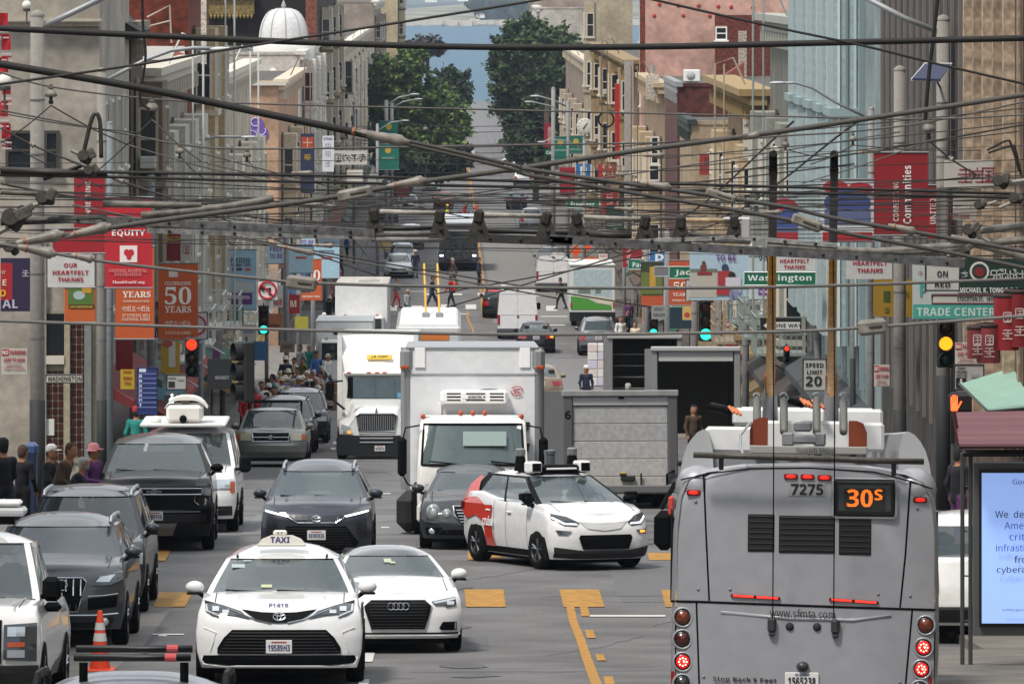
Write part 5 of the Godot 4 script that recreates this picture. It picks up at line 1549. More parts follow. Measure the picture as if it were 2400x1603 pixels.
	for s in [-1.0,1.0]:
		var m:=obj(r,"mirror",B.new().rbox(Vector3(s*1.42,2.0,-1.9),Vector3(0.24,0.56,0.16),0.06),black())
		obj(m,"mirror_arm",B.new().tube([Vector3(s*1.4,1.75,-1.9),Vector3(s*1.3,1.7,-1.9),Vector3(s*0.98,1.45,-1.7)],0.035,6).tube([Vector3(s*1.4,2.25,-1.9),Vector3(s*1.0,2.3,-2.0)],0.03,6),black())
	truck_wheels(r,1.02,[-0.75,-4.3,-5.6],0.5)

func plain_truck(called: String,label: String,px:float,d:float,w:float,h:float,l:float,hex: String) -> Node3D:
	var r:=thing(called,label,"truck",Vector3((px - VX)*d/FL,gy(d),-d))
	r.rotation.x = slope(d)
	var m:=mat(hex,{"r":0.5,"t":"dust","ts":0.5,"w":false})
	obj(r,"cargo_box",B.new().rbox(Vector3(0,(h+0.75)/2,-1.5 - l/2),Vector3(w,h - 0.75,l),0.05),m)
	obj(r,"roof_rail",B.new().rbox(Vector3(0,h,-1.5 - l/2),Vector3(w+0.04,0.06,l+0.04),0.02),mat("a6a8a9",{"r":0.4,"m":0.4}))
	obj(r,"cab",B.new().rbox(Vector3(0,1.3,-0.85),Vector3(w*0.86,1.7,1.5),0.12),paint("e9e8e3"))
	obj(r,"windshield",B.new().rbox(Vector3(0,1.65,-0.09),Vector3(w*0.76,0.72,0.06),0.03),mat("1f2829",{"r":0.06,"coat":1.0}))
	obj(r,"bumper",B.new().rbox(Vector3(0,0.42,-0.1),Vector3(w*0.84,0.3,0.2),0.05),mat("bdbdb9"))
	for s in [-1.0,1.0]: obj(r,"marker_lamp",B.new().rbox(Vector3(s*w*0.3,2.18,-0.2),Vector3(0.14,0.05,0.05),0.01),mat("c8602c"))
	truck_wheels(r,w*0.4,[-0.9,-l*0.75],0.42)
	return r
func back_trucks() -> void:
	var alu:=mat("909294",{"r":0.5,"t":"stucco","ts":0.4,"w":false})
	var dk:=mat("151516",{"r":0.9})
	var ply:=mat("b8b0a2",{"r":0.9,"t":"grain","ts":0.6,"w":false})
	var r:=plain_truck("white_box_truck","white box truck with a slatted nose vent hidden behind the tractor truck",805,266.0,2.4,2.85,7.0,"dedfdf")
	obj(r,"nose_vent",B.new().rbox(Vector3(-0.2,2.4,-1.47),Vector3(0.5,0.2,0.05),0.01),black())
	r = plain_truck("long_white_truck","long white box truck with a pale roof parked farther down than the slatted one",846,296.0,2.46,3.55,12.0,"d9dadb")
	obj(r,"roof_sheet",B.new().span(-1.2,1.2,3.584,3.59,-1.6,-13.4),mat("cfcfca",{"r":0.7,"t":"grime","ts":0.3,"w":false}))
	obj(r,"roof_panel",B.new().span(-0.2,0.8,3.595,3.6,-4.0,-8.0),mat("8d8e8c",{"r":0.7}))
	# grey box truck number 6,rear towards us
	var d:=131.0
	r = thing("grey_box_truck","dented grey box truck with a closed roller door and number 6","truck",Vector3((1455.0 - VX)*d/FL,gy(d),-d))
	r.rotation.y = 0.06
	r.rotation.x = slope(d) - 0.01
	var hy:=2.42
	obj(r,"cargo_box",B.new().span(-1.13,1.13,0.5,hy - 0.02,-0.1,-6.0),mat("5f6163",{"r":0.6,"t":"stucco","ts":0.4,"w":false}))
	for s in [-1.0,1.0]: obj(r,"door_post",B.new().rbox(Vector3(s*1.08,(hy+0.5)/2,-0.02),Vector3(0.2,hy - 0.5,0.16),0.02),mat("5a5b5d",{"r":0.6,"m":0.3}))
	obj(r,"header",B.new().rbox(Vector3(0,hy - 0.06,0.0),Vector3(2.4,0.13,0.2),0.02),alu)
	obj(r,"lintel",B.new().rbox(Vector3(0,hy - 0.22,-0.02),Vector3(1.98,0.18,0.08),0.01),mat("a7a9aa",{"r":0.5,"m":0.3}))
	for k in 5:
		obj(r,"door_panel",B.new().rbox(Vector3(0,hy - 0.5 - k*0.36,-0.045),Vector3(1.96,0.352,0.05),0.01),mat(["a9abad","a6a8aa","adaeaf","b3b3b1","aeada9"][k],{"r":0.6,"t":"stucco","ts":0.8,"w":false}))
	text(r,"6",0.12,0.17,Vector3(-1.08,hy - 0.5,0.066),black())
	obj(r,"door_strap",B.new().rbox(Vector3(0.02,hy - 0.15,0.05),Vector3(0.12,0.05,0.05),0.01),black())
	obj(r,"door_lock",B.new().rbox(Vector3(0.15,0.62,0.04),Vector3(0.3,0.12,0.1),0.03).rbox(Vector3(0.05,0.7,0.05),Vector3(0.14,0.06,0.1),0.02).tube([Vector3(0.42,0.72,0.05),Vector3(0.42,0.4,0.05)],0.02,5),mat("1b1b1a",{"r":0.6}))
	obj(r,"lock_tag",B.new().rbox(Vector3(0.05,0.73,0.08),Vector3(0.13,0.04,0.06),0.01),mat("b09a3a"))
	obj(r,"rear_step",B.new().rbox(Vector3(0.1,0.4,0.05),Vector3(2.1,0.16,0.3),0.02),mat("6c6d6e",{"r":0.6,"m":0.4}))
	obj(r,"grab_bar",B.new().tube([Vector3(0.95,0.3,0.1),Vector3(0.95,0.7,0.12),Vector3(1.1,0.78,0.1)],0.03,6),black())
	truck_wheels(r,0.9,[-1.4,-5.0])
	# two open-backed trucks at the right kerb
	for q in [[1632,180.0,2.5,3.35,"open-backed grey truck with a dark empty hold and a raised door panel"],[1512,215.0,2.5,3.4,"open-backed white-framed truck with shelves in its dark hold"]]:
		d = q[1]
		r = thing("open_truck",q[4],"truck",Vector3((q[0] - VX)*d/FL,gy(d),-d))
		r.rotation.x = slope(d)
		var w:float = q[2]/2
		var h:float = q[3]
		obj(r,"side_wall",B.new().span(-w,-w+0.05,0.8,h,-0.05,-6.5),alu)
		obj(r,"side_wall",B.new().span(w - 0.05,w,0.8,h,-0.05,-6.5),alu)
		obj(r,"front_wall",B.new().span(-w,w,0.8,h,-6.45,-6.5),ply)
		obj(r,"lining",B.new().span(-w+0.05,-w+0.07,0.85,h - 0.1,-0.2,-6.4).span(w - 0.07,w - 0.05,0.85,h - 0.1,-0.2,-6.4),ply)
		obj(r,"roof",B.new().span(-w,w,h - 0.05,h,-0.05,-6.5),alu)
		obj(r,"deck",B.new().span(-w,w,0.8,0.9,0.0,-6.5),ply)
		for s in [-1.0,1.0]: obj(r,"door_post",B.new().rbox(Vector3(s*(w - 0.08),(h+0.8)/2,0.0),Vector3(0.18,h - 0.8,0.14),0.02),mat("8b8d8e",{"r":0.5,"m":0.3}))
		obj(r,"header",B.new().rbox(Vector3(0,h - 0.06,0.02),Vector3(q[2]+0.04,0.14,0.24),0.03),mat("b4b5b5",{"r":0.5,"m":0.2}))
		if d < 200:
			obj(r,"rolled_door",B.new().rbox(Vector3(0,h - 0.27,0.0),Vector3(2.1,0.28,0.06),0.01),mat("b0b1af",{"r":0.5}))
		else:
			for k in 5: obj(r,"shelf",B.new().span(-w+0.1,w - 0.1,1.2+k*0.38,1.23+k*0.38,-0.6,-2.0),mat("8a8884"))
		truck_wheels(r,0.95,[-1.6,-5.2])
	# delivery truck with a painted back
	d = 336.0
	r = thing("mural_truck","delivery truck whose rear shows a green field and pale sky mural","truck",Vector3((1389.0 - VX)*d/FL,gy(d),-d))
	obj(r,"cargo_box",B.new().rbox(Vector3(0,2.0,-3.5),Vector3(2.4,2.5,7.0),0.04),mat("d7d9d8",{"r":0.5}))
	obj(r,"mural_sky",B.new().span(-1.0,1.0,1.5,3.0,0.01,0.016),mat("b9d0d8",{"r":0.4,"t":"stucco","ts":0.7,"w":false}))
	obj(r,"mural_field",B.new().prism(V([-1.15,0.9,1.0,0.9,1.0,1.1,0.2,1.25,-0.3,1.5,-1.15,1.62]),0.017,0.022),mat("4f9a3a",{"r":0.4}))
	obj(r,"mural_sand",B.new().prism(V([-0.9,1.6,-0.2,1.5,0.3,1.25,1.0,1.15,1.0,1.5,-0.9,1.75]),0.014,0.019),mat("d8d3bd"))
	obj(r,"mural_town",B.new().span(-0.75,-0.1,1.75,2.05,0.017,0.021).span(0.15,0.45,1.75,2.0,0.017,0.021),mat("8a8f88",{"t":"grain","ts":3.0}))
	obj(r,"roof_edge",B.new().rbox(Vector3(0,3.24,0.0),Vector3(2.45,0.1,0.12),0.03),mat("b9bab8"))
	obj(r,"rear_frame",B.new().span(-1.2,1.2,0.3,0.75,0.0,-0.3),dk)
	for s in [-1.0,1.0]: obj(r,"tail_lamp",B.new().rbox(Vector3(s*1.12,1.15,0.02),Vector3(0.1,0.3,0.05),0.01),mat("a03a2c"))
	truck_wheels(r,0.95,[-1.6,-5.6],0.42)
	# panel vans seen from behind
	for q in [[1213,322.0,2.0,2.6,"white high-roofed panel van driving away with double rear doors",true],[1297,378.0,2.0,2.2,"white panel van parked at the kerb past the mural truck",false]]:
		d = q[1]
		r = thing("panel_van",q[4],"van",Vector3((q[0] - VX)*d/FL,gy(d),-d))
		r.rotation.x = slope(d)
		var h:float = q[3]
		var poly:=V([-1.0,0.4,1.0,0.4,1.01,1.2,0.9,h - 0.25,0.78,h - 0.06,0,h,-0.78,h - 0.06,-0.9,h - 0.25,-1.01,1.2])
		obj(r,"body",B.new().prism(poly,-5.6,0.0),paint("ecedee"))
		obj(r,"door_seam",B.new().span(-0.008,0.008,0.55,h - 0.2,0.0,0.006),mat("a8aaac"))
		obj(r,"door_ridge",B.new().tube([Vector3(-0.85,h - 0.3,0.01),Vector3(0.85,h - 0.3,0.01)],0.012,5).tube([Vector3(-0.9,1.25,0.01),Vector3(0.9,1.25,0.01)],0.01,5),mat("d4d5d6"))
		obj(r,"roof_lamp",B.new().rbox(Vector3(0,h - 0.12,0.02),Vector3(0.16,0.08,0.06),0.02).ell(Vector3(0.02,1.15,0.02),Vector3(0.06,0.06,0.03)),mat("2f3133"))
		for s in [-1.0,1.0]: obj(r,"tail_lamp",B.new().rbox(Vector3(s*0.95,1.0,0.02),Vector3(0.12,0.5,0.06),0.02),mat("9c1f24",{"r":0.3}))
		obj(r,"bumper",B.new().rbox(Vector3(0,0.45,0.03),Vector3(2.0,0.22,0.16),0.04),mat("4a4c4e"))
		obj(r,"mirror",B.new().rbox(Vector3(1.12,1.5,-4.6),Vector3(0.2,0.35,0.1),0.04),black())
		for s in [-1.0,1.0]:
			for z in [-1.0,-4.6]: add_wheel(r,s*0.88,z,0.35,0.24,5)
	# small bus facing us,poles up
	d = 250.0
	r = thing("distant_trolley_bus","white trolley bus with twin yellow roof poles queueing behind the tractor truck","bus",Vector3((1004.0 - VX)*d/FL,gy(d),-d))
	obj(r,"body",B.new().rbox(Vector3(0,1.75,-6),Vector3(2.55,2.9,12),0.12),mat("c9cbcc",{"r":0.4,"coat":0.5}))
	obj(r,"windshield",B.new().rbox(Vector3(0,1.9,0.0),Vector3(2.2,1.3,0.05),0.02),mat("8fa1a8",{"r":0.05,"coat":1.0}))
	obj(r,"roof_edge",B.new().rbox(Vector3(0,3.2,-6),Vector3(2.3,0.2,11.8),0.08),mat("e2e3e2"))
	obj(r,"route_display",B.new().rbox(Vector3(0,2.75,0.02),Vector3(1.6,0.26,0.05),0.01),mat("d47a3a",{"r":0.4}))
	for x in [-0.12,0.42]:
		var po:=obj(r,"trolley_pole",B.new().tube([Vector3(x,3.4,-4.5),Vector3(x - 0.1,5.1,-11.0)],0.045,6),mat("d9a83a"))
		obj(po,"pole_base",B.new().rbox(Vector3(x,3.38,-4.4),Vector3(0.3,0.2,0.5),0.04),mat("8a8c8e"))
	truck_wheels(r,1.05,[-2.6,-9.0],0.46)
	# bus with a bicycle on its rack
	d = 410.0
	r = thing("grey_bus","grey bus with a bicycle hung on its front rack","bus",Vector3((1073.0 - VX)*d/FL,gy(d),-d))
	obj(r,"body",B.new().rbox(Vector3(0,1.8,-6),Vector3(2.6,2.9,12),0.15),mat("b3b5b8",{"r":0.4,"m":0.3,"coat":0.5}))
	obj(r,"lower_front",B.new().rbox(Vector3(0,0.85,0.02),Vector3(2.5,0.95,0.1),0.05),mat("3c3f42",{"r":0.4}))
	obj(r,"windshield",B.new().rbox(Vector3(0,1.95,0.03),Vector3(2.4,1.2,0.06),0.03),mat("20282b",{"r":0.05,"coat":1.0}))
	obj(r,"route_display",B.new().rbox(Vector3(0,2.85,0.02),Vector3(1.9,0.3,0.05),0.01),mat("15130f"))
	obj(r,"bumper",B.new().rbox(Vector3(0,0.42,0.05),Vector3(2.5,0.3,0.2),0.05),black())
	for s in [-1.0,1.0]: obj(r,"headlight",B.new().rbox(Vector3(s*1.05,1.0,0.08),Vector3(0.26,0.14,0.04),0.02),drl(1.2))
	obj(r,"bicycle_rack",B.new().tube([Vector3(-0.9,0.7,0.1),Vector3(-0.9,0.7,0.7),Vector3(0.9,0.7,0.7),Vector3(0.9,0.7,0.1)],0.03,5),black())
	truck_wheels(r,1.05,[-2.6,-9.0],0.46)
	var bike:=thing("bicycle","black bicycle standing in the grey bus's front rack","bicycle",r.position+Vector3(0,0.73,0.55))
	for x in [-0.55,0.55]:
		var pts:=[]
		for k in 19: pts.append(Vector3(x+cos(TAU*k/18)*0.34,0.36+sin(TAU*k/18)*0.34,0))
		obj(bike,"wheel",B.new().tube(pts,0.028,5),black())
	obj(bike,"frame",B.new().tube([Vector3(-0.55,0.36,0),Vector3(-0.2,0.78,0),Vector3(0.32,0.8,0),Vector3(0.0,0.34,0),Vector3(-0.2,0.78,0)],0.022,5).tube([Vector3(-0.55,0.36,0),Vector3(0.0,0.34,0)],0.02,5).tube([Vector3(0.55,0.36,0),Vector3(0.34,0.95,0)],0.022,5),black())
	obj(bike,"saddle",B.new().rbox(Vector3(-0.24,0.9,0),Vector3(0.26,0.05,0.12),0.02),black())
	obj(bike,"handlebar",B.new().tube([Vector3(0.34,0.95,-0.25),Vector3(0.3,1.0,0),Vector3(0.34,0.95,0.25)],0.018,5),black())

const LX:=-8.5
const RX:=10.0
func ytop(row:float,d:float) -> float: return CY - (row - VY)*d/FL
# a window: frame with pane and sill; face 0 looks at us (+z),face 1 across the street
func win(parent: Node3D,c:Vector3,w:float,h:float,side:=0.0,frame:="b9b4a8",called:="window") -> void:
	var t:=Transform3D(Basis(Vector3.UP,0.0 if side == 0.0 else -side*PI/2),c)
	var key:="win%.2f_%.2f" % [w,h]
	if not tex.has(key):
		var m:=[B.new(),B.new(),B.new()]
		m[0].span(-w/2,-w/2+0.07,-h/2,h/2,-0.02,0.06).span(w/2 - 0.07,w/2,-h/2,h/2,-0.02,0.06).span(-w/2+0.07,w/2 - 0.07,h/2 - 0.07,h/2,-0.02,0.06).span(-w/2+0.07,w/2 - 0.07,-0.03,0.03,-0.02,0.05).span(-w/2+0.07,w/2 - 0.07,-h/2,-h/2+0.06,-0.02,0.06)
		m[1].span(-w/2+0.06,w/2 - 0.06,-h/2+0.05,h/2 - 0.06,-0.01,0.015)
		m[2].span(-w/2 - 0.08,w/2+0.08,-h/2 - 0.09,-h/2 - 0.003,-0.02,0.14)
		tex[key] = [m[0].mesh(),m[1].mesh(),m[2].mesh()]
	var f:=inst(parent,called,tex[key][0],mat(frame,{"r":0.7}))
	f.transform = t
	inst(f,"pane",tex[key][1],mat("20262a",{"r":0.08,"coat":0.6}))
	inst(f,"sill",tex[key][2],mat(frame,{"r":0.7}))
func railing(parent: Node3D,x0:float,x1:float,y:float,z0:float,z1:float,hex: String,gap:=0.16) -> void:
	var o:=obj(parent,"fire_escape",B.new().span(x0,x1,y - 0.08,y,z0,z1),mat(hex,{"r":0.6,"m":0.2}))
	var b:=B.new()
	for yy in [y+0.5,y+0.98]: b.span(x0,x1,yy,yy+0.04,z1,z1 - 0.03).span(x0,x1,yy,yy+0.04,z0,z0+0.03).span(x0 - 0.02,x0+0.02,yy,yy+0.04,z0+0.03,z1 - 0.03).span(x1 - 0.02,x1+0.02,yy,yy+0.04,z0+0.03,z1 - 0.03)
	obj(o,"handrail",b,mat(hex,{"r":0.6,"m":0.2}))
	b = B.new()
	var n:=int((x1 - x0)/gap)
	for k in n+1:
		for z in [z0,z1 - 0.02]: b.span(x0+k*gap,x0+k*gap+0.025,y,y+0.98,z,z+0.02)
	var m:=int((z1 - z0)/(gap*2))
	for k in m:
		for x in [x0,x1 - 0.02]: b.span(x,x+0.02,y,y+0.98,z0+k*gap*2,z0+k*gap*2+0.025)
	var bo:=obj(o,"balusters",b,mat(hex,{"r":0.6,"m":0.2}))
	bo.set_meta("kind","stuff")
	obj(o,"bracket",B.new().tube([Vector3(x0,y - 0.06,(z0+z1)/2),Vector3(x1,y - 0.9,(z0+z1)/2)],0.03,4),mat(hex,{"r":0.6,"m":0.2}))
# o: bay colour and count,floors,trim,depth of the cornice,escape colour,south windows [[px,py,w,h]...]
func house(called: String,label: String,side:float,d0:float,d1:float,top:float,hex: String,o:={}) -> Node3D:
	var x:float = o.get("x",LX if side < 0 else RX)
	var g:=minf(gy(d0),gy(d1)) - 0.4
	var r:=thing(called,label,"building",Vector3(x,g,-d0))
	var h:=ytop(top,d0) - g
	var l:=d1 - d0
	hex = Color.html(hex).darkened(0.05).to_html(false)
	var wall:=mat(hex,{"g":0.06,"t":o.get("t","stucco"),"ts":o.get("ts",0.35),"r":0.92})
	var xo:float = side*o.get("deep",14.0)
	obj(r,"wall",B.new().span(0,xo,0,h,0,-l),wall)
	var trim:=mat(o.get("trim","b5aa97"),{"t":"stucco","ts":0.5,"r":0.9})
	var cd:float = o.get("cornice",0.5)
	if cd > 0.0:
		obj(r,"cornice",B.new().span(-side*cd,side*0.25,h,h+0.22,0.15,-l).span(-side*cd*0.6,-side*0.002,h - 0.3,h - 0.002,0.08,-l),trim)
		obj(r,"parapet",B.new().span(side*0.252,xo,h,h+0.16,0.05,-0.3),wall)
		obj(r,"roof",B.new().span(side*0.252,xo,h+0.002,h+0.03,-0.302,-l),mat("5c5a57",{"r":0.95,"t":"grime","ts":0.3}))
		for k in int(l/1.6):
			obj(r,"cornice_bracket",B.new().span(-side*cd*0.8,-0.002*side,h - 0.75,h - 0.302,-0.4 - k*1.6,-0.6 - k*1.6),trim)
	var fl:float = o.get("floor",3.4)
	var base:float = o.get("base",4.4)
	var nf:=int((h - base)/fl)
	var nb: int = o.get("bays",2)
	var bp:=0.75
	var bm:=mat(o.get("bay",hex),{"t":"stucco","ts":0.5,"r":0.85})
	var fr: String = o.get("frame","c8c4b8")
	for k in nb:
		var zc:=-l*(k+0.5)/nb
		var bl2:=minf(3.0,l/nb*0.62)
		var bay:=obj(r,"bay",B.new().span(-side*bp,-side*0.002,base,base+nf*fl - 0.1,zc+bl2/2,zc - bl2/2),bm)
		for f in nf:
			var yc:=base+(f+0.52)*fl
			win(bay,Vector3(-side*bp*0.5,yc,zc+bl2/2+0.02),bp*0.72,1.7,0.0,fr)
			win(bay,Vector3(-side*(bp+0.02),yc,zc),bl2*0.6,1.7,side,fr)
			if f == 0: obj(bay,"drain_pipe",B.new().tube([Vector3(-side*0.08,base - 1.0,zc+bl2/2+0.08),Vector3(-side*0.08,base+nf*fl,zc+bl2/2+0.08)],0.05,5),mat(["6b6258","8d8a84","54483f"][(k+nb) % 3]))
			if (f+k) % 3 == 1: obj(bay,"window_unit",B.new().rbox(Vector3(-side*(bp*0.5),yc - 0.62,zc+bl2/2+0.2),Vector3(0.42,0.32,0.36),0.02),mat("b9b8b2"))
			obj(bay,"band",B.new().span(-side*(bp+0.1),-side*0.004,yc - 1.32,yc - 1.14,zc+bl2/2+0.09,zc - bl2/2 - 0.09),trim)
	if nb == 0:
		for f in nf:
			for k in int(l/3.0): win(r,Vector3(-side*0.03,base+(f+0.5)*fl,-1.6 - k*3.0),1.2,1.8,side,fr)
	if o.has("escape"):
		for f in maxi(nf - 1,1):
			for q in o.get("at",[0.3]):
				railing(r,minf(-side*0.1,-side*1.5),maxf(-side*0.1,-side*1.5),base+(f+0.1)*fl,-l*q - 1.6,-l*q+1.6,o.escape)
		obj(r,"ladder",B.new().tube([Vector3(-side*1.3,base,-l*0.3),Vector3(-side*1.3,h+0.9,-l*0.3),Vector3(-side*0.7,h+1.1,-l*0.3),Vector3(-side*0.2,h,-l*0.3)],0.035,5).tube([Vector3(-side*1.0,base,-l*0.3),Vector3(-side*1.0,h+0.9,-l*0.3)],0.03,5),mat(o.escape,{"r":0.6}))
	for q in o.get("south",[]):
		var v:=W(q[0],q[1],d0) - r.position
		win(r,Vector3(v.x,v.y,0.03),q[2],q[3],0.0,q[4] if q.size() > 4 else fr)
	if o.get("shop",true):
		obj(r,"shopfront",B.new().span(-side*0.05,side*0.02,0.9,3.3,-0.6,-l+0.6),mat("23282b",{"r":0.15}))
		obj(r,"awning",B.new().prism(V([0,3.7,-side*0.8,3.2,-side*0.8,3.0,0,3.4]),-l+0.4,-0.4),mat(o.get("awning","4a5a52"),{"r":0.85}))
	return r

func buildings() -> void:
	# corner house at the left: cream wall,dark red tiles at street level
	var r:=house("corner_house","cream stucco corner building with a dark red tiled ground floor",-1,154,168,-120,"b7b2a7",{"bays":0,"cornice":0.3,"south":[[58,352,0.95,0.95,"3a3530"],[120,352,0.36,0.95,"3a3530"]],"awning":"6b2222","deep":18.0})
	var lz:=func(px:float,py:float) -> Vector3: return W(px,py,154.0) - r.position
	for q in [[-200,238,43,50,0.35],[-200,234,50,55,0.25],[-200,232,55,61,0.15]]:
		var a:Vector3 = lz.call(q[0],q[2])
		var c:Vector3 = lz.call(q[1],q[3])
		obj(r,"ledge",B.new().span(a.x,c.x,c.y,a.y - 0.004,q[4],-0.1),mat("b3ad9d",{"t":"stucco","r":0.9}))
	var a0:Vector3 = lz.call(104,640)
	var a1:Vector3 = lz.call(198,1085)
	obj(r,"tile_bed",B.new().span(a0.x,a1.x,a1.y,a0.y - 0.9,0.04,-0.2),mat("8d8574",{"r":0.9}))
	var tile:=B.new().rbox(Vector3.ZERO,Vector3(0.115,0.155,0.03),0.012).mesh()
	for q in [[109,3,868,12],[165,3,736,19]]:
		for i in q[1]:
			for j in q[3]:
				inst(r,"tile",tile,mat(["3a1512","44201a","2f1110"][(i*7+j*5) % 3],{"r":0.22}),lz.call(q[0]+6+i*13.0,q[2]+9+j*17.6)+Vector3(0,0,0.05))
	for q in [[150,163,560,1072,"a49c86"],[197,213,560,1090,"7c8280"],[100,108,560,1085,"8f8a7e"]]:
		var a:Vector3 = lz.call(q[0],q[2])
		var c:Vector3 = lz.call(q[1],q[3])
		obj(r,"pilaster",B.new().span(a.x,c.x,c.y,a.y,0.05,0.16),mat(q[4],{"t":"stucco","r":0.8}))
	var wa:Vector3 = lz.call(108,735)
	var wc:Vector3 = lz.call(150,833)
	obj(r,"dark_window",B.new().span(wa.x,wc.x,wc.y,wa.y,0.05,0.07),mat("17191c",{"r":0.1}))
	obj(r,"window_sill",B.new().span(wa.x,wc.x,wc.y - 0.2,wc.y,0.05,0.2),mat("c2bcae"))
	obj(r,"notice",B.new().span(lz.call(108,0).x,lz.call(126,0).x,lz.call(0,1020).y,lz.call(0,981).y,0.08,0.085),mat("c9ccc8"))
	# dark pagoda-like eave house
	r = house("eave_house","narrow brown house under a black upswept eave beside the cream corner building",-1,169,175.5,70,"5d4c40",{"bays":1,"bay":"6d5d4e","trim":"8d8271","cornice":0.2,"frame":"a89c88"})
	var ev:=W(237,92,166.0) - r.position
	obj(r,"eave",B.new().prism(V([-0.2,0,0.95,0,0.98,0.22,0.5,0.5,0.1,1.1,-0.2,1.4]),-6,0.0,Transform3D(Basis(),ev)),mat("262523",{"r":0.8}))
	obj(r,"white_pilaster",B.new().span(ev.x+0.34,ev.x+0.46,ev.y - 3.4,ev.y - 0.05,-1.2,-1.0),mat("c4beb2"))
	# fire-escape row
	house("bay_house","grey-white bay-windowed house hung with pale fire escapes beside the eave house",-1,176,205,178,"a19d94",{"bays":4,"bay":"b9b6ac","trim":"c3beb0","escape":"c9cbc6","at":[0.12,0.4,0.7],"awning":"86332b"})
	r = house("brick_house","red brick house with painted-over side wall rising over the fire escapes",-1,206,223,-60,"8c4028",{"bays":2,"bay":"b9a888","trim":"cfc6b2","t":"grime","ts":0.5,"escape":"b8bab4","awning":"2f5a4c"})
	var bz:=func(px:float,py:float) -> Vector3: return W(px,py,206.0) - r.position
	obj(r,"quoins",B.new().span(bz.call(470,0).x,bz.call(483,0).x,bz.call(0,150).y,bz.call(0,-20).y,0.0,0.08),mat("d8d4ca",{"t":"grime","ts":1.5}))
	obj(r,"white_band",B.new().span(bz.call(330,0).x,bz.call(432,0).x,bz.call(0,140).y,bz.call(0,108).y,0.0,0.3),mat("dcdad4"))
	for q in [[352,395,145,185],[393,435,122,170]]:
		var c:Vector3 = bz.call(q[0],q[2])
		obj(r,"tile_canopy",B.new().box(c+Vector3(0.28,-0.3,0.8),Vector3(0.42,0.06,0.95),Basis(Vector3(0,0,1),-0.5)*Basis(Vector3.RIGHT,0.7)),mat("9c5a44",{"r":0.9,"t":"grain","ts":3.0}))
	obj(r,"scaffold",B.new().tube([bz.call(345,40),bz.call(398,12),bz.call(402,100)],0.03,4).tube([bz.call(345,62),bz.call(400,48)],0.025,4),mat("b3a79a"),Vector3(0,0,0.4))
	house("cream_bay_house","cream bay-fronted house with white fire escape landings below the brick wall",-1,224,268,190,"c9c2b2",{"bays":5,"bay":"d8d2c3","trim":"d5cfbf","escape":"d6d8d4","at":[0.1,0.32,0.55,0.8],"awning":"b59a3a"})
	# peach wall with purple graffiti
	r = house("peach_house","peach stucco house whose blank wall carries a purple graffiti tag",-1,312,352,196,"d3b094",{"bays":3,"bay":"cbbfa6","trim":"cfc4b0","awning":"3f6fa0","escape":"8d6a58","at":[0.05,0.5]})
	var tagp:=B.new()
	for q in [[580,300,17,14],[600,292,18,18],[612,312,17,16],[590,322,22,13],[570,314,12,12],[610,328,12,10],[596,308,20,14]]:
		var v:=W(q[0],q[1],312.0) - r.position
		tagp.prism(disc(q[2]*312.0/FL,q[3]*312.0/FL,14),0.02,0.03+q[0]*0.00001,Transform3D(Basis(),v+Vector3(0,0,q[1]*0.0001)))
	obj(r,"graffiti",tagp,mat("6a4f9a",{"r":0.8}))
	var tagl:=B.new()
	for q in [[576,292,9],[598,286,10],[612,306,10],[590,318,12],[606,326,8]]:
		var v:=W(q[0],q[1],312.0) - r.position
		var pts:=[]
		for k in 9: pts.append(v+Vector3(cos(k*0.55+q[0])*q[2]*0.0208,sin(k*0.55+q[0])*q[2]*0.0208,0.09))
		tagl.tube(pts,0.025,4)
	obj(r,"graffiti_outline",tagl,mat("cfc6e6"))
	obj(r,"parapet",B.new().span(-3.0,0.4,ytop(200,312) - r.position.y,ytop(190,312) - r.position.y,0.3,0.1),mat("c6bfb2"))
	# domed house
	r = house("domed_house","white house crowned by a ribbed silver dome with a spike",-1,356,398,128,"dedcd6",{"bays":3,"bay":"e0ded7","trim":"dad8d2","awning":"933a30","cornice":0.35})
	var dm:=W(664,128,366.0) - r.position
	obj(r,"drum",B.new().sm(0).lathe([Vector2(1.75,-0.4),Vector2(1.75,0.5),Vector2(1.6,0.62),Vector2(1.45,0.7)],24,Transform3D(Basis(),dm)),mat("d6d5d0",{"t":"dust"}))
	var prof:=[]
	for k in 11: prof.append(Vector2(1.42*pow(cos(k/10.0*PI/2),0.62),0.7+1.95*sin(k/10.0*PI/2)))
	var dome:=obj(r,"dome",B.new().sm(0).lathe(prof,24,Transform3D(Basis(),dm)),mat("d9dadb",{"t":"stucco","ts":0.5,"r":0.6}))
	for k in 10:
		var pts:=[]
		for q in prof: pts.append(dm+Vector3(q.x*1.01*cos(TAU*k/10+0.2),q.y,q.x*1.01*sin(TAU*k/10+0.2)))
		obj(dome,"dome_rib",B.new().tube(pts,0.035,4),mat("a9aaa8"))
	obj(dome,"spike",B.new().lathe([Vector2(0.09,2.6),Vector2(0.14,2.8),Vector2(0.03,3.1),Vector2(0,3.3)],8,Transform3D(Basis(),dm)),mat("9a9c9c"))
	for q in [[585,165,14],[640,168,8]]:
		var v:=W(q[0],q[1],356.0) - r.position
		obj(r,"medallion",B.new().sm(0).ell(v,Vector3(q[2],q[2],4)*0.0237,14,8),mat("dcdad2"))
	for k in 5: obj(r,"zigzag",B.new().tube([W(536+k*9,168,355.9) - r.position,W(541+k*9,164,355.9) - r.position,W(545+k*9,168,355.9) - r.position],0.05,4),mat("e2e0d9"))
	r = house("dark_house","tall dark brown building with a gilded cornice behind the silver dome",-1,401,470,-90,"2c2320",{"bays":3,"bay":"c6beac","trim":"8b7b4a","awning":"6a3a2a","t":"grime","ts":0.4})
	var cz:=func(px:float,py:float) -> Vector3: return W(px,py,401.0) - r.position
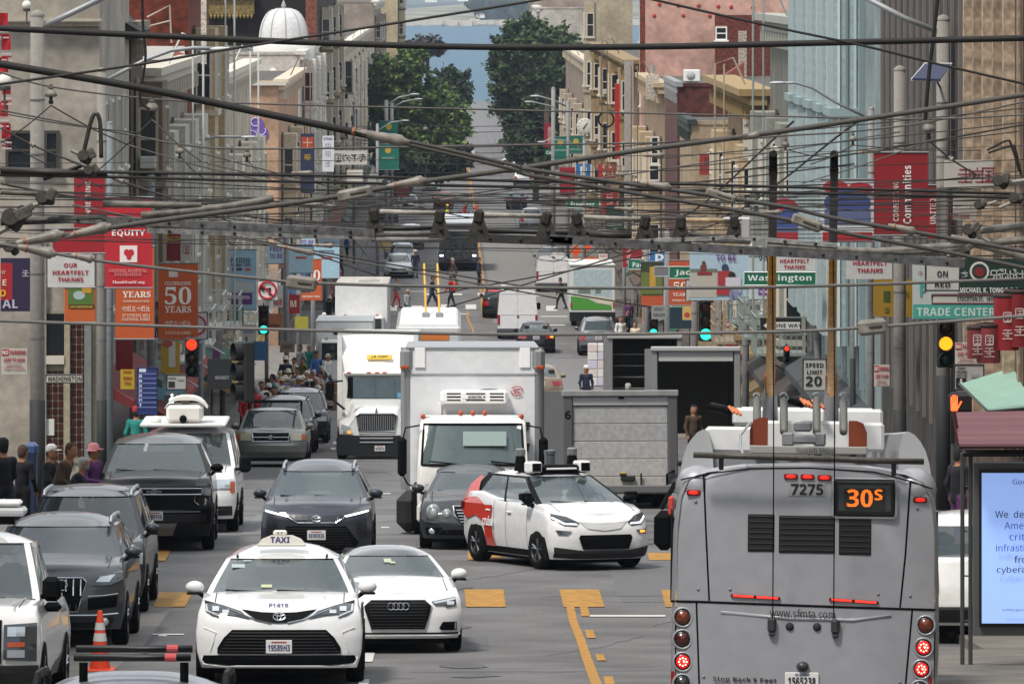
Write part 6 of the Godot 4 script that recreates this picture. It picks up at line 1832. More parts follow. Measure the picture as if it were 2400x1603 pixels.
	obj(r,"brick_pier",B.new().span(cz.call(716,0).x,cz.call(742,0).x,cz.call(0,260).y,cz.call(0,-30).y,0.0,0.5),mat("8a4f38",{"t":"grime","ts":0.6}))
	var co:Vector3 = cz.call(487,20)
	obj(r,"gilded_cornice",B.new().span(co.x,co.x+2.9,co.y - 0.35,co.y+0.6,0.0,0.6).span(co.x - 0.1,co.x+3.1,co.y+0.6,co.y+0.9,0.0,0.8),mat("8d7a42",{"t":"grime","ts":0.8}))
	for k in 12: obj(r,"cornice_drop",B.new().lathe([Vector2(0.09,0),Vector2(0.1,-0.12),Vector2(0,-0.3)],6,Transform3D(Basis(),co+Vector3(0.2+k*0.23,-0.35,0.5))),mat("b29a52"))
	house("pale_house","pale cream house with slender windows beyond the domed building",-1,474,640,112,"d9d3c3",{"bays":7,"bay":"e2dccd","trim":"d6d1c4","escape":"9a8f86","at":[0.06,0.3],"south":[[815,180,0.7,2.4,"8a8478"],[775,250,0.6,2.2,"8a8478"]]})
	house("roofline_house","grey-roofed house far behind with a white parapet band",-1,690,760,6,"a79c92",{"bays":3,"trim":"d9d7d2","shop":false,"deep":30.0})
	house("corner_tower","cream bay tower with dark brackets far down the left side",-1,770,800,-40,"cbbf9f",{"bays":2,"trim":"4d473f","shop":false,"deep":3.0,"x":-6.6})
	# right side,nearest first
	r = house("ribbed_house","brown building clad in upright tan and brown fins at the right",1,112,124.3,-150,"6f5a48",{"bays":0,"cornice":0.0,"shop":false,"floor":90.0,"t":"grime"})
	for k in 11:
		obj(r,"fin",B.new().span(-0.04 - 0.16*(k % 2),-0.002,2.5,16.0,-0.5 - k*1.1,-0.85 - k*1.1),mat(["a8957f","bfae99","7d6755","ad9a83"][k % 4],{"t":"grime","ts":0.7}))
	r = house("metal_house","dark grey building with upright metal seams between the brown and pale blue ones",1,124.6,148.7,-150,"4b4845",{"bays":0,"cornice":0.0,"floor":90.0,"t":"grime","ts":0.3,"shop":false})
	for k in 13: obj(r,"seam",B.new().span(-0.07,-0.002,3.0,18.0,-0.8 - k*1.9,-0.9 - k*1.9),mat("77726d",{"m":0.3,"r":0.6}))
	r = house("blue_house","pale blue building with stacked bay windows and narrow upright strips",1,149,177.3,-140,"93a7ab",{"bays":0,"cornice":0.0,"floor":90.0,"awning":"3a3f42"})
	for k in 5:
		var z:=-7.0 - k*4.6
		var bay:=obj(r,"bay",B.new().span(-0.7,-0.002,5.0,17.0,z,z - 2.6),mat("9fb1b4",{"t":"stucco","r":0.85}))
		for f in 3: obj(bay,"pipe",B.new().span(-0.6+f*0.2,-0.54+f*0.2,5.0,17.0,z,z+0.05),mat(["c3d0d1","6f8387","b2c2c4"][f]))
		obj(bay,"band",B.new().span(-0.8,-0.004,10.6,10.8,z+0.1,z - 2.7),mat("8b9c9f"))
	for k in 9: obj(r,"strip",B.new().span(-0.12,-0.003,4.0,17.0,-6.0 - k*2.4,-6.25 - k*2.4),mat("c3d0d1" if k % 2 else "75888c"))
	house("escape_house","grey-green house with a cage of fire escapes beyond the pale blue building",1,178,201,60,"7d8078",{"bays":3,"bay":"8d9088","trim":"a3a69e","escape":"8c948f","at":[0.1,0.45,0.8],"awning":"45403e"})
	r = house("mustard_house","house with a mustard yellow cornice and painted cream front on the right",1,203,232,225,"b09a78",{"bays":3,"bay":"bba886","trim":"9c865c","cornice":0.9,"escape":"9c8f7c","at":[0.2],"awning":"6a5a3a"})
	house("low_cream_house","low cream house with horizontal mouldings and a dark green roof line",1,268,281,292,"b6a488",{"bays":0,"trim":"2f3a36","cornice":0.15,"floor":90.0,"awning":"43725f","deep":12.0})
	house("brick_parapet_house","low dark brick house with a grey coping, carrying the air conditioner",1,284,300,203,"6b3b35",{"bays":0,"trim":"8e9092","cornice":0.1,"floor":90.0,"t":"grime","deep":14.0,"awning":"8a8f94"})
	house("tan_house","tan house with iron pipes and a tall narrow window on its side",1,301,333,205,"a38f74",{"bays":3,"bay":"b5a284","trim":"b8a588","escape":"77604f","at":[0.2,0.6],"awning":"54443a","south":[[1535,352,0.4,1.3,"d5d1c6"]]})
	r = house("pink_house","tall house with a faded pink painted side wall and brick patches",1,337,342,-110,"dcb3a6",{"bays":0,"cornice":0.0,"deep":18.0,"t":"stucco","ts":0.25,"south":[[1691,78,0.62,0.7,"e3e0da"]]})
	var pz:=func(px:float,py:float) -> Vector3: return W(px,py,337.0) - r.position
	for q in [[1676,1860,35,200,"743c33"],[1500,1512,-20,170,"7d4034"]]:
		var a:Vector3 = pz.call(q[0],q[2])
		var c:Vector3 = pz.call(q[1],q[3])
		if q[0] == 1676:
			var s0:Vector3 = pz.call(1677,60)
			obj(r,"brick_patch",B.new().span(a.x,pz.call(1679,0).x,c.y,a.y,0.0,0.02).span(pz.call(1704,0).x,c.x,c.y,a.y,0.0,0.02).span(pz.call(1679,0).x,pz.call(1704,0).x,c.y,pz.call(0,98).y,0.0,0.02).span(pz.call(1679,0).x,pz.call(1704,0).x,pz.call(0,60).y,a.y,0.0,0.02),mat(q[4],{"t":"grime","ts":0.8,"r":0.95}))
		else: obj(r,"brick_edge",B.new().span(a.x,c.x,c.y,a.y,0.0,0.03),mat(q[4],{"t":"grime","ts":0.8,"r":0.95}))
	for q in [[1546,10],[1590,12],[1638,13],[1684,15],[1714,16],[1765,17],[1534,37],[1602,36],[1664,37]]:
		obj(r,"wall_anchor",B.new().sm(0).ell(pz.call(q[0],q[1])+Vector3(0,0,0.02),Vector3(0.11,0.11,0.05),8,6),mat("a33a2c"))
	r = house("pilaster_house","tan house front with a pale flat pilaster and a red upright neon board",1,344,436,150,"8f7a5c",{"bays":4,"bay":"a28b68","trim":"8f7a55","cornice":0.8,"escape":"6b5a4c","at":[0.1,0.4],"awning":"4a4038"})
	obj(r,"flat_pilaster",B.new().span(-0.75,-0.25,0.5,ytop(142,344) - r.position.y,0.2,0.0),mat("a8a5a0",{"t":"stucco"}))
	obj(r,"red_board",B.new().span(-1.25,-1.0,ytop(372,344) - r.position.y,ytop(196,344) - r.position.y,0.3,-0.3),mat("a8161c",{"r":0.5}))
	house("tall_cream_house","tall blank cream side wall beyond the tan pilaster house",1,440,455,-100,"c2b79f",{"bays":1,"cornice":0.0,"deep":2.4,"awning":"7c5a3a"})
	house("balcony_house","narrow house with stacked balconies beside the dark tree",1,458,560,150,"a89a88",{"bays":5,"bay":"b9ac9a","trim":"c9bda9","escape":"8f857c","at":[0.1,0.3,0.5,0.7]})
	for q in [[1,660,690,20,"d6d2c9","white hillside house above the dark tree"],[1,720,745,-8,"b8aba0","grey-pink hillside house behind the white one"],[-1,820,870,95,"b9b2a6","plain beige house far down the left side"],[-1,900,960,130,"a7a9a6","grey shed-like house near the waterfront"],[1,800,860,60,"aca79d","beige house hidden by the right trees"]]:
		house("hillside_house",q[5],q[0],q[1],q[2],q[3],q[4],{"bays":2,"trim":"d9d6cf","shop":false,"deep":9.0,"x":9.0 if q[0] > 0 else -12.0})
	# things on the roofs
	var ac:=thing("air_conditioner","white air conditioner unit with a round fan on the brick parapet roof","air conditioner",W(1622,191,290.0))
	obj(ac,"casing",B.new().rbox(Vector3(0,0.27,0),Vector3(0.75,0.54,0.35),0.03),mat("dcdcd8"))
	obj(ac,"fan",B.new().sm(0).lathe([Vector2(0.2,0),Vector2(0.19,0.02),Vector2(0,0.02)],18,Transform3D(Basis(Vector3.RIGHT,PI/2),Vector3(-0.05,0.27,0.18))),mat("a3a6a6"))
	obj(ac,"foot",B.new().span(-0.3,0.3,-0.3,0.0,-0.1,0.1),mat("8a8a88"))
	var ch:=thing("chimney","white painted brick chimney on the tan house roof","chimney",W(1530,200,303.0))
	for k in 7: obj(ch,"course",B.new().rbox(Vector3(0,-0.6+k*0.17,0),Vector3(0.62,0.16,0.5),0.01),mat("cfccc2",{"t":"grime","ts":1.5}))
	obj(ch,"flue",B.new().lathe([Vector2(0.12,0.6),Vector2(0.12,0.95),Vector2(0,0.95)],10),mat("8f8c86"))
	var ch2:=thing("chimney","tall white chimney stack before the brick wall with the window","chimney",W(1741,195,330.0))
	for k in 14: obj(ch2,"course",B.new().rbox(Vector3(0,k*0.2,0),Vector3(0.42,0.19,0.4),0.01),mat("bdb8ac",{"t":"grime","ts":1.5}))
	var pr:=thing("pagoda_roof","small red tiled hipped roof with white eaves on the right roofscape","roof",W(1715,190,325.0))
	obj(pr,"tiles",B.new().prism(V([-0.8,0,0.65,0,0.65,0.95]),-2.0,0),mat("8f4e3f",{"t":"grain","ts":3.0}))
	obj(pr,"eave",B.new().span(-0.95,0.7,-0.16,-0.004,-2.0,0.15),mat("d8d6d0"))
	var fp:=thing("flag","green white and red striped flag on a thin pole by the cream wall","flag",W(1412,250,430.0))
	obj(fp,"pole",B.new().tube([Vector3(0,-2,0),Vector3(0,3.4,0)],0.03,5),mat("8f8f8c"))
	for k in 3:
		var rows:=[]
		for i in 5:
			var row:=[]
			for j in 4: row.append(Vector3(0.05+k*0.42+i*0.105,3.2 - j*0.32 - (k*0.42+i*0.1)*0.12,0.07*sin((k*4+i)*0.8)))
			rows.append(row)
		obj(fp,"stripe",B.new().sm(0).grid(rows),mat(["1d8a5a","e6e6e2","c23a34"][k],{"r":0.9}))
	var ck:=thing("street_clock","round white clock on a slender post at the third crossing","clock",W(1371,296,430.0))
	obj(ck,"case",B.new().sm(0).lathe([Vector2(0.55,-0.1),Vector2(0.55,0.1),Vector2(0.5,0.12),Vector2(0,0.12)],24,Transform3D(Basis(Vector3.RIGHT,PI/2),Vector3.ZERO)),mat("dedcd6"))
	obj(ck,"hand",B.new().box(Vector3(0.07,0.1,0.14),Vector3(0.05,0.34,0.01),Basis(Vector3(0,0,1),-0.7)),black())
	obj(ck,"hand",B.new().box(Vector3(-0.06,-0.08,0.15),Vector3(0.06,0.24,0.01),Basis(Vector3(0,0,1),-0.6)),black())
	for k in 12: obj(ck,"hour_mark",B.new().box(Vector3(sin(k*TAU/12)*0.43,cos(k*TAU/12)*0.43,0.125),Vector3(0.03,0.08,0.01),Basis(Vector3(0,0,1),-k*TAU/12)),black())
	obj(ck,"post",B.new().tube([Vector3(0,-0.5,0),Vector3(0,-8,0)],0.06,6),mat("7d7f80"))

	# the blocks beside and behind the viewer
	house("near_house","plain grey-brown block lining the near left pavement",-1,24,107,-2600,"8a8378",{"bays":6,"x":-9.8})
	house("near_house","plain tan block lining the near right pavement",1,24,106,-2600,"8f8471",{"bays":6,"x":11.6})
	var tn:=thing("hill_house","wide stone block on the hill behind the viewer","building",Vector3(0,0,30))
	obj(tn,"wall",B.new().span(-40,40,0,24,0,12),mat("77726a",{"t":"stucco","r":0.9}))
	for k in 12:
		for f in 3: win(tn,Vector3(-33+k*6,9+f*4.6,-0.03),1.6,2.2,2.0)

func disc(a:float,b:float,n: int) -> Array:
	var o:=[]
	for k in n: o.append(Vector2(cos(TAU*k/n)*a,sin(TAU*k/n)*b))
	return o

# crown: leaf-sized faces on and inside overlapping clumps
func tree(called: String,label: String,px:float,d:float,clumps: Array,leaf:float,hues: Array,dens:float) -> void:
	var at:=Vector3((px - VX)*d/FL,gy(d),-d)
	var r:=thing(called,label,"tree",at,"")
	var m:=mat("ffffff",{"v":true,"r":0.8,"bl":"3a4a20"})
	var trunk:=B.new()
	var crown:=B.new()
	crown.sm(-1)
	var core:=Vector3.ZERO
	var low:=1e9
	for q in clumps: low = minf(low,W(q[0],q[1]+q[3],d).y - at.y)
	trunk.sm(0).tube([Vector3(0,-0.3,0),Vector3(0.1,maxf(low,1.5),0)],[0.32,0.22],8)
	for q in clumps:
		var c:=W(q[0],q[1],d) - at
		c.z = rng.randf_range(-2.0,2.0)
		var rx:float = q[2]*d/FL
		var ry:float = q[3]*d/FL
		trunk.tube([Vector3(0.1,maxf(low,1.5),0),c*0.6+Vector3(0,maxf(low,1.5),0)*0.4,c],[0.2,0.12,0.04],6)
		var n:=int(dens*q[2]*q[3]/60.0)
		var tone:=rng.randf()
		for i in n:
			var v:=Vector3(rng.randfn(),rng.randfn(),rng.randfn()).normalized()
			var rad:=pow(rng.randf(),0.4)*(0.85+0.4*sin(v.x*6.0+q[0])*cos(v.y*7.0+q[1])+0.12*rng.randfn())
			var p:=c+Vector3(v.x*rx,v.y*ry,v.z*rx*0.9)*rad
			var ax:=Vector3(rng.randfn(),rng.randfn()*0.6,rng.randfn()).normalized()
			var bx:=ax.cross(Vector3(rng.randfn(),rng.randfn(),rng.randfn())).normalized()
			var s:=leaf*rng.randf_range(0.6,1.3)
			var base: Color = hues[int(rng.randf()*hues.size()*0.999)]
			base = base.lerp(hues[0],0.4*tone)*rng.randf_range(0.75,1.2)
			base.a = 1.0
			crown.st.set_color(base)
			crown.tri(p - ax*s,p+bx*s*0.55,p+ax*s)
			crown.tri(p - ax*s,p+ax*s,p - bx*s*0.55)
	obj(r,"trunk",trunk,mat("4a3d32",{"r":0.95}))
	obj(r,"crown",crown,m)
func trees() -> void:
	var g:=[Color(0.06,0.11,0.025),Color(0.09,0.15,0.03),Color(0.14,0.19,0.035),Color(0.04,0.075,0.02)]
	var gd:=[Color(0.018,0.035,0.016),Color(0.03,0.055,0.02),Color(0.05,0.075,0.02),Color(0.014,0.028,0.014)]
	var gm:=[Color(0.03,0.058,0.02),Color(0.05,0.085,0.024),Color(0.08,0.115,0.03),Color(0.022,0.042,0.016)]
	var pu:=[Color(0.06,0.055,0.06),Color(0.085,0.075,0.08),Color(0.045,0.042,0.05)]
	tree("street_tree","leafy bright green tree filling the left side beyond the pale house",925,600,[[905,180,55,55],[960,150,45,45],[895,250,50,60],[955,240,65,70],[1010,230,50,55],[1050,260,45,60],[900,330,45,50],[970,330,60,55],[1040,330,55,50],[1075,300,35,45],[985,125,22,18]],0.27,g,62.0)
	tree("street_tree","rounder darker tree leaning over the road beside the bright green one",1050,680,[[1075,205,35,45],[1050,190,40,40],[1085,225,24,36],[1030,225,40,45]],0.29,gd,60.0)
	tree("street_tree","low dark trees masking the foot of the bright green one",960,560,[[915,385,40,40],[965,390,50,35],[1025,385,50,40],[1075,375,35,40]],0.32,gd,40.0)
	tree("purple_tree","dusky purple-grey tree in front of the bay",1000,760,[[1000,105,42,26],[965,115,25,22],[1030,115,22,18]],0.36,pu,34.0)
	tree("pine_tree","huge dense dark tree with sunlit top on the right of the road",1265,640,[[1240,75,60,40],[1200,110,50,45],[1180,165,42,55],[1290,110,65,50],[1335,140,50,55],[1250,160,75,60],[1200,230,55,60],[1320,220,65,70],[1260,250,70,65],[1230,320,60,55],[1310,320,65,60]],0.29,gm,62.0)
	tree("street_tree","smaller tree rising in front of the huge dark one",1280,622,[[1265,90,50,26],[1235,120,40,30],[1310,105,40,22],[1240,190,35,30],[1290,170,40,28]],0.29,gm,30.0)
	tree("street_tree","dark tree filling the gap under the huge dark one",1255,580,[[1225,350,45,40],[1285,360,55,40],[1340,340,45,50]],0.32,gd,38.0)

func pts_w(a: Array,d:float,o:Vector3) -> Array:
	var r:=[]
	for i in range(0,a.size(),2): r.append(W(a[i],a[i+1],d) - o)
	return r
# pole: centre column,width in photo pixels,top row,depth,colour,row where the dark base begins,arm points and lamp
func pole(label: String,px:float,w:float,top:float,d:float,hex: String,dark_row:=0.0,arm:=[],head:=true,cat:="pole") -> Node3D:
	var at:=Vector3((px - VX)*d/FL,gy(d)+0.1,-d)
	var r:=thing("lamp_post" if arm else "utility_pole",label,cat,at)
	var h:=ytop(top,d) - at.y
	var rad:=w*d/FL/2.0
	var m:=mat(hex,{"t":"stucco","ts":0.8,"r":0.85})
	obj(r,"shaft",B.new().sm(0).tube([Vector3.ZERO,Vector3(0,h,0)],[rad*1.08,rad],14),m)
	obj(r,"cap",B.new().sm(0).lathe([Vector2(rad*1.06,h),Vector2(rad*1.06,h+rad*0.25),Vector2(rad*0.6,h+rad*0.7),Vector2(0,h+rad*0.9)],14),m)
	if dark_row > 0.0: obj(r,"painted_base",B.new().sm(0).tube([Vector3(0,0.01,0),Vector3(0,ytop(dark_row,d) - at.y,0)],rad*1.13,14),mat("232526",{"r":0.7,"t":"stucco"}))
	for k in 5 if w > 12 else 0: obj(r,"strap",B.new().sm(0).lathe([Vector2(rad*1.1,0),Vector2(rad*1.1,0.03)],14,Transform3D(Basis(),Vector3(0,h*(0.35+0.12*k)+0.1*(k % 2),0))),mat("6f7173",{"m":0.5,"r":0.5}))
	if arm:
		var pts:=pts_w(arm,d,at)
		var a:=obj(r,"arm",B.new().sm(0).tube(pts,rad*0.42,8),mat("8f9294",{"r":0.5,"m":0.3}))
		if head:
			var e:Vector3 = pts[-1]
			var dirv:Vector3 = (e - pts[-2]).normalized()
			var hd:=obj(a,"lamp_head",B.new().sm(0).ell(e+dirv*rad*1.5,Vector3(rad*2.6,rad*0.5,rad*1.0),12,7),mat("b4b8ba",{"r":0.4}))
	return r
func sheet(parent: Node3D,called: String,q: Array,d:float,o:Vector3,m: Material,thick:=0.02) -> MeshInstance3D:
	var a:=W(q[0],q[2],d) - o
	var c:=W(q[1],q[3],d) - o
	return obj(parent,called,B.new().span(a.x,c.x,c.y,a.y,a.z - thick,a.z),m)
# flat board:[x0,x1,y0,y1] in photo pixels; prints:[text,cx,cy,w,h,colour] or [glyph keys..,"g"]
func board(called: String,label: String,cat: String,q: Array,d:float,hex: String,prints:=[],edge:="") -> Node3D:
	var o:=W((q[0]+q[1])/2.0,q[3],d)
	var r:=thing(called,label,cat,o)
	var cloth:=called.ends_with("banner")
	sheet(r,"panel",q,d,o,mat(hex,{"r":0.8 if cloth else 0.55,"t":"dust","ts":0.8}),0.03)
	if cloth:
		for y in [q[2],q[3]]: obj(r,"rod",B.new().tube([W(q[0] - 2,y,d) - o,W(q[1]+2,y,d) - o],0.022,5),mat("77797b"))
	elif edge:
		obj(r,"edge",B.new().tube(pts_w([q[0],q[2],q[1],q[2],q[1],q[3],q[0],q[3],q[0],q[2]],d,o),0.018,4),mat(edge))
	var k:=FL/d
	var lift:=0.006
	for p in prints:
		lift += 0.003
		var c:=W(p[1],p[2],d) - o+Vector3(0,0,lift)
		var m:=mat(p[5],{"r":0.6})
		if p[0] is Array:
			var b:=B.new()
			var n: int = p[0].size()
			for i in n:
				var off:=(i - (n - 1)/2.0)
				glyph(b,p[0][i],c+(Vector3(off*p[3]/k/n,0,0) if p[3] >= p[4] else Vector3(0,-off*p[4]/k/n,0)),(p[4] if p[3] >= p[4] else p[3])/k*0.9)
			obj(r,"characters",b,m)
		elif p[0] == "#":obj(r,"print",B.new().span(c.x - p[3]/k/2,c.x+p[3]/k/2,c.y - p[4]/k/2,c.y+p[4]/k/2,c.z - 0.004,c.z),m)
		elif p[0] == "@":obj(r,"print",B.new().prism(disc(p[3]/k/2,p[4]/k/2,18),-0.004,0.0,Transform3D(Basis(),c)),m)
		elif p[0].begins_with("|"): text(r,p[0].substr(1),p[4]/k,p[3]/k,c,m,"Droid Sans",true,Vector3(0,0,PI/2))
		else: text(r,p[0],p[3]/k,p[4]/k,c,m,"Droid Serif" if p.size() > 6 else "Droid Sans")
	return r
func signal_head(label: String,px:float,r0:float,r1:float,d:float,lit: int,yaw:=0.0) -> void:
	var c:=W(px,(r0+r1)/2,d)
	var r:=thing("traffic_signal",label,"traffic signal",c,"",yaw)
	var h:=(r1 - r0)*d/FL
	obj(r,"housing",B.new().rbox(Vector3(0,0,-0.12),Vector3(h*0.36,h,0.22),0.03),mat("17191a",{"r":0.6}))
	for k in 3:
		var y:=h*(0.33 - 0.33*k)
		var t:=Transform3D(Basis(Vector3.RIGHT,PI/2),Vector3(0,y,0))
		obj(r,"visor",B.new().sm(0).lathe([Vector2(h*0.15,-0.02),Vector2(h*0.15,0.16)],14,t),mat("101112",{"r":0.7}))
		var hex: String = ["ff3a1e","ffa21e","2fdcc0"][k]
		obj(r,"lamp",B.new().sm(0).lathe([Vector2(h*0.14,0.0),Vector2(h*0.1,0.03),Vector2(0,0.04)],16,t),mat(hex,{"e":1.5}) if k == lit else mat(["3a0f0c","3a270c","0c2a26"][k],{"r":0.3}))
	obj(r,"hanger",B.new().tube([Vector3(0,h*0.5,-0.12),Vector3(0,h*0.58,-0.12)],0.03,5),mat("2b2d2e"))

func street_poles() -> void:
	var gc:="8d8a85"
	pole("thick concrete pole with a black base before the cream corner building",86,33,37,125,gc,937,[100,62,160,33,240,-5],false)
	pole("concrete lamp post with a long curved arm right of the thick pole",237,22,167,146,gc,938,[248,188,300,160,345,138,400,118,455,112,500,114])
	pole("blue-grey steel pole beside the post with the long curved arm",256,15,290,151,"7d868c")
	pole("grey pole carrying the orange anniversary banners",353,18,415,162,"7f868a")
	pole("lamp post with a low arm above the fire-escape house",425,14,345,196,"8d9092",0,[427,349,462,330,510,320,570,321])
	pole("grey pole between the orange and pale blue banners",453,14,425,202,"85878a",0)
	pole("grey pole carrying the first pale blue banner",521,13,440,228,"85878a",0)
	for q in [[624,9,500,268,"grey pole beside the no-left-turn sign"],[671,11,520,262,"pole behind the no-left-turn sign"],[700,11,560,276,"pole behind the big street insulator"],[733,10,600,300,"slim pole by the orange banner remnant"],[762,9,460,340,"slim pole by the long white truck"],[470,12,780,178,"pole holding the left red signal"],[829,6,240,420,"slim pole before the pale house"]]: pole(q[4],q[0],q[1],q[2],q[3],"83868a",q[2]+420 if q[3] < 300 else 0.0)
	pole("far lamp post with three arms' worth of light before the green tree, first",905,9,238,430,"9a9d9e",0,[907,246,935,228,965,222])
	pole("far lamp post behind the first one before the green tree",918,8,245,445,"9a9d9e",0,[920,252,945,238,975,233])
	pole("far lamp post lower down before the green tree",884,7,292,400,"9a9d9e",0,[886,306,915,287,945,283])
	var r:=pole("thick concrete pole with a solar panel at the right",2212,31,47,127,gc,880,[2196,72,2120,42,2030,-6],false)
	var pp:=[[2170,148],[2231,149],[2205,185],[2139,183]]
	for e in 2:
		var b:=B.new()
		var q:=[]
		for i in 4: q.append(W(2186+(pp[i][0] - 2186)*(1.06 - e*0.06),166+(pp[i][1] - 166)*(1.1 - e*0.1),126.2 - (pp[i][1] - 148)*0.008) - r.position+Vector3(0,0,e*0.02))
		b.quad3(q).quad3([q[3] - Vector3(0,0.04,0),q[2] - Vector3(0,0.04,0),q[2],q[3]])
		obj(r,["panel_frame","solar_panel"][e],b,mat("c8cacb",{"m":0.5,"r":0.4}) if e == 0 else mat("2e3350",{"r":0.15,"coat":1.0}))
	obj(r,"panel_bracket",B.new().tube([W(2186,168,126.2) - r.position,W(2205,205,126.9) - r.position],0.025,5),mat("77797a"))
	pole("second concrete pole left of the solar panel pole",2110,28,165,135,gc,960)
	pole("grey lamp post whose arm crosses the pale blue building",2043,15,256,147,"8f9090",0,[2036,277,1960,240,1905,206,1865,194,1835,194])
	for q in [[1918,16,470,168,"grey pole beside the heart banner"],[1748,16,560,200,"pole at the left end of the largest green street sign"],[1686,15,560,214,"pole behind the family poster"],[1629,15,560,230,"pole holding the green-lit signal"],[1564,12,540,258,"pole beside the orange fifty-years banner on the right"],[1516,11,570,282,"pole beside the parks banner"],[1463,8,560,330,"thin pole near the roadwork signs"],[2000,12,420,156,"thin pole in front of the metal building"]]: pole(q[4],q[0],q[1],q[2],q[3],"85878a",q[2]+420 if q[3] < 260 else 0.0)
	pole("far lamp post with its arm over the road by the dark tree",1297,10,208,430,"9a9d9e",0,[1330,250,1300,236,1270,227,1262,226])
	pole("far lamp post nearer than the one by the dark tree",1331,8,240,415,"9a9d9e",0,[1328,268,1290,248,1255,240,1245,239])
	pole("lamp post with a long bright arm near the red neon board",1370,8,330,380,"9a9d9e",0,[1366,350,1330,330,1290,327,1275,331])
	pole("lamp post below the mustard cornice with a drooping arm",1790,12,400,235,"9a9d9e",0,[1786,408,1740,375,1700,362,1680,361])
	# signals
	signal_head("red-lit traffic signal left of the crossing beside the anniversary banners",448,792,884,140,0)
	signal_head("dark traffic signal seen edge-on beside the crowd",563,800,942,128,5,-1.2)
	signal_head("small traffic signal showing green over the left crowd",617,716,784,232,2)
	signal_head("amber-lit traffic signal on the thick right pole",2218,748,862,122,1)
	signal_head("green-lit traffic signal beside the family poster",1655,704,800,226,2)
	signal_head("small green-lit traffic signal by the parks banner",1532,728,790,270,2)
	signal_head("small red-lit traffic signal beyond the trolley poles",1845,810,850,170,0)
	# walking hand and man
	r = thing("pedestrian_signal","pedestrian signal showing a lit orange hand under the amber signal","pedestrian signal",W(2258,945,121))
	obj(r,"housing",B.new().rbox(Vector3(0,0,-0.1),Vector3(0.56,0.42,0.18),0.08),mat("121314",{"r":0.6}))
	var hand:=B.new().rbox(Vector3(-0.16,-0.07,0.0),Vector3(0.13,0.15,0.02),0.005)
	for q in [[-0.215,0.11,0.0],[-0.18,0.14,0.0],[-0.145,0.14,0.0],[-0.11,0.12,0.0],[-0.06,0.03,-0.5]]: hand.box(Vector3(q[0],q[1] - 0.06,0.0),Vector3(0.026,0.15,0.02),Basis(Vector3(0,0,1),q[2]))
	obj(r,"hand_symbol",hand,mat("ff5a2a",{"e":2.2}))
	r = thing("pedestrian_signal","pedestrian signal showing a pale walking figure beside the blue timetable","pedestrian signal",W(402,938,138))
	obj(r,"housing",B.new().rbox(Vector3(0,0,-0.1),Vector3(0.36,0.34,0.18),0.06),mat("101112",{"r":0.6}))
	obj(r,"walk_symbol",B.new().ell(Vector3(0,0.11,0),Vector3(0.03,0.03,0.01),8,6).tube([Vector3(0,0.08,0),Vector3(0,-0.02,0),Vector3(0.06,-0.13,0)],0.02,4).tube([Vector3(0,-0.02,0),Vector3(-0.05,-0.13,0)],0.02,4).tube([Vector3(-0.06,0.0,0),Vector3(0,0.07,0),Vector3(0.06,0.02,0)],0.015,4),mat("bfe6ff",{"e":1.4}))

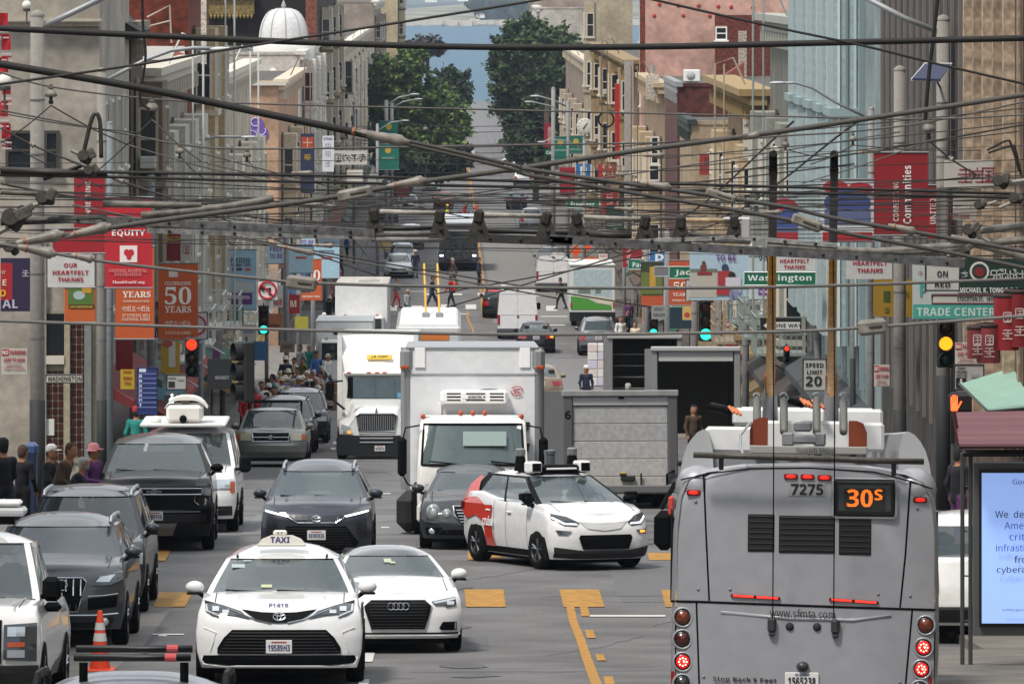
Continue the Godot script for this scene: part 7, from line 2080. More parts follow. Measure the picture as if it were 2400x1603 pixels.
func signs() -> void:
	var wr:="a0182e"
	board("street_banner","dark red vertical banner high on the thick left pole","banner",[172,245,412,540],124.5,"971c26",[["|CONNECTING",205,475,12,100,"d9c9c4"]])
	board("street_banner","wide plain red banner between the two left poles","banner",[122,244,536,594],124.4,"9c1a24")
	board("hanging_sign","white panel reading OUR HEARTFELT THANKS under the wide red banner","sign",[110,220,597,673],124.4,"c9c9c6",[["OUR",164,622,31,10,wr],["HEARTFELT",164,639,84,10,wr],["THANKS",164,655,60,10,wr]])
	board("street_banner","bright red banner with EQUITY, a white heart badge and web address","banner",[245,355,462,675],145.5,"b8202c",[["EQUITY",300,547,78,16,"ece6e2"],["#",300,595,41,39,"e6d6d3"],["@",296,592,14,16,"b8202c"],["@",306,592,14,16,"b8202c"],["@",301,601,12,16,"b8202c"],["GENERAL HOSPITAL",299,634,90,7,"d98a86",1],["FOUNDATION",299,643,64,7,"d98a86",1],["ThankYouSF.org",300,662,76,8,"ecdcd8",1]])
	board("street_banner","orange banner with YEARS and a row of characters behind the red one","banner",[269,360,577,795],150,"bb5426",[["YEARS",319,690,66,14,"ece2d6",1],["CELEBRATING 50 YEARS",318,706,62,5,"e0c4ae"],[["qing","zhou","wu","shi","zhou","nian"],318,723,66,12,"ecdccb"],["OF YOUR BAY AREA",318,739,66,7,"e0c4ae",1],["NATIONAL PARKS",318,748,66,7,"e0c4ae",1]])
	board("street_banner","orange banner with a big white 50 YEARS","banner",[370,463,617,797],160,"c45a28",[["CELEBRATING",416,664,62,8,"efe6da",1],["50",416,693,62,41,"f0ebe2",1],["YEARS",416,725,62,15,"f0ebe2",1],["#",405,642,21,15,"dcc9c0"],[["qing","zhou","wu","shi","zhou","nian"],416,757,62,11,"efe0d2"],["NATIONAL PARKS",416,780,60,7,"e6cdb8",1]])
	board("street_banner","parks banner with a green hill picture and orange foot behind the left pole","banner",[150,222,674,756],140,"bb5a22",[["#",188,695,60,38,"4b6b2a"],["#",190,719,60,8,"24251c"],["@",184,692,28,20,"9fb0ac"],["#",202,680,22,14,"b58a2a"],["50TH ANNIVERSARY",190,719,54,5,"c9a93a"]])
	board("bank_sign","dark red bank sign with yellow serif letters FARGO","sign",[362,422,520,612],172,"7e1214",[["WELLS",394,540,50,12,"d9a324",1],["FARGO",394,560,52,13,"d9a324",1]])
	board("shop_sign","white sign strip with a red ornament beside the bank sign","sign",[423,446,545,612],176,"c9c4bb",[[["guo"],435,585,20,44,"a51f2a"]])
	board("street_banner","pale blue banner reading FREE TO BE on the far pole","banner",[460,516,583,656],226,"a9c6d6",[["FREE",480,602,38,18,"6d3f86"],["TO BE",480,625,40,18,"6d3f86"]])
	board("street_banner","tall pale blue banner reading PRESIDIO TUNNEL TOPS with purple foot","banner",[527,600,585,726],226,"9ec3da",[["PRESIDIO",563,610,46,11,"2d3a48"],["TUNNEL TOPS",563,621,46,7,"2d3a48"],["@",545,631,6,7,"b03a44"],["#",560,631,14,6,"394048"],["#",580,631,12,6,"c0503a"],["#",563,700,54,26,"5a2f78"],["NOW OPEN",563,697,42,8,"e0d6ea"],["#",570,672,50,24,"bcc2c6"]])
	for q in [[625,667,572,618,262,"small pale blue FREE TO BE banner by the no-left-turn sign"],[700,738,540,578,300,"pale blue banner high over the crowd reading FREE TO BE"]]: board("street_banner",q[5],"banner",[q[0],q[1],q[2],q[3]],q[4],"a9c6d6",[["FREE",(q[0]+q[1])/2,q[2]+12,28,11,"6d3f86"],["TO BE",(q[0]+q[1])/2,q[2]+28,30,11,"6d3f86"]])
	for q in [[677,733,574,640,270,"second PRESIDIO banner farther up the left side"],[735,795,575,652,292,"third PRESIDIO banner next to the orange one"],[745,795,540,574,330,"fourth PRESIDIO banner top behind the wires"]]: board("street_banner",q[5],"banner",[q[0],q[1],q[2],q[3]],q[4],"a3c5d6",[["PRESIDIO",(q[0]+q[1])/2,q[2]+15,34,8,"33404c"],["#",(q[0]+q[1])/2,q[2]+30,26,5,"a5483c"]])
	board("street_banner","narrow orange banner end showing a white zero","banner",[731,753,607,703],290,"c25726",[["0",742,645,16,24,"efe8de",1]])
	board("shop_sign","low orange board under the narrow orange banner","sign",[703,754,686,704],288,"c0562a",[["NATIONAL PARKS",729,695,40,5,"ecd8c6"]])
	# regulation signs
	var r:=board("no_turn_sign","white square no-left-turn sign with a red ring and slash","sign",[602,650,657,703],150,"d9d8d4",[],"8a8a88")
	var ring:=[]
	for k in 25: ring.append(W(626+cos(TAU*k/24)*20,680+sin(TAU*k/24)*20,149.98) - r.position)
	obj(r,"red_ring",B.new().tube(ring,0.025,5),mat("b5202c"))
	obj(r,"red_slash",B.new().tube(pts_w([612,667,640,694],149.97,r.position),0.022,5),mat("b5202c"))
	obj(r,"arrow",B.new().tube(pts_w([632,692,632,676,616,676],149.99,r.position),0.03,4).prism(V([-0.11,0,0,0.08,0,-0.08]),-0.01,0.01,Transform3D(Basis(),W(618,676,149.98) - r.position)),mat("151517"))
	r = board("no_turn_sign","half hidden no-turn sign behind the big 50 YEARS banner","sign",[440,485,732,795],165,"cfcecb",[],"222222")
	ring = []
	for k in 25: ring.append(W(462+cos(TAU*k/24)*19,762+sin(TAU*k/24)*21,164.98) - r.position)
	obj(r,"red_ring",B.new().tube(ring,0.025,5),mat("b5202c"))
	for q in [[1,62,817,877,126,"faded no-parking sign with red lettering beside the thick left pole"],[2240,2292,803,853,119,"no-parking sign right of the amber signal"],[2050,2086,855,906,138,"small no-parking sign between the right poles"],[1702,1738,752,778,215,"small parking notice under the white character sign"]]:
		var w:float = q[1] - q[0]
		var cx:float = (q[0]+q[1])/2.0
		board("parking_sign",q[5],"sign",[q[0],q[1],q[2],q[3]],q[4],"c4bdb4",[["#",q[0]+w*0.16,q[2]+9,w*0.28,15,"a52a34"],["NO",q[0]+w*0.16,q[2]+9,w*0.22,9,"e8e0dc"],["PARKING",q[0]+w*0.65,q[2]+9,w*0.6,10,"a52a34"],["2AM TO 6AM",cx,q[2]+26,w*0.8,9,"a52a34"],["EVERYDAY",cx,q[2]+38,w*0.6,5,"a8707a"],["STREET CLEANING",cx,q[2]+46,w*0.8,5,"a8707a"]])
	board("street_sign","white street plate lettered WASHINGTON on the tiled corner","sign",[106,192,878,897],150,"c9c4b4",[["WASHINGTON",150,888,80,11,"26262a"]],"4a4a48")
	board("transit_sign","dark blue timetable with white route numbers","sign",[321,367,862,971],150,"25346f",[["#",333,868,16,8,"c9d0e4"]]+range(8).map(func(i): return ["#",344,876+i*11.2,44,1.2,"8f9cc8"])+range(7).map(func(i): return [["8","9","30","30","45","91","T"][i],328,881.5+i*11.2,8,7,"c9d2ea"]),"1a2550")
	board("walk_notice","small white walk notice above the left pedestrian signal","sign",[390,435,878,913],139,"a9a9a4",[["#",401,901,15,14,"1d1e20"],["#",402,886,18,3,"6a6a68"],["#",422,890,16,3,"8a8a88"]],"2a2a2a")
	board("notice_board","dark notice board beside the edge-on signal","sign",[485,543,841,912],135,"1e2022",[["MARKET",520,885,32,8,"8f9092"]])
	# left shop signs
	for q in [[704,736,313,452,258,"27304f","tall navy sign with a red square and golden character",[["#",720,334,28,26,"a8432c"],["#",720,334,22,2,"d0b09a"],["#",720,334,2,22,"d0b09a"],[["hua"],720,369,17,18,"c2a24a"]]],[755,782,318,402,300,"cfcfd2","white blade sign with faint blue characters",[[["zhong","tong","gui"],768,362,16,60,"8a93a6"],["STORE",768,325,20,5,"4a5a86"]]],[780,860,353,386,330,"c9c7c0","white hotel sign with bold black characters",[[["guo","lv","ping","tai"],820,370,76,20,"1b1b1d"]]],[0,70,605,730,133,"2a2140","purple shop sign with white letters at the left edge",[["AL",22,712,36,20,"b9b4c6"],[["gui"],58,640,16,40,"c9c6d0"]]],[0,27,617,703,132,"a81c28","red and yellow kiosk sign in front of the purple one",[["E",9,662,9,14,"e0c9a0"],["O",5,687,14,16,"e0b02a"],[["xin"],6,636,14,14,"e6c8b0"]]],[281,314,866,912,152,"b59a24","yellow notice with red letters",[["FREE",297,872,18,6,"a0402c"],["DRINK",298,886,20,7,"a0402c"],["TEA",298,898,16,7,"a0402c"]]],[270,310,795,868,156,"7c1216","dark red shop panel above the yellow notice",[]],[376,420,790,876,172,"c9a02a","curled yellow shop board behind the walk notice",[["#",402,830,16,60,"d8d2c4"],["@",392,806,24,16,"c4504a"]]],[366,432,880,937,176,"8fc6da","turquoise shop window panel below the walk notice",[]],
		[486,520,760,820,200,"9a9894","grey notice with red figures 111",[["111",500,792,18,10,"8a3038"],[["tong"],502,770,14,14,"a83040"]]],[497,515,810,842,205,"7a4a86","violet strip sign in the left shop row",[]],[628,662,668,720,250,"c9c0b4","white price board reading 1488",[["1488",645,708,30,14,"a02a30"]]],[604,660,735,775,240,"a8623c","brick-orange shop fascia in the left row",[["#",632,765,44,10,"6a3a2a"]]],[672,702,690,735,268,"a8242c","red shop sign in the left row",[["M",687,712,14,16,"e8dcd0"]]],[545,570,720,760,215,"2f8a78","teal shop sign behind the tall pale blue banner",[]],[566,600,760,800,222,"c9c4ba","pale shop board in the left row",[["PHARMACY",583,778,26,6,"3a6aa0"]]],[590,625,800,845,222,"3a6f9a","blue tarpaulin sign in the left row",[]],[690,722,742,770,275,"a59c3a","olive shop board near the long truck",[]],[655,690,800,826,226,"8a7a62","cardboard-brown price board over the crowd",[["SALE",672,812,22,8,"4a2a22"]]],[812,850,398,425,345,"e0ddd4","white plaque beneath the hotel sign",[]],[545,590,530,560,240,"c4ccd0","white sign with red script near the wires",[["OPEN",567,545,30,9,"b0303a"]]],
		[930,960,440,462,470,"a02a2c","small red sign far left by the queueing cars",[]],[642,680,545,572,262,"d4d2cc","white clinic sign under the wires",[[["zhong","yi"],661,558,30,16,"a8242c"]]],[885,915,560,585,400,"c8b070","ochre board beside the silver sedan",[]]]:
		board("shop_sign",q[6],"sign",[q[0],q[1],q[2],q[3]],q[4],q[5],q[7])
	for q in [[890,932,283,335,425,"teal green banner with a golden diamond before the green tree",0],[884,935,338,398,405,"lower teal green banner under the diamond one",1],[1300,1328,320,378,410,"teal green banner beside the far right lamp posts",2],[1335,1366,318,360,425,"second teal green banner by the clock",3]]: board("street_banner",q[5],"banner",[q[0],q[1],q[2],q[3]],q[4],"15705f",[["@",(q[0]+q[1])/2,q[2]+14,14,15,"c9a43a"],["NORTH BEACH",(q[0]+q[1])/2,q[2]+32,28,4,"a9c9be"]])
	# right side
	board("street_banner","large red banner with upright white words CONNECTING Communities","banner",[2050,2176,357,552],126.5,"8f1a22",[["|CONNECTING",2101,472,13,92,"d6c6c4"],["|Communities",2127,456,20,136,"ece4e2"]])
	board("street_banner","brighter red banner edge behind the solar panel pole","banner",[2176,2234,434,562],127.5,"a81f26",[["|UNITED",2188,495,14,60,"e6d8d4"]])
	board("hanging_sign","white panel reading HEARTFELT THANKS at the second right pole","sign",[1984,2092,606,654],134,"c2c2bf",[["HEARTFELT",2040,617,80,9,wr],["THANKS",2040,634,60,10,wr]])
	board("hanging_sign","white panel reading HEARTFELT THANKS above the largest green street sign","sign",[1820,1912,596,642],160,"c6c6c3",[["HEARTFELT",1863,612,68,9,wr],["THANKS",1863,626,50,9,wr]])
	for q in [[1925,2049,420,566,146,"white and blue banner with a red heart and a domed skyline print"],[1820,1914,462,566,172,"second white and blue heart banner left of the first"]]:
		var cx:float = (q[0]+q[1])/2.0
		board("street_banner",q[5],"banner",[q[0],q[1],q[2],q[3]],q[4],"c6c8cc",[["@",cx - 28,q[2]+18,60,30,"a8242e"],["@",cx+30,q[2]+22,58,30,"a8242e"],["@",cx,q[2]+55,110,62,"3d4b86"],["#",cx,q[2]+88,108,34,"5a6488"],["#",cx,q[3] - 12,116,20,"a8242e"]])
	board("street_sign","largest green street sign with white letters Washington","sign",[1745,1912,638,669],150,"0f6a50",[["Washington",1828,653,150,19,"d6e2dc"]],"c9d4ce")
	board("street_sign","green street sign cut off after the letters Jac","sign",[1569,1622,625,653],222,"0f6e54",[["Jac",1600,640,36,16,"dfe8e2"]],"c9d4ce")
	board("street_sign","blank grey plate beside the Jac street sign","sign",[1534,1568,625,648],223,"7a7d84",[],"b9bcbc")
	board("street_sign","green street sign beginning with P","sign",[1473,1534,608,631],300,"107058",[["Pacific",1506,620,46,13,"dfe8e2"]],"c9d4ce")
	board("street_sign","green street sign reading Broadway","sign",[1329,1404,468,487],385,"0f7460",[["Broadway",1366,478,56,12,"dfe8e2"]],"c9d4ce")
	board("street_sign","small green street sign reading Col","sign",[1277,1298,350,364],470,"0f6e54",[["Col",1288,357,15,8,"dfe8e2"]])
	board("turn_sign","white sign with black letters TURN ON RED by the dentist sign","sign",[2171,2250,606,681],106,"bcbbb6",[["TURN",2210,617,44,11,"1b1b1c"],["ON",2210,642,25,14,"1b1b1c"],["RED",2210,666,36,13,"1b1b1c"]],"222222")
	board("turn_sign","smaller white TURN ON RED sign beside the family poster","sign",[1608,1645,655,705],222,"c4c4c0",[["TURN",1626,672,24,8,"1b1b1c"],["ON",1626,686,13,8,"1b1b1c"],["RED",1626,698,20,8,"1b1b1c"]],"222222")
	board("speed_sign","white sign reading SPEED LIMIT 20 behind the trolley poles","sign",[1883,1937,841,915],132,"b5b5b0",[["SPEED",1910,856,42,10,"1d1d1e"],["LIMIT",1910,872,36,9,"1d1d1e"],["20",1908,893,38,23,"1d1d1e"]],"3a3a3a")
	r = board("one_way_sign","black sign with a white arrow reading ONE WAY","sign",[1783,1880,745,776],146,"151516",[["ONE WAY",1847,763,66,9,"151516"]])
	obj(r,"arrow",B.new().prism([Vector2(0,0),Vector2(0.16,0.13),Vector2(0.16,0.08),Vector2(0.84,0.08),Vector2(0.84,-0.08),Vector2(0.16,-0.08),Vector2(0.16,-0.13)],0.001,0.005,Transform3D(Basis(),W(1790,763,146) - r.position)),mat("cfcfcb"))
	board("walk_notice","white notice START CROSSING ONLY ON beside the lit hand","sign",[2238,2307,855,913],118,"a8a8a4",[["START",2255,863,18,5,"1f1f20"],["CROSSING",2255,871,24,5,"1f1f20"],["ONLY ON",2255,879,24,5,"1f1f20"],["#",2254,897,24,23,"17181a"],["@",2254,890,5,5,"d9d9d6"],["#",2254,899,6,11,"d9d9d6"],["#",2287,880,22,3,"8a8a88"],["#",2287,893,24,3,"8a8a88"]],"2a2a2a")
	board("shop_sign","dark green dentist sign with an apple medallion and white lettering","sign",[2248,2410,606,692],108,"16302a",[["@",2297,636,46,46,"c9c9c2"],["@",2297,636,36,36,"16302a"],["@",2297,637,24,22,"7a1c22"],[["zong"],2262,643,16,26,"c9cfca"],[["ya","yi","bo","shi"],2365,643,84,26,"c9cfca"],["MICHAEL K. TONG D.D.S.",2320,680,140,12,"d6dad6"]])
	board("shop_sign","white address strip reading STOCKTON ST. under the dentist sign","sign",[2186,2340,691,712],107.8,"bdbcb4",[["STOCKTON ST.   (415)",2290,701,90,13,"26262a"]],"4a1a2a")
	board("shop_sign","teal and white sign reading TRADE CENTER","sign",[2140,2345,610,748],109,"b4bcba",[["#",2242,730,202,34,"3f9a8c"],["TRADE CENTER",2242,731,184,19,"c2cfcb"],["P",2165,680,16,28,"3f9a8c"],[["zhong"],2158,640,12,26,"a8344a"]])
	for q in [[2048,2140,655,742,136,"9a7a1e","mustard shop sign with dark green characters",[["#",2080,695,16,26,"3c4a1e"],[["guo"],2080,727,18,14,"3c4a1e"],[["wu"],2128,690,14,22,"3c4a1e"]]],[2214,2330,375,440,115,"b8b4ae","white sign with red characters in a dark red frame at the right",[[["gui","qing","guo"],2290,410,80,36,"8a2a3a"]]],[2235,2290,455,515,118,"a39c94","pale sign reading LAMP with numbers",[["& LAMP",2255,484,40,10,"c4ccc6"],["397-8000",2252,506,42,9,"8a5a60"]]],[1697,1745,702,780,218,"c6c2bc","white sign with red TUNG letters and characters",[["TUNG G",1722,708,40,8,"a82a34"],[["qing","yong"],1722,733,42,22,"a8303a"],["Maxim",1722,752,30,7,"a8303a"]]],[1703,1752,790,832,212,"a0161e","red sign with one white character over the open trucks",[[["yong"],1734,808,18,18,"e6dcd4"]]],[1815,1870,668,690,185,"7b4f8e","violet label strip under the pale poster",[["TUNNELTOPS",1842,679,46,7,"d9cce0"]]],[1757,1822,600,702,188,"bccbd2","pale poster with a violet band right of the family poster",[["#",1800,684,44,16,"7b3f8e"],["VEN",1792,606,26,9,"3a4652"],["TUNNELTOPS",1800,684,38,6,"e4dcec"]]],[1502,1556,613,718,268,"2f3a26","parks banner with olive hill picture and orange foot on the right",[["#",1528,668,50,60,"5f6a2c"],["#",1530,650,14,50,"b58a24"],["#",1529,705,52,24,"ad4a22"],["50TH ANNIVERSARY",1529,691,46,5,"2a2a18"]]],[1568,1622,610,716,256,"b5502a","orange fifty-years banner on the right",[["50",1595,670,32,18,"ecdccf",1],["YEARS",1595,690,36,7,"ecdccf",1],["NATIONAL PARKS",1595,704,38,5,"e6cbb6"]]],
		[1275,1302,288,345,440,"94202c","red banner beside the far right lamp posts",[["|CHINATOWN",1288,318,8,40,"d9b8b4"]]],[1312,1348,392,460,400,"9a1c28","red banner under the blue parking sign",[]],[1412,1450,445,500,360,"a81c26","red banner with upright words near the Broadway sign",[["|SFMTA",1430,472,14,40,"d9a8a4"]]],[1460,1505,573,626,305,"981c2a","red banner above the P street sign",[["|SAN",1474,600,10,36,"d9a8a4"]]],[1523,1560,590,622,276,"2f74b5","blue parking sign with a white letter",[["P",1546,607,20,24,"dce6f0"]]],[1350,1384,384,412,415,"2f74b5","far blue parking sign with a white letter",[["P",1368,400,16,20,"dce6f0"]]],[1402,1442,384,418,375,"b5222a","red sign with cream letters MEI",[["Cafe",1424,390,22,9,"ead9b8"],["MEI",1424,406,28,11,"ead9b8"]]],[1420,1462,482,545,350,"123a30","dark green awning sign lettered HONOLULU",[["HONOLULU",1440,527,34,7,"c9d0cc"]]],[1471,1508,482,545,335,"16423a","second dark green awning sign right of HONOLULU",[]],[1527,1563,716,748,246,"8f9290","grey sign with lettering TURN LEFT",[["MUST",1545,724,22,7,"55585a"],["TURN LEFT",1545,738,28,6,"55585a"]]],[1404,1424,595,614,340,"c9c0b8","small white notice among the roadwork signs",[["ROAD",1414,600,14,5,"a04040"]]],[1570,1625,720,770,255,"12303a","dark teal shop front sign below the orange banner",[]],[1600,1622,718,750,250,"c9a860","cream sticker sign with a drink picture",[["@",1611,738,14,12,"b03a34"]]],[1660,1700,420,470,300,"b8342e","red characters painted on the tan front",[[["guo","gui"],1680,445,22,44,"d8c4a8"]]],[1640,1680,360,410,262,"8a2a28","red and white shop emblem under the wires",[[["tong"],1660,380,20,22,"1e1c1c"]]],[1742,1756,245,372,205,"cfcac0","white upright sign with black script on the mustard house",[[["lv","bo","ya","zong"],1749,308,11,110,"2a2826"]]]]:
		board("shop_sign" if q[5] != "b5502a" and q[5] != "2f3a26" and q[3] - q[2] < 90 or q[0] < 1300 and q[0] > 2000 else "street_banner",q[6],"sign",[q[0],q[1],q[2],q[3]],q[4],q[5],q[7])
	r = board("poster","large beach poster with a seated person and a mother holding a child","poster",[1617,1755,590,703],196,"b4cbdc",[["#",1650,668,64,58,"b9b2a8"],["#",1650,634,64,8,"6d7a6a"],["@",1650,617,9,11,"5a4038"],["#",1649,632,14,22,"7a3a34"],["#",1652,641,34,7,"8a2e34"],["@",1700,628,17,20,"39405c"],["#",1699,652,32,34,"a8343c"],["@",1716,645,17,17,"2a2220"],["#",1719,668,36,36,"cfcbd6"],["#",1700,683,40,16,"a8343c"],["#",1722,690,24,20,"8a8cc0"],["TO BE",1702,604,46,13,"6d3f86"]])
	# roadworks
	for q in [[1350,588,14,"orange diamond roadwork sign at the top of the cluster"],[1350,616,15,"orange diamond roadwork sign below the top one"],[1378,580,9,"small orange roadwork flag sign"]]:
		r = thing("roadwork_sign",q[3],"sign",W(q[0],q[1],345))
		obj(r,"panel",B.new().prism(V([0,q[2]*0.023,q[2]*0.023,0,0,-q[2]*0.023,-q[2]*0.023,0]),-0.02,0.0),mat("e8521a",{"r":0.6}))
		obj(r,"stand",B.new().tube([Vector3(0,-0.2,-0.04),Vector3(0,-1.4,-0.04)],0.03,4),mat("8a6a3a"))
	board("roadwork_board","orange octagonal roadwork board with black letters","sign",[1369,1400,603,625],344,"e05a20",[["DETOUR",1384,614,22,6,"3a1a10"]])
	for q in [[1382,640,"orange plastic road barrier under the roadwork board"],[1408,640,"orange plastic road barrier by the mural truck roof"]]:
		r = thing("road_barrier",q[2],"barrier",W(q[0],q[1]+8,346))
		obj(r,"body",B.new().prism(V([-0.3,0,0.3,0,0.2,0.5,-0.2,0.5]),-0.2,0.2),mat("e8521a",{"r":0.5}))
		obj(r,"strut",B.new().tube([Vector3(-0.3,-0.8,0),Vector3(-0.1,0.1,0),Vector3(0.3,-0.8,0)],0.04,4),mat("9a5a3a"))
	var bx:=thing("box_stack","stack of white and blue boxes beside the open trucks","boxes",on_ground(1400,905))
	for k in 10: obj(bx,"carton",B.new().rbox(Vector3((k % 2)*0.42 - 0.2,0.2+(k/2)*0.36,0),Vector3(0.4,0.34,0.4),0.02),mat(["dcdad6","c9c4d8","d8c8c4"][k % 3]))
	var bb:=thing("box_stack","heap of brown cardboard cartons at the left fruit stall","boxes",on_ground(742,985))
	for k in 9: obj(bb,"carton",B.new().rbox(Vector3((k % 3)*0.5 - 0.5,0.5+(k/3)*0.34,-0.1*k),Vector3(0.46,0.3,0.4),0.02),mat(["9a7250","a87e58","8f6a4c"][k % 3],{"t":"grain"}))
	# bus shelter with a lit advertisement
	var sd:=79.0
	r = thing("bus_shelter","bus shelter with a wavy dark red roof at the right edge","bus shelter",on_ground(2268,1556,0.13))
	var so:=r.position
	for px in [2257,2276]: obj(r,"post",B.new().rbox(W(px,1310,sd) - so,Vector3(0.05,2.62,0.06),0.01),mat("4f5152",{"r":0.5,"m":0.4}))
	for k in 4: obj(r,"rung",B.new().tube(pts_w([2257,1140+k*105,2276,1140+k*105],sd,so),0.01,4),mat("4f5152"))
	var rows:=[]
	for i in 25:
		var t:=i/24.0
		var a:=W(2236+t*14,966+t*78,sd - 1.6*t+0.5) - so
		rows.append([a+Vector3(0,0.018*sin(i*1.7),0),a+Vector3(2.4,0.03+0.018*sin(i*1.7+0.5),0)])
	obj(r,"roof",B.new().sm(0).grid(rows),mat("6a3a3f",{"r":0.45,"t":"dust"}))
	obj(r,"roof_edge",B.new().tube(pts_w([2236,966,2243,1005,2250,1046],sd - 0.3,so),0.03,5).tube([W(2250,1046,sd - 1.1) - so,W(2560,1046,sd - 1.1) - so],0.03,5),mat("4a2428"))
	obj(r,"beam",B.new().tube([W(2257,1062,sd) - so,W(2500,1062,sd) - so],0.045,5),mat("3f4142"))
	r = thing("advertising_screen","glowing pale blue advertising screen in a black frame beside the shelter posts","screen",W(2400,1461,78.5))
	so = r.position
	sheet(r,"frame",[2284,2520,1085,1490],78.55,so,mat("6a6c6e",{"r":0.4,"m":0.5}),0.18)
	sheet(r,"bezel",[2297,2510,1100,1470],78.48,so,mat("111214",{"r":0.2}),0.04)
	var scr:=sheet(r,"display_screen",[2303,2504,1109,1461],78.43,so,mat("93b2ee",{"e":0.62,"r":0.3}),0.03)
	for q in [["Google",2404,1131,58,16,"4a5ec0"],["We  defend",2390,1205,112,17,"20264a"],["America's",2404,1232,96,17,"3f5cc8"],["critical",2404,1258,72,17,"3f5cc8"],["infrastructure",2404,1284,136,17,"3f5cc8"],["from",2404,1311,50,17,"20264a"],["cyberattacks",2404,1337,132,19,"20264a"],["safety.google",2384,1430,66,7,"5a3a70"]]:
		text(r,q[0],q[3]*78.4/FL,q[4]*78.4/FL,W(q[1],q[2],78.37) - so,mat(q[5]),"Droid Sans",false)
	# parking meter,awnings,red drums
	r = thing("parking_meter","blue parking pay station on the left pavement","pay station",on_ground(72,1262,0.13))
	obj(r,"cabinet",B.new().rbox(Vector3(0,0.75,0),Vector3(0.2,1.5,0.25),0.03),mat("27324f",{"r":0.4}))
	obj(r,"head",B.new().rbox(Vector3(0,1.5,0),Vector3(0.24,0.24,0.28),0.06),mat("3f5580",{"r":0.4}))
	r = thing("awning","pale green shop awning at the right edge","awning",W(2345,965,112))
	obj(r,"canvas",B.new().quad3([W(2250,900,114) - r.position,W(2410,850,114) - r.position,W(2420,955,110) - r.position,W(2318,966,110) - r.position]),mat("86a898",{"r":0.85,"t":"dust"}))
	obj(r,"frame",B.new().tube([W(2318,966,110) - r.position,W(2420,957,110) - r.position],0.03,5).tube([W(2250,900,114) - r.position,W(2318,966,110) - r.position],0.025,5),mat("3a3c3c"))
	for q in [[2360,690,820,30,"8a1c24","tall red drum-shaped sign with white characters"],[2388,680,812,34,"7a1a22","second tall red drum-shaped sign at the edge"],[2318,760,850,28,"85383a","lower faded red drum-shaped sign"],[2290,765,840,22,"7a2f32","small faded red drum-shaped sign"]]:
		r = thing("drum_sign",q[5],"sign",W(q[0],q[2],107))
		var rad:float = q[3]*107/FL
		var h:float = (q[2] - q[1])*107/FL
		obj(r,"drum",B.new().sm(0).lathe([Vector2(rad,0),Vector2(rad,h)],22),mat(q[4],{"r":0.5,"t":"dust"}))
		obj(r,"rim",B.new().sm(0).lathe([Vector2(rad*0.85,h - 0.05),Vector2(rad*1.03,h - 0.05),Vector2(rad*1.03,h+0.02),Vector2(rad*0.85,h+0.02)],22),mat("3a2a2a"))
		var b:=B.new()
		glyph(b,"guo",Vector3(0,h*0.6,rad+0.01),0.16)
		glyph(b,"gui",Vector3(0,h*0.3,rad+0.01),0.16)
		obj(r,"characters",b,mat("d6c4c0"))
	for q in [[61,12,11,"white globe lamp on a stem at the top of the cream building"],[9,190,17,"white globe lamp with a dark collar at the left edge"]]:
		r = thing("globe_lamp",q[3],"lamp",W(q[0],q[1],124))
		var gr:float = q[2]*124/FL
		obj(r,"globe",B.new().sm(0).ell(Vector3.ZERO,Vector3(gr,gr,gr),14,10),mat("d9d6cc",{"r":0.3}))
		obj(r,"collar",B.new().sm(0).lathe([Vector2(gr*0.7,-gr*1.3),Vector2(gr*0.8,-gr*0.8),Vector2(gr*0.5,-gr*0.6)],12),mat("2c2a28"))
		obj(r,"stem",B.new().tube([Vector3(0,-gr*1.2,0),Vector3(0,-gr*4.0,0)],gr*0.18,6),mat("4a4846"))
	r = thing("ring_sign","black hoop sign frame hung beside the red neon board","sign",W(1421,280,352))
	var hoop:=[]
	for k in 25: hoop.append(Vector3(cos(TAU*k/24),sin(TAU*k/24),0)*0.42)
	obj(r,"hoop",B.new().tube(hoop,0.05,6),black())
	obj(r,"bracket",B.new().tube([Vector3(0.42,0,0),Vector3(0.8,0.1,0)],0.03,5),black())
	# flags strung at the left edge
	for k in 6:
		r = thing("bunting_flag","ragged red bunting with striped flag cloth hanging at the left edge","bunting",W(8+(k % 2)*6,30+k*52,128),"bunting at the left edge")
		var rw:=[]
		for i in 4:
			var row:=[]
			for j in 4: row.append(Vector3(i*0.06 - 0.1,-j*0.1,0.04*sin(i*2.0+j+k)))
			rw.append(row)
		obj(r,"cloth",B.new().sm(0).grid(rw),mat("a01c22",{"r":0.9}))
		for s in 3: obj(r,"stripe",B.new().span(-0.1,0.1,-0.36 - s*0.06,-0.39 - s*0.06,0.0,0.01),mat("c4aab0" if s % 2 == 0 else "8a1c26",{"r":0.9}))

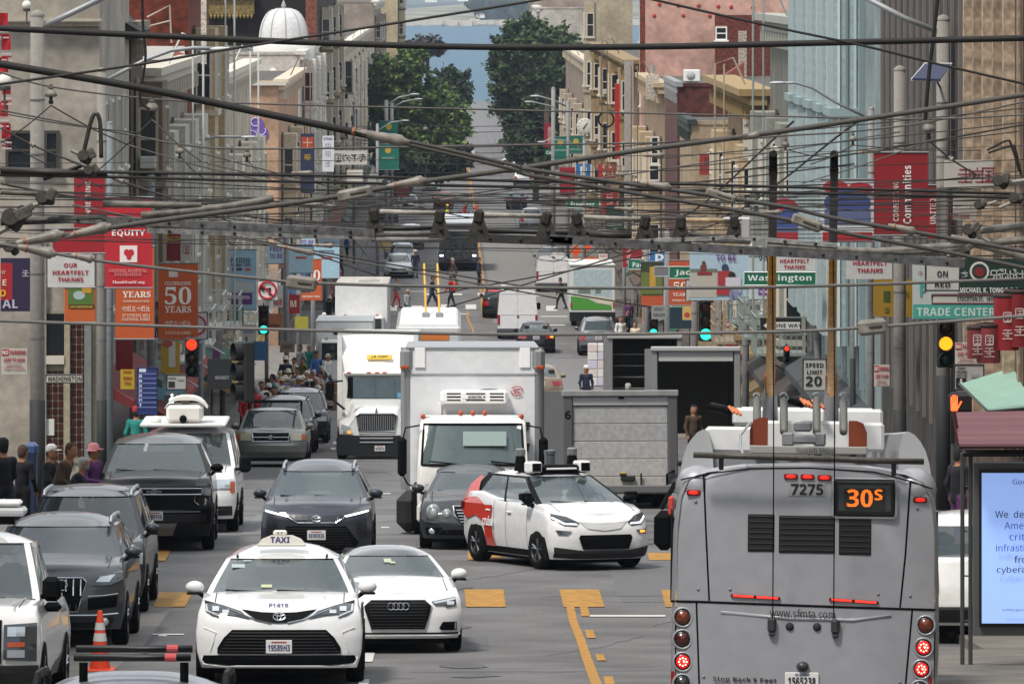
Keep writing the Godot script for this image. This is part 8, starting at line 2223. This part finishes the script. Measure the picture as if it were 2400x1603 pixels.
# one continuous body: tapered bones joined by a smooth minimum,meshed as surface nets. tags: 0 skin 1 top 2 bottom 3 hair 4 shoes
func body(stride:float,arm:float,lean:float,bend:=0.0) -> Dictionary:
	var bones:=[]
	var hip:=Vector3(0,0.92,0)
	var ch:=Vector3(0,1.32,lean*0.4)
	var nk:=Vector3(0,1.46,lean*0.55)
	var hd:=Vector3(0,1.6,lean*0.75+0.02)
	for s in [-1.0,1.0]:
		var k:=Vector3(s*0.1,0.5,s*stride*0.6+0.04)
		var a:=Vector3(s*0.1,0.1+maxf(0.0,-s*stride)*0.12,s*stride)
		bones.append([Vector3(s*0.09,0.9,0),0.095,k,0.065,2])
		bones.append([k,0.065,a,0.048,2])
		bones.append([a+Vector3(0,-0.05,-0.03),0.042,a+Vector3(s*0.02,-0.06,0.14),0.036,4])
		var sh:=Vector3(s*0.18,1.4,lean*0.5)
		var el:=Vector3(s*0.25,1.14,lean*0.4 - s*arm*0.5 - 0.02)
		var ha:=Vector3(s*0.23,0.9+bend*0.22,lean*0.35 - s*arm+0.08+bend*0.25)
		bones.append([ch+Vector3(s*0.08,0.05,0),0.085,sh,0.062,1])
		bones.append([sh,0.06,el,0.046,1])
		bones.append([el,0.045,ha,0.034,1])
		bones.append([ha,0.032,ha+Vector3(0,-0.1,0.02),0.026,0])
		bones.append([ha+Vector3(-s*0.02,-0.02,0.02),0.018,ha+Vector3(-s*0.035,-0.07,0.05),0.015,0])
	bones.append([hip,0.12,Vector3(0,1.1,lean*0.2),0.125,1])
	bones.append([Vector3(0,1.1,lean*0.2),0.125,ch,0.13,1])
	bones.append([nk - Vector3(0,0.06,0),0.058,hd,0.055,0])
	bones.append([hd,0.078,hd+Vector3(0,0.07,0),0.088,0])
	bones.append([hd+Vector3(0,0.0,0.08),0.016,hd+Vector3(0,0.03,0.085),0.012,0])
	bones.append([hd+Vector3(0,0.02,-0.035),0.08,hd+Vector3(0,0.095,-0.012),0.09,3])
	var c:=0.03
	var o:=Vector3(-0.42,-0.05,-0.6)
	var n:=Vector3i(28,62,42)
	var acc:=PackedFloat32Array()
	acc.resize(n.x*n.y*n.z)
	var near:=PackedFloat32Array()
	near.resize(acc.size())
	near.fill(9.0)
	var tg:=PackedByteArray()
	tg.resize(acc.size())
	for b in bones:
		var p:Vector3 = b[0]
		var q:Vector3 = b[2]
		var m:float = maxf(b[1],b[3])+0.11
		var lo:=Vector3i(((p.min(q) - Vector3.ONE*m - o)/c).floor()).clamp(Vector3i.ZERO,n - Vector3i.ONE)
		var hi:=Vector3i(((p.max(q)+Vector3.ONE*m - o)/c).ceil()).clamp(Vector3i.ZERO,n - Vector3i.ONE)
		var pq:=q - p
		var l2:=maxf(pq.length_squared(),1e-6)
		for z in range(lo.z,hi.z+1):
			for y in range(lo.y,hi.y+1):
				for x in range(lo.x,hi.x+1):
					var v:=o+Vector3(x,y,z)*c
					var t:=clampf((v - p).dot(pq)/l2,0.0,1.0)
					var d:float = v.distance_to(p+pq*t) - lerpf(b[1],b[3],t)
					if d < 0.11:
						var i:=(z*n.y+y)*n.x+x
						acc[i] += exp(-45.0*d)
						if d < near[i]:
							near[i] = d
							tg[i] = b[4]
	var vid:={}
	var vs:=PackedVector3Array()
	var tags:=PackedByteArray()
	var idx:=PackedInt32Array()
	var st:=[1,n.x,n.x*n.y]
	for z in n.z - 1:
		for y in n.y - 1:
			for x in n.x - 1:
				var i:=(z*n.y+y)*n.x+x
				var ins:=0
				var sum:=Vector3.ZERO
				var cnt:=0
				for k in 8:
					if acc[i+(k & 1)+((k >> 1) & 1)*n.x+(k >> 2)*n.x*n.y] > 1.0: ins += 1
				if ins == 0 or ins == 8: continue
				for k in 8:
					for a in 3:
						if k & (1 << a): continue
						var k2:=k | (1 << a)
						var f0:=acc[i+(k & 1)+((k >> 1) & 1)*n.x+(k >> 2)*n.x*n.y]
						var f1:=acc[i+(k2 & 1)+((k2 >> 1) & 1)*n.x+(k2 >> 2)*n.x*n.y]
						if (f0 > 1.0) != (f1 > 1.0):
							var g0:=log(maxf(f0,0.005))
							var g1:=log(maxf(f1,0.005))
							var t:=g0/(g0 - g1)
							var e:=Vector3(k & 1,(k >> 1) & 1,k >> 2)
							e[a] += t
							sum += e
							cnt += 1
				vid[i] = vs.size()
				vs.append(o+(Vector3(x,y,z)+sum/cnt)*c)
				var best:=9.0
				var bt:=1
				for k in 8:
					var j: int = i+(k & 1)+((k >> 1) & 1)*n.x+(k >> 2)*n.x*n.y
					if near[j] < best:
						best = near[j]
						bt = tg[j]
				tags.append(bt)
	for i in vid:
		for a in 3:
			var i1: int = i+st[a]
			if (acc[i] > 1.0) == (acc[i1] > 1.0): continue
			var u: int = st[(a+1) % 3]
			var w: int = st[(a+2) % 3]
			if vid.has(i - u) and vid.has(i - w) and vid.has(i - u - w):
				var q:=[vid[i],vid[i - u],vid[i - u - w],vid[i - w]]
				if acc[i] <= 1.0: q.reverse()
				for k in [0,2,1,0,3,2]: idx.append(q[k])
	var ns:=PackedVector3Array()
	ns.resize(vs.size())
	for k in range(0,idx.size(),3):
		var nn:=(vs[idx[k+2]] - vs[idx[k]]).cross(vs[idx[k+1]] - vs[idx[k]])
		for m in 3: ns[idx[k+m]] += nn
	for k in ns.size(): ns[k] = ns[k].normalized()
	return {"v":vs,"n":ns,"i":idx,"t":tags}

const HUE:={"black":"1a1b1e","white":"d6d6d2","navy":"22283f","red":"a3242a","grey":"6e7074","teal":"1f7a72","brown":"4a3a2c","olive":"6a6328","purple":"5a2f62","pink":"c77f86","blue":"3c62a8","cream":"cfc4ae","green":"2d5a3c","orange":"d8622a","yellow":"d6cf3a","denim":"39465e","silver":"a9aaa8"}
var bodies:={}
func person(label: String,px:float,d:float,pose: String,yaw:float,top: String,low: String,hair:="black",hat:="",tall:=1.0,extra:="") -> void:
	if bodies.is_empty():
		bodies = {"stand":body(0.05,0.06,0.02),"walk":body(0.3,0.24,0.06),"stride":body(-0.26,-0.2,0.08),"lean":body(0.2,0.1,0.3,0.5),"hold":body(0.06,0.03,0.04,1.0)}
	var x:=(px - VX)*d/FL
	var r:=thing("person",label,"person",Vector3(x,gy(d)+(0.13 if x < -6.2 or x > 7.0 else 0.0),-d),"",yaw)
	var s: Dictionary = bodies[pose]
	var pal:=[Color.html("a8785c"),Color.html(HUE[top]),Color.html(HUE[low]),Color.html(HUE[hair]),Color.html("1c1a1a")]
	var cols:=PackedColorArray()
	for t in s.t: cols.append(pal[t].srgb_to_linear())
	var am:=ArrayMesh.new()
	var arr:=[]
	arr.resize(Mesh.ARRAY_MAX)
	arr[Mesh.ARRAY_VERTEX] = s.v
	arr[Mesh.ARRAY_NORMAL] = s.n
	arr[Mesh.ARRAY_COLOR] = cols
	arr[Mesh.ARRAY_INDEX] = s.i
	am.add_surface_from_arrays(Mesh.PRIMITIVE_TRIANGLES,arr)
	inst(r,"body",am,mat("ffffff",{"v":true,"r":0.9}))
	r.scale = Vector3.ONE*tall
	var hz:float = {"stand":0.03,"walk":0.06,"stride":0.07,"lean":0.24,"hold":0.05}[pose]
	if hat:
		obj(r,"hat",B.new().sm(0).lathe([Vector2(0.15 if hat == "pink" or hat == "cream" else 0.1,1.66),Vector2(0.105,1.69),Vector2(0.1,1.76),Vector2(0.05,1.8),Vector2(0,1.805)],14,Transform3D(Basis(),Vector3(0,0,hz - 0.01))).rbox(Vector3(0,1.69,hz+0.12),Vector3(0.14,0.012,0.12),0.004),mat(HUE[hat],{"r":0.9}))
	match extra:
		"mask":obj(r,"face_mask",B.new().sm(0).ell(Vector3(0,1.585,hz+0.07),Vector3(0.06,0.05,0.035)),mat("4fb8a6" if hair == "silver" else "a9c6da",{"r":0.8}))
		"bag":obj(r,"bag",B.new().rbox(Vector3(0.3,0.55,0.1),Vector3(0.12,0.32,0.28),0.05).tube([Vector3(0.27,0.7,0.1),Vector3(0.24,0.84,0.1)],0.012,4),mat("d8d4d0",{"r":0.8}))
		"pack":obj(r,"backpack",B.new().rbox(Vector3(0,1.2,-0.22),Vector3(0.34,0.46,0.2),0.07),mat("d23a22",{"r":0.8}))
		"vest":obj(r,"safety_vest",B.new().sm(0).lathe([Vector2(0.17,0.95),Vector2(0.19,1.2),Vector2(0.18,1.4)],12,Transform3D(Basis(),Vector3(0,0,0.02))),mat("dfe24a",{"r":0.8}))

func people() -> void:
	person("person in black with a dark cap walking at the left edge",8,112.5,"walk",-2.6,"black","navy","black","black",1.03)
	person("person in dark coat beside the blue pay station",50,114,"stand",2.6,"black","black","brown","",0.94)
	person("person in a white cap and dark jacket behind the brown coat",113,113,"walk",1.2,"black","black","black","white",0.96)
	person("person in a brown coat leaning forward by the tiled wall",134,111.5,"lean",1.3,"brown","black","brown","",1.02,"bag")
	person("silver-haired person in a black jacket wearing a teal mask",166,110.5,"lean",1.5,"black","black","silver","",0.9,"mask")
	person("person in a pink sun hat and purple top beside the black suv",214,113,"hold",1.0,"purple","purple","black","pink",0.97)
	person("person in a teal jacket by the blue timetable",318,151,"stand",2.9,"teal","black","black","red",0.98)
	person("long-haired person in a cream top by the edge-on signal",489,152,"stand",0.3,"cream","denim","brown","",0.95)
	person("person in a navy jacket near the roof unit of the white van",470,149,"walk",2.6,"navy","black","black","",0.95)
	person("person in a white cap by the bronze pickup",574,203,"walk",0.4,"red","black","black","white",0.94)
	var tops:=["white","navy","silver","black","red","cream","teal","blue","pink","white","olive","cream","brown","silver"]
	var spots:=[[612,212],[632,214],[650,217],[668,216],[640,224],[660,228],[682,222],[698,226],[716,220],[732,224],[655,238],[678,240],[700,242],[722,238],[744,232],[690,256],[712,258],[668,252],[725,270],[745,285],[704,268],[740,262],[756,250],[770,330],[785,350],[760,310],[604,206],[622,208],[642,209],[660,211],[676,213],[694,214],[710,216],[726,212],[646,231],[668,234],[688,232],[706,236],[738,246],[752,240],[628,222],[766,262]]
	for i in spots.size():
		var t: String = tops[(i*5) % 14]
		var l: String = ["black","denim","grey","navy"][i % 4]
		var hat: String = ["","white","","black","","cream"][i % 6]
		person("person in %s top, %s trousers%s%s in the market crowd" % [t,l," and %s hat" % hat if hat else "",", farther back," if i < 26 and i > 14 else ", by the kerb," if i > 25 else ""],spots[i][0],spots[i][1],["stand","walk","hold","stride","stand"][i % 5],rng.randf_range(-3,3),t,l,["black","black","silver","brown"][i % 4],hat,rng.randf_range(0.9,1.02),"mask" if i % 4 == 2 else "")
	person("person in pale blouse and teal trousers carrying a bag across the zebra crossing",954,344,"walk",0.6,"silver","teal","silver","",0.92,"bag")
	person("person in red trousers crossing beside the teal trousers",928,358,"stride",1.3,"grey","red","black","",0.95)
	person("person all in black with a cap carrying a white bag on the zebra crossing",1012,356,"walk",1.4,"black","navy","black","black",1.06,"bag")
	person("person with a bright red backpack on the zebra crossing",1058,358,"stride",-2.0,"red","black","black","",1.0,"pack")
	person("silver-haired person in a grey jacket before the bus with the bicycle",1063,383,"walk",-1.4,"brown","grey","silver","",1.04)
	person("person in a navy jacket on the yellow centre line",1122,384,"stand",1.5,"navy","black","black","",1.04)
	person("person in black striding behind the mural truck",1316,356,"stride",-1.4,"black","black","black","",1.0)
	person("person in a white helmet beside the silver sedan",973,398,"stand",0.2,"navy","denim","black","white",1.0)
	person("person in a bright blue jacket at the far left corner",812,425,"stand",2.0,"blue","black","black","",1.0)
	person("person in dark clothes at the far left corner",795,395,"walk",0.5,"black","black","black","",1.0)
	person("person in a pink top at the far left kerb",792,372,"stand",0.5,"pink","black","black","",0.96)
	person("person in a white jacket on the right pavement by the mural truck",1455,300,"stand",0.4,"white","grey","black","",1.05)
	person("person in a cream top with a bag strap on the right pavement",1490,296,"hold",-0.3,"cream","pink","brown","",0.98)
	person("person in pink trousers on the right pavement",1484,282,"walk",2.8,"grey","pink","silver","",0.95)
	person("person in black behind the cream top on the right pavement",1470,312,"stand",1.0,"black","black","black","",1.0)
	person("person in a purple top on the right pavement",1474,325,"walk",0.2,"purple","navy","black","",1.0)
	person("person in a navy pullover with a white cap beside the open trucks",1374,243,"stand",0.2,"navy","black","silver","white",1.03)
	person("grey-haired person at the shelves of the white-framed open truck",1472,214,"hold",2.9,"black","black","silver","",1.02)
	person("person in brown in the hold of the grey open truck",1626,178,"stand",0.3,"brown","black","black","",0.98)
	person("road worker in a yellow vest far up the street",1048,505,"hold",0.4,"black","navy","black","yellow",1.05,"vest")
	person("road worker in white and red far up the street",1086,512,"lean",1.2,"red","white","black","white",1.05)
	person("road worker in orange far up the street",1118,515,"stand",1.8,"orange","navy","black","orange",1.05)
	person("person in dark clothes beside the shelter button pole",2247,110,"stand",2.2,"black","purple","black","",1.0)

# overhead lines: points are photograph pixels joined by a smooth curve hung at depth d
func wire_pts(a: Array,d:float,o:Vector3) -> Array:
	var p:=[]
	for i in range(0,a.size(),2): p.append(Vector2(a[i],a[i+1]))
	var r:=[]
	for i in p.size() - 1:
		var n:=2 if p.size() < 3 else 6
		for k in n+(1 if i == p.size() - 2 else 0):
			var q: Vector2 = p[i].cubic_interpolate(p[i+1],p[maxi(i - 1,0)],p[mini(i+2,p.size() - 1)],float(k)/n) if p.size() > 2 else p[i].lerp(p[i+1],float(k)/n)
			r.append(W(q.x,q.y,d) - o)
	return r
# fittings:["b",x,y,size] bell hanger; ["s",x0,y0,x1,y1,r] spool; ["l",x0,y0,x1,y1,r] loop insulator
func wire(label: String,group: String,a: Array,d:float,rpx:float,hex: String,fit:=[],called:="overhead_wire") -> Node3D:
	var o:=W(a[0],a[1],d)
	var r:=thing(called,label,"wire",o,group)
	var k:=d/FL
	obj(r,"cable",B.new().sm(0).tube(wire_pts(a,d,o),rpx*k,6),mat(hex,{"r":0.7,"t":"stucco","ts":3.0}))
	for f in fit:
		var p:=W(f[1],f[2],d) - o
		if f[0] == "b":
			var s:float = f[3]*k
			var t:=Transform3D(Basis(),p)
			var b:=obj(r,"bell_hanger",B.new().sm(0).lathe([Vector2(s*0.2,s*0.5),Vector2(s*0.5,s*0.3),Vector2(s*0.8,-s*0.1),Vector2(s*0.95,-s*0.6),Vector2(s*0.7,-s*0.75),Vector2(0,-s*0.8)],14,t),mat("8d8a84",{"r":0.6,"t":"grime","ts":2.0}))
			obj(b,"hanger_cap",B.new().lathe([Vector2(s*0.5,s*0.5),Vector2(s*0.45,s*0.75),Vector2(s*0.2,s*0.8),Vector2(s*0.2,s*1.1),Vector2(0,s*1.1)],10,t),mat("55534f"))
			obj(b,"hanger_stem",B.new().lathe([Vector2(s*0.28,-s*0.75),Vector2(s*0.25,-s*1.3),Vector2(s*0.38,-s*1.4),Vector2(s*0.3,-s*1.8),Vector2(0,-s*1.85)],10,t),mat("35322e"))
		else:
			var q:=W(f[3],f[4],d) - o
			var rr:float = f[5]*k
			var tt:=(q - p)/8.0
			if f[0] == "s":
				obj(r,"spool",B.new().sm(0).tube([p,p+tt*0.6,p+tt,p+tt*5.6,p+tt*6.2,p+tt*7.0,p+tt*7.4,q],[rr*0.4,rr*0.5,rr*0.55,rr*0.85,rr,rr,rr*0.6,rr*0.45],12),mat("8f8b84",{"r":0.45,"t":"grime","ts":1.5}))
				obj(r,"spool_ring",B.new().sm(0).tube([p+tt*1.6,p+tt*2.0],rr*0.72,12),mat("8a5a3c",{"r":0.6}))
			else:
				var bs:=Basis(Vector3.BACK,atan2(tt.y,tt.x))
				var ln:=tt.length()*8.0
				var blk:=obj(r,"loop_insulator",B.new().rbox((p+q)/2,Vector3(ln,rr*1.5,rr*1.3),rr*0.3,bs),mat("918e86",{"r":0.5,"t":"grime","ts":1.5}))
				obj(blk,"slot",B.new().rbox((p+q)/2+bs*Vector3(ln*0.1,rr*0.05,rr*0.45),Vector3(ln*0.5,rr*0.42,rr*0.6),rr*0.15,bs),mat("3a3732",{"r":0.8}))
	return r

func overhead() -> void:
	var gs:="overhead span wires"
	var heavy:="thick black overhead cable sagging across the whole street"
	wire(heavy+" near the top","",[-40,64,330,82,715,99,1125,110,1533,109,1900,101,2440,88],42,8.5,"1a1918")
	wire("thick black cable slanting down into a splice above the street","",[-40,142,0,150,330,206,600,262,800,303,860,316],41,10,"1b1a19",[["s",790,301,960,334,14]])
	for k in 2: wire("grey twin cable continuing from the splice to the loop insulators","twin cables",[860,314+k*8,945,328+k*8,1200,386+k*10,1272,402+k*14,1800,478+k*28,1960,512+k*30,2225,558+k*34,2440,596+k*40],41,5.0,"474542",[["s",1500,428,1575,440,10],["l",1655,448,1725,470,13],["s",2082,528,2150,545,11]] if k == 0 else [["l",1857,510,1925,535,17]])
	wire("thick grey cable rising from the left hardware to the right edge","",[-40,582,0,575,350,520,700,474,870,446,960,430,1200,397,1500,352,1780,315,2100,268,2440,216],44,7,"4e4b47",[["s",30,572,150,548,15],["s",150,555,260,530,14],["l",790,462,872,446,18],["s",905,438,1000,422,13],["s",1720,326,1785,314,9]])
	wire("thin grey span wire carrying bell hangers below the heavy cable","",[-40,158,0,170,118,203,350,231,600,243,1200,258,1800,272,2180,279,2440,266],56,2.4,"5c5a57",[["b",118,215,16],["b",355,247,18],["b",2178,296,17]])
	wire("thin grey span wire with small bell hangers lower down","",[-40,248,0,258,300,315,420,338,600,349,1200,340,1630,332,1840,318,2000,308,2180,285,2440,230],60,2.2,"5a5855",[["b",420,350,12],["b",578,360,11],["b",1842,335,10],["b",2000,322,11],["b",997,300,7]])
	wire("black diagonal wire climbing from the left edge over the dome","",[-40,203,0,197,330,150,480,124,600,105,900,58,1200,10,1300,-8],38,3.6,"262421")
	wire("black diagonal wire falling to the right edge past the solar panel","",[1510,-6,1800,60,2020,106,2200,150,2440,205],38,3.4,"201f1d")
	wire("grey wire under the banners with a blurred loop insulator at the left","",[-40,566,60,582,220,610,420,634,600,652,740,664,1200,674,1800,673,2440,652],30,4.2,"64625f",[["s",40,578,130,596,14],["s",165,598,220,608,11],["l",670,660,742,668,22]])
	wire("lowest grey wire with a blurred loop insulator at the right","",[-40,750,0,752,300,762,600,771,1200,784,1800,778,2010,769,2080,764,2440,738],28,4.2,"6a6865",[["l",2012,770,2080,763,24]])
	for q in [[-40,396,270,404,600,409,850,414,1200,424,1500,429,1800,437,2290,451,2460,455],[-40,410,270,415,600,424,850,429,1200,438,1500,444,1800,451,2285,461,2460,466]]: wire("black contact wire of a level parallel pair","parallel contact wires",q,48,3.8,"171615")
	# bridles and thin strays
	for q in [[118,247,0,335,1.8],[118,247,300,340,2.0],[300,340,620,424,2.0],[355,280,180,440,1.8],[355,280,470,378,2.0],[470,378,700,425,2.0],[0,300,160,375,2.4],[160,375,420,470,3.0],[0,265,330,312,1.6],[0,330,240,440,1.6],[420,365,480,420,1.6],[578,375,640,425,1.4],[2178,330,2290,410,2.4],[2178,330,1880,430,1.6],[2000,340,1900,385,1.6],[2000,340,2300,352,1.4],[1842,350,1790,370,1.4],[1842,350,1960,368,1.4],[1790,310,2400,250,1.6],[1800,345,2250,300,1.6],[1780,372,2160,332,1.6],[1700,405,2440,285,2.4],[1460,440,1800,405,2.0],[1280,432,1800,355,1.8],[1800,455,2440,395,1.2],[1900,470,2440,425,1.2],[1800,478,2440,510,1.4],[870,478,1180,440,1.8],[640,400,930,470,1.6],[380,470,600,470,2.4],[255,455,720,478,2.0],[600,500,870,480,2.0],[560,525,760,600,1.8],[480,540,1000,640,2.2],[600,560,1180,660,2.0],[1240,660,1560,560,2.0],[1200,655,1500,598,1.8],[0,430,260,470,3.0],[1050,478,1420,462,1.4],[1180,470,1800,505,2.6]]:
		if q[0] > 1180 and q[2] != 2440 or q[0] in [870,640,380,255,600,560,480]:
			var dx:float = (q[2] - q[0])*0.6
			var dy:float = (q[3] - q[1])*0.6
			if not (q[0] in [1842,2000,2178]): q = [q[0] - dx,q[1] - dy,q[2]+dx,q[3]+dy,q[4]]
		wire("thin stray overhead wire among the tangle",gs,[q[0],q[1],(q[0]+q[2])/2.0,(q[1]+q[3])/2.0+5.0,q[2],q[3]],52+int(q[0]+q[1]+900) % 9,q[4],["3a3835","595754","2b2927"][int(q[0]+q[3]+900) % 3],[["s",lerpf(q[0],q[2],0.42),lerpf(q[1],q[3],0.42)+3,lerpf(q[0],q[2],0.5),lerpf(q[1],q[3],0.5)+5,7]] if q[4] > 2.1 else [])
	for i in 28:
		var y0:=rng.randf_range(375,565)
		var y1:=y0+rng.randf_range(-95,95)
		var sag:=rng.randf_range(5,26)
		var q:=[-60,y0,540,lerpf(y0,y1,0.25)+sag*0.75,1200,(y0+y1)/2+sag,1860,lerpf(y0,y1,0.75)+sag*0.75,2460,y1]
		var sx:=rng.randf_range(200,2100)
		var sy:=lerpf(y0,y1,(sx+60)/2520)+sag*(1.0 - pow((sx - 1200)/1260,2.0))
		wire("thin dark wire crossing in the densest tangle over the street","wires of the densest tangle",q,rng.randf_range(46,75),rng.randf_range(0.8,1.5),["1a1918","22211f","2e2c2a","171615"][i % 4],[["s",sx,sy,sx+52,sy+(y1 - y0)*0.02,6]] if i % 3 == 0 else [])
	# wires over the far blocks
	for k in 16:
		var d:=190.0+k*26.0
		var y:=gy(d)+6.3+rng.randf()*0.9
		var row:=VY+(CY - y)*FL/d
		var x0:=VX - 7.6*FL/d
		var x1:=VX+8.6*FL/d
		wire("fine cross wire over the far blocks","far cross wires",[x0,row - 22.0*200/d,lerpf(x0,x1,0.3),row+3,lerpf(x0,x1,0.7),row+rng.randf()*6,x1,row - 20.0*200/d],d,0.9 if d > 300 else 1.2,"33312f")
	for q in [[-2.4,150.0],[-1.8,150.0],[3.2,60.0],[3.8,60.0]]:
		var o:=Vector3(q[0],gy(q[1])+5.9,-q[1])
		var r:=thing("trolley_wire","fine contact wire running lengthwise above the traffic lanes","wire",o,"lengthwise trolley wires")
		var pts:=[]
		for k in 40:
			var d:float = q[1]*pow(620.0/q[1],k/39.0)
			pts.append(Vector3(0,gy(d)+5.9 - o.y,-d+q[1]))
		obj(r,"cable",B.new().tube(pts,0.014,4),mat("2b2927"))
	# crossing frame: rods,beams and clamps hung at one level
	var fd:=45.0
	var o:=W(1200,545,fd)
	var r:=thing("crossing_frame","steel trolley-wire crossing frame of rods, beams and clamps hung over the street","wire frame",o)
	var k:=fd/FL
	for q in [["beam",[140,512,345,520,600,533,876,545],9,"66676a"],["beam",[345,540,600,548,876,556],6,"8d8e8f"],["beam",[1290,558,1480,572,1800,590,2060,604,2260,618],10,"5f6063"],["beam",[1100,557,1340,566],10,"3b3a39"],["beam",[1480,566,1720,556,1960,575],5,"9b9c9c"],["pipe",[876,536,1025,534],5,"24231f"],["pipe",[876,548,1025,547],7,"7f8081"],["pipe",[870,560,1040,562],7,"8a8b8b"],["pipe",[1100,540,1480,548],6,"242321"],["pipe",[1380,548,1480,552],8,"3b3a38"],["pipe",[1590,548,1740,560],6,"2a2927"],["pipe",[1610,560,1760,566],7,"a3a4a4"],["pipe",[1800,575,2080,590,2270,582],8,"7d7b76"],["pipe",[2060,590,2250,575,2420,560],9,"77756f"],["pipe",[2300,540,2440,525],9,"7f7d78"],["pipe",[2230,560,2330,580,2440,615],11,"827e76"],["rod",[890,496,1025,500],6,"a3a199"],["rod",[1128,503,1272,507],6,"a3a199"],["rod",[1368,509,1502,515],6,"a3a199"],["rod",[1608,516,1722,517],6,"b59f7a"],["rod",[0,520,240,512],9,"4a4742"],["rod",[160,516,250,510],8,"1c1b1a"],["rod",[240,478,470,482],8,"77736c"],["rod",[330,505,520,486,640,465],9,"6d6962"],["rod",[340,528,420,520],10,"7d7a73"],["rod",[0,450,90,455],6,"6b675f"],["rod",[0,400,250,408],9,"262420"],["rod",[100,420,190,388],5,"2b2926"],["rod",[190,380,215,275,232,280,236,370],5,"3a3836"]]:
		if q[0] == "beam":
			var e:=pts_w(q[1],fd,o)
			for i in e.size() - 1:
				var dv:Vector3 = e[i+1] - e[i]
				var bm:=obj(r,"beam",B.new().box((e[i]+e[i+1])/2,Vector3(dv.length()+0.01,q[2]*2.0*k,0.05+i*0.004),Basis(Vector3.BACK,atan2(dv.y,dv.x))),mat(q[3],{"r":0.55,"t":"rust","ts":1.6}))
				for h in 3: obj(bm,"bolt",B.new().sm(0).ell(e[i].lerp(e[i+1],0.2+0.3*h)+Vector3(0,0,0.028),Vector3.ONE*4*k,8,6),mat("1f1e1c"))
		else: obj(r,q[0],B.new().sm(0).tube(wire_pts(q[1],fd,o),q[2]*k,8),mat(q[3],{"r":0.55,"t":"rust","ts":1.6}))
	for q in [[876,505],[1030,508],[1122,508],[1280,512],[1352,513],[1512,520],[1596,522],[1722,520]]:
		var c:=W(q[0],q[1],fd) - o
		var cl:=obj(r,"clamp",B.new().rbox(c,Vector3(24,34,22)*k,6*k,Basis(Vector3.BACK,0.3*sin(q[0]))),mat("2e2b27",{"r":0.8,"t":"rust","ts":3.0}))
		obj(cl,"clamp_plate",B.new().prism([Vector2(-26,-50)*k,Vector2(26,-50)*k,Vector2(10,4)*k,Vector2(-10,4)*k],-6*k,6*k,Transform3D(Basis(),c)),mat("45423d",{"r":0.8,"t":"rust","ts":3.0}))
		obj(cl,"bolt",B.new().sm(0).ell(c+Vector3(4,-30,8)*k,Vector3.ONE*5*k,8,6),mat("1b1a18"))
	obj(r,"end_bracket",B.new().rbox(W(1749,535,fd) - o,Vector3(22,52,20)*k,4*k).rbox(W(1725,513,fd) - o,Vector3(60,8,16)*k,3*k),mat("b9babb",{"r":0.4,"m":0.3}))
	for q in [[2280,545,26],[2265,590,20],[40,520,40],[30,585,26],[205,372,26],[60,500,24],[110,470,30],[215,405,22],[2300,485,18],[2385,470,22],[2350,430,26]]:
		var c:=W(q[0],q[1],fd - 0.1) - o
		var ph:=obj(r,"pulley_block",B.new().rbox(c,Vector3(q[2]*1.1,q[2]*0.7,q[2]*0.8)*k,4*k,Basis(Vector3(0,0,1),q[1]*0.02)).lathe([Vector2(q[2]*0.5,-4)*k,Vector2(q[2]*0.55,0)*k,Vector2(q[2]*0.5,4)*k,Vector2(0,4)*k],12,Transform3D(Basis(Vector3.RIGHT,1.3),c+Vector3(-q[2]*0.4,q[2]*0.3,q[2]*0.4)*k)),mat("3b3833",{"r":0.8,"t":"rust","ts":3.0}))
		obj(ph,"pulley_cheek",B.new().rbox(c+Vector3(q[2]*0.3,q[2]*0.5,q[2]*0.3)*k,Vector3(q[2],q[2]*0.7,q[2]*0.6)*k,3*k,Basis(Vector3(0,0,1),q[0]*0.01)),mat("5d5a54",{"r":0.7,"t":"rust","ts":3.0}))
		obj(ph,"pulley_arm",B.new().tube([c,c+Vector3(cos(q[0])*q[2]*2.2,sin(q[1])*q[2]*0.8,0)*k],q[2]*0.2*k,6),mat("8a867c",{"r":0.6}))
	# black sag cables dropping from above
	wire("black drop cable hanging down in front of the brick house","",[332,-10,334,60,340,130,332,190,326,220,335,245,350,256],50,3.6,"1c1b20")
	wire("black drop cable hanging past the solar panel","",[2200,-10,2190,80,2180,160,2172,250,2170,280],50,5.0,"191818")
	wire("bent black hook rod at the right edge","",[2315,352,2360,330,2372,340,2390,400],46,3.0,"1e1d1c")
	wire("second bent black hook rod at the right edge","",[2318,358,2372,342,2382,352,2395,410],46,3.0,"1e1d1c")
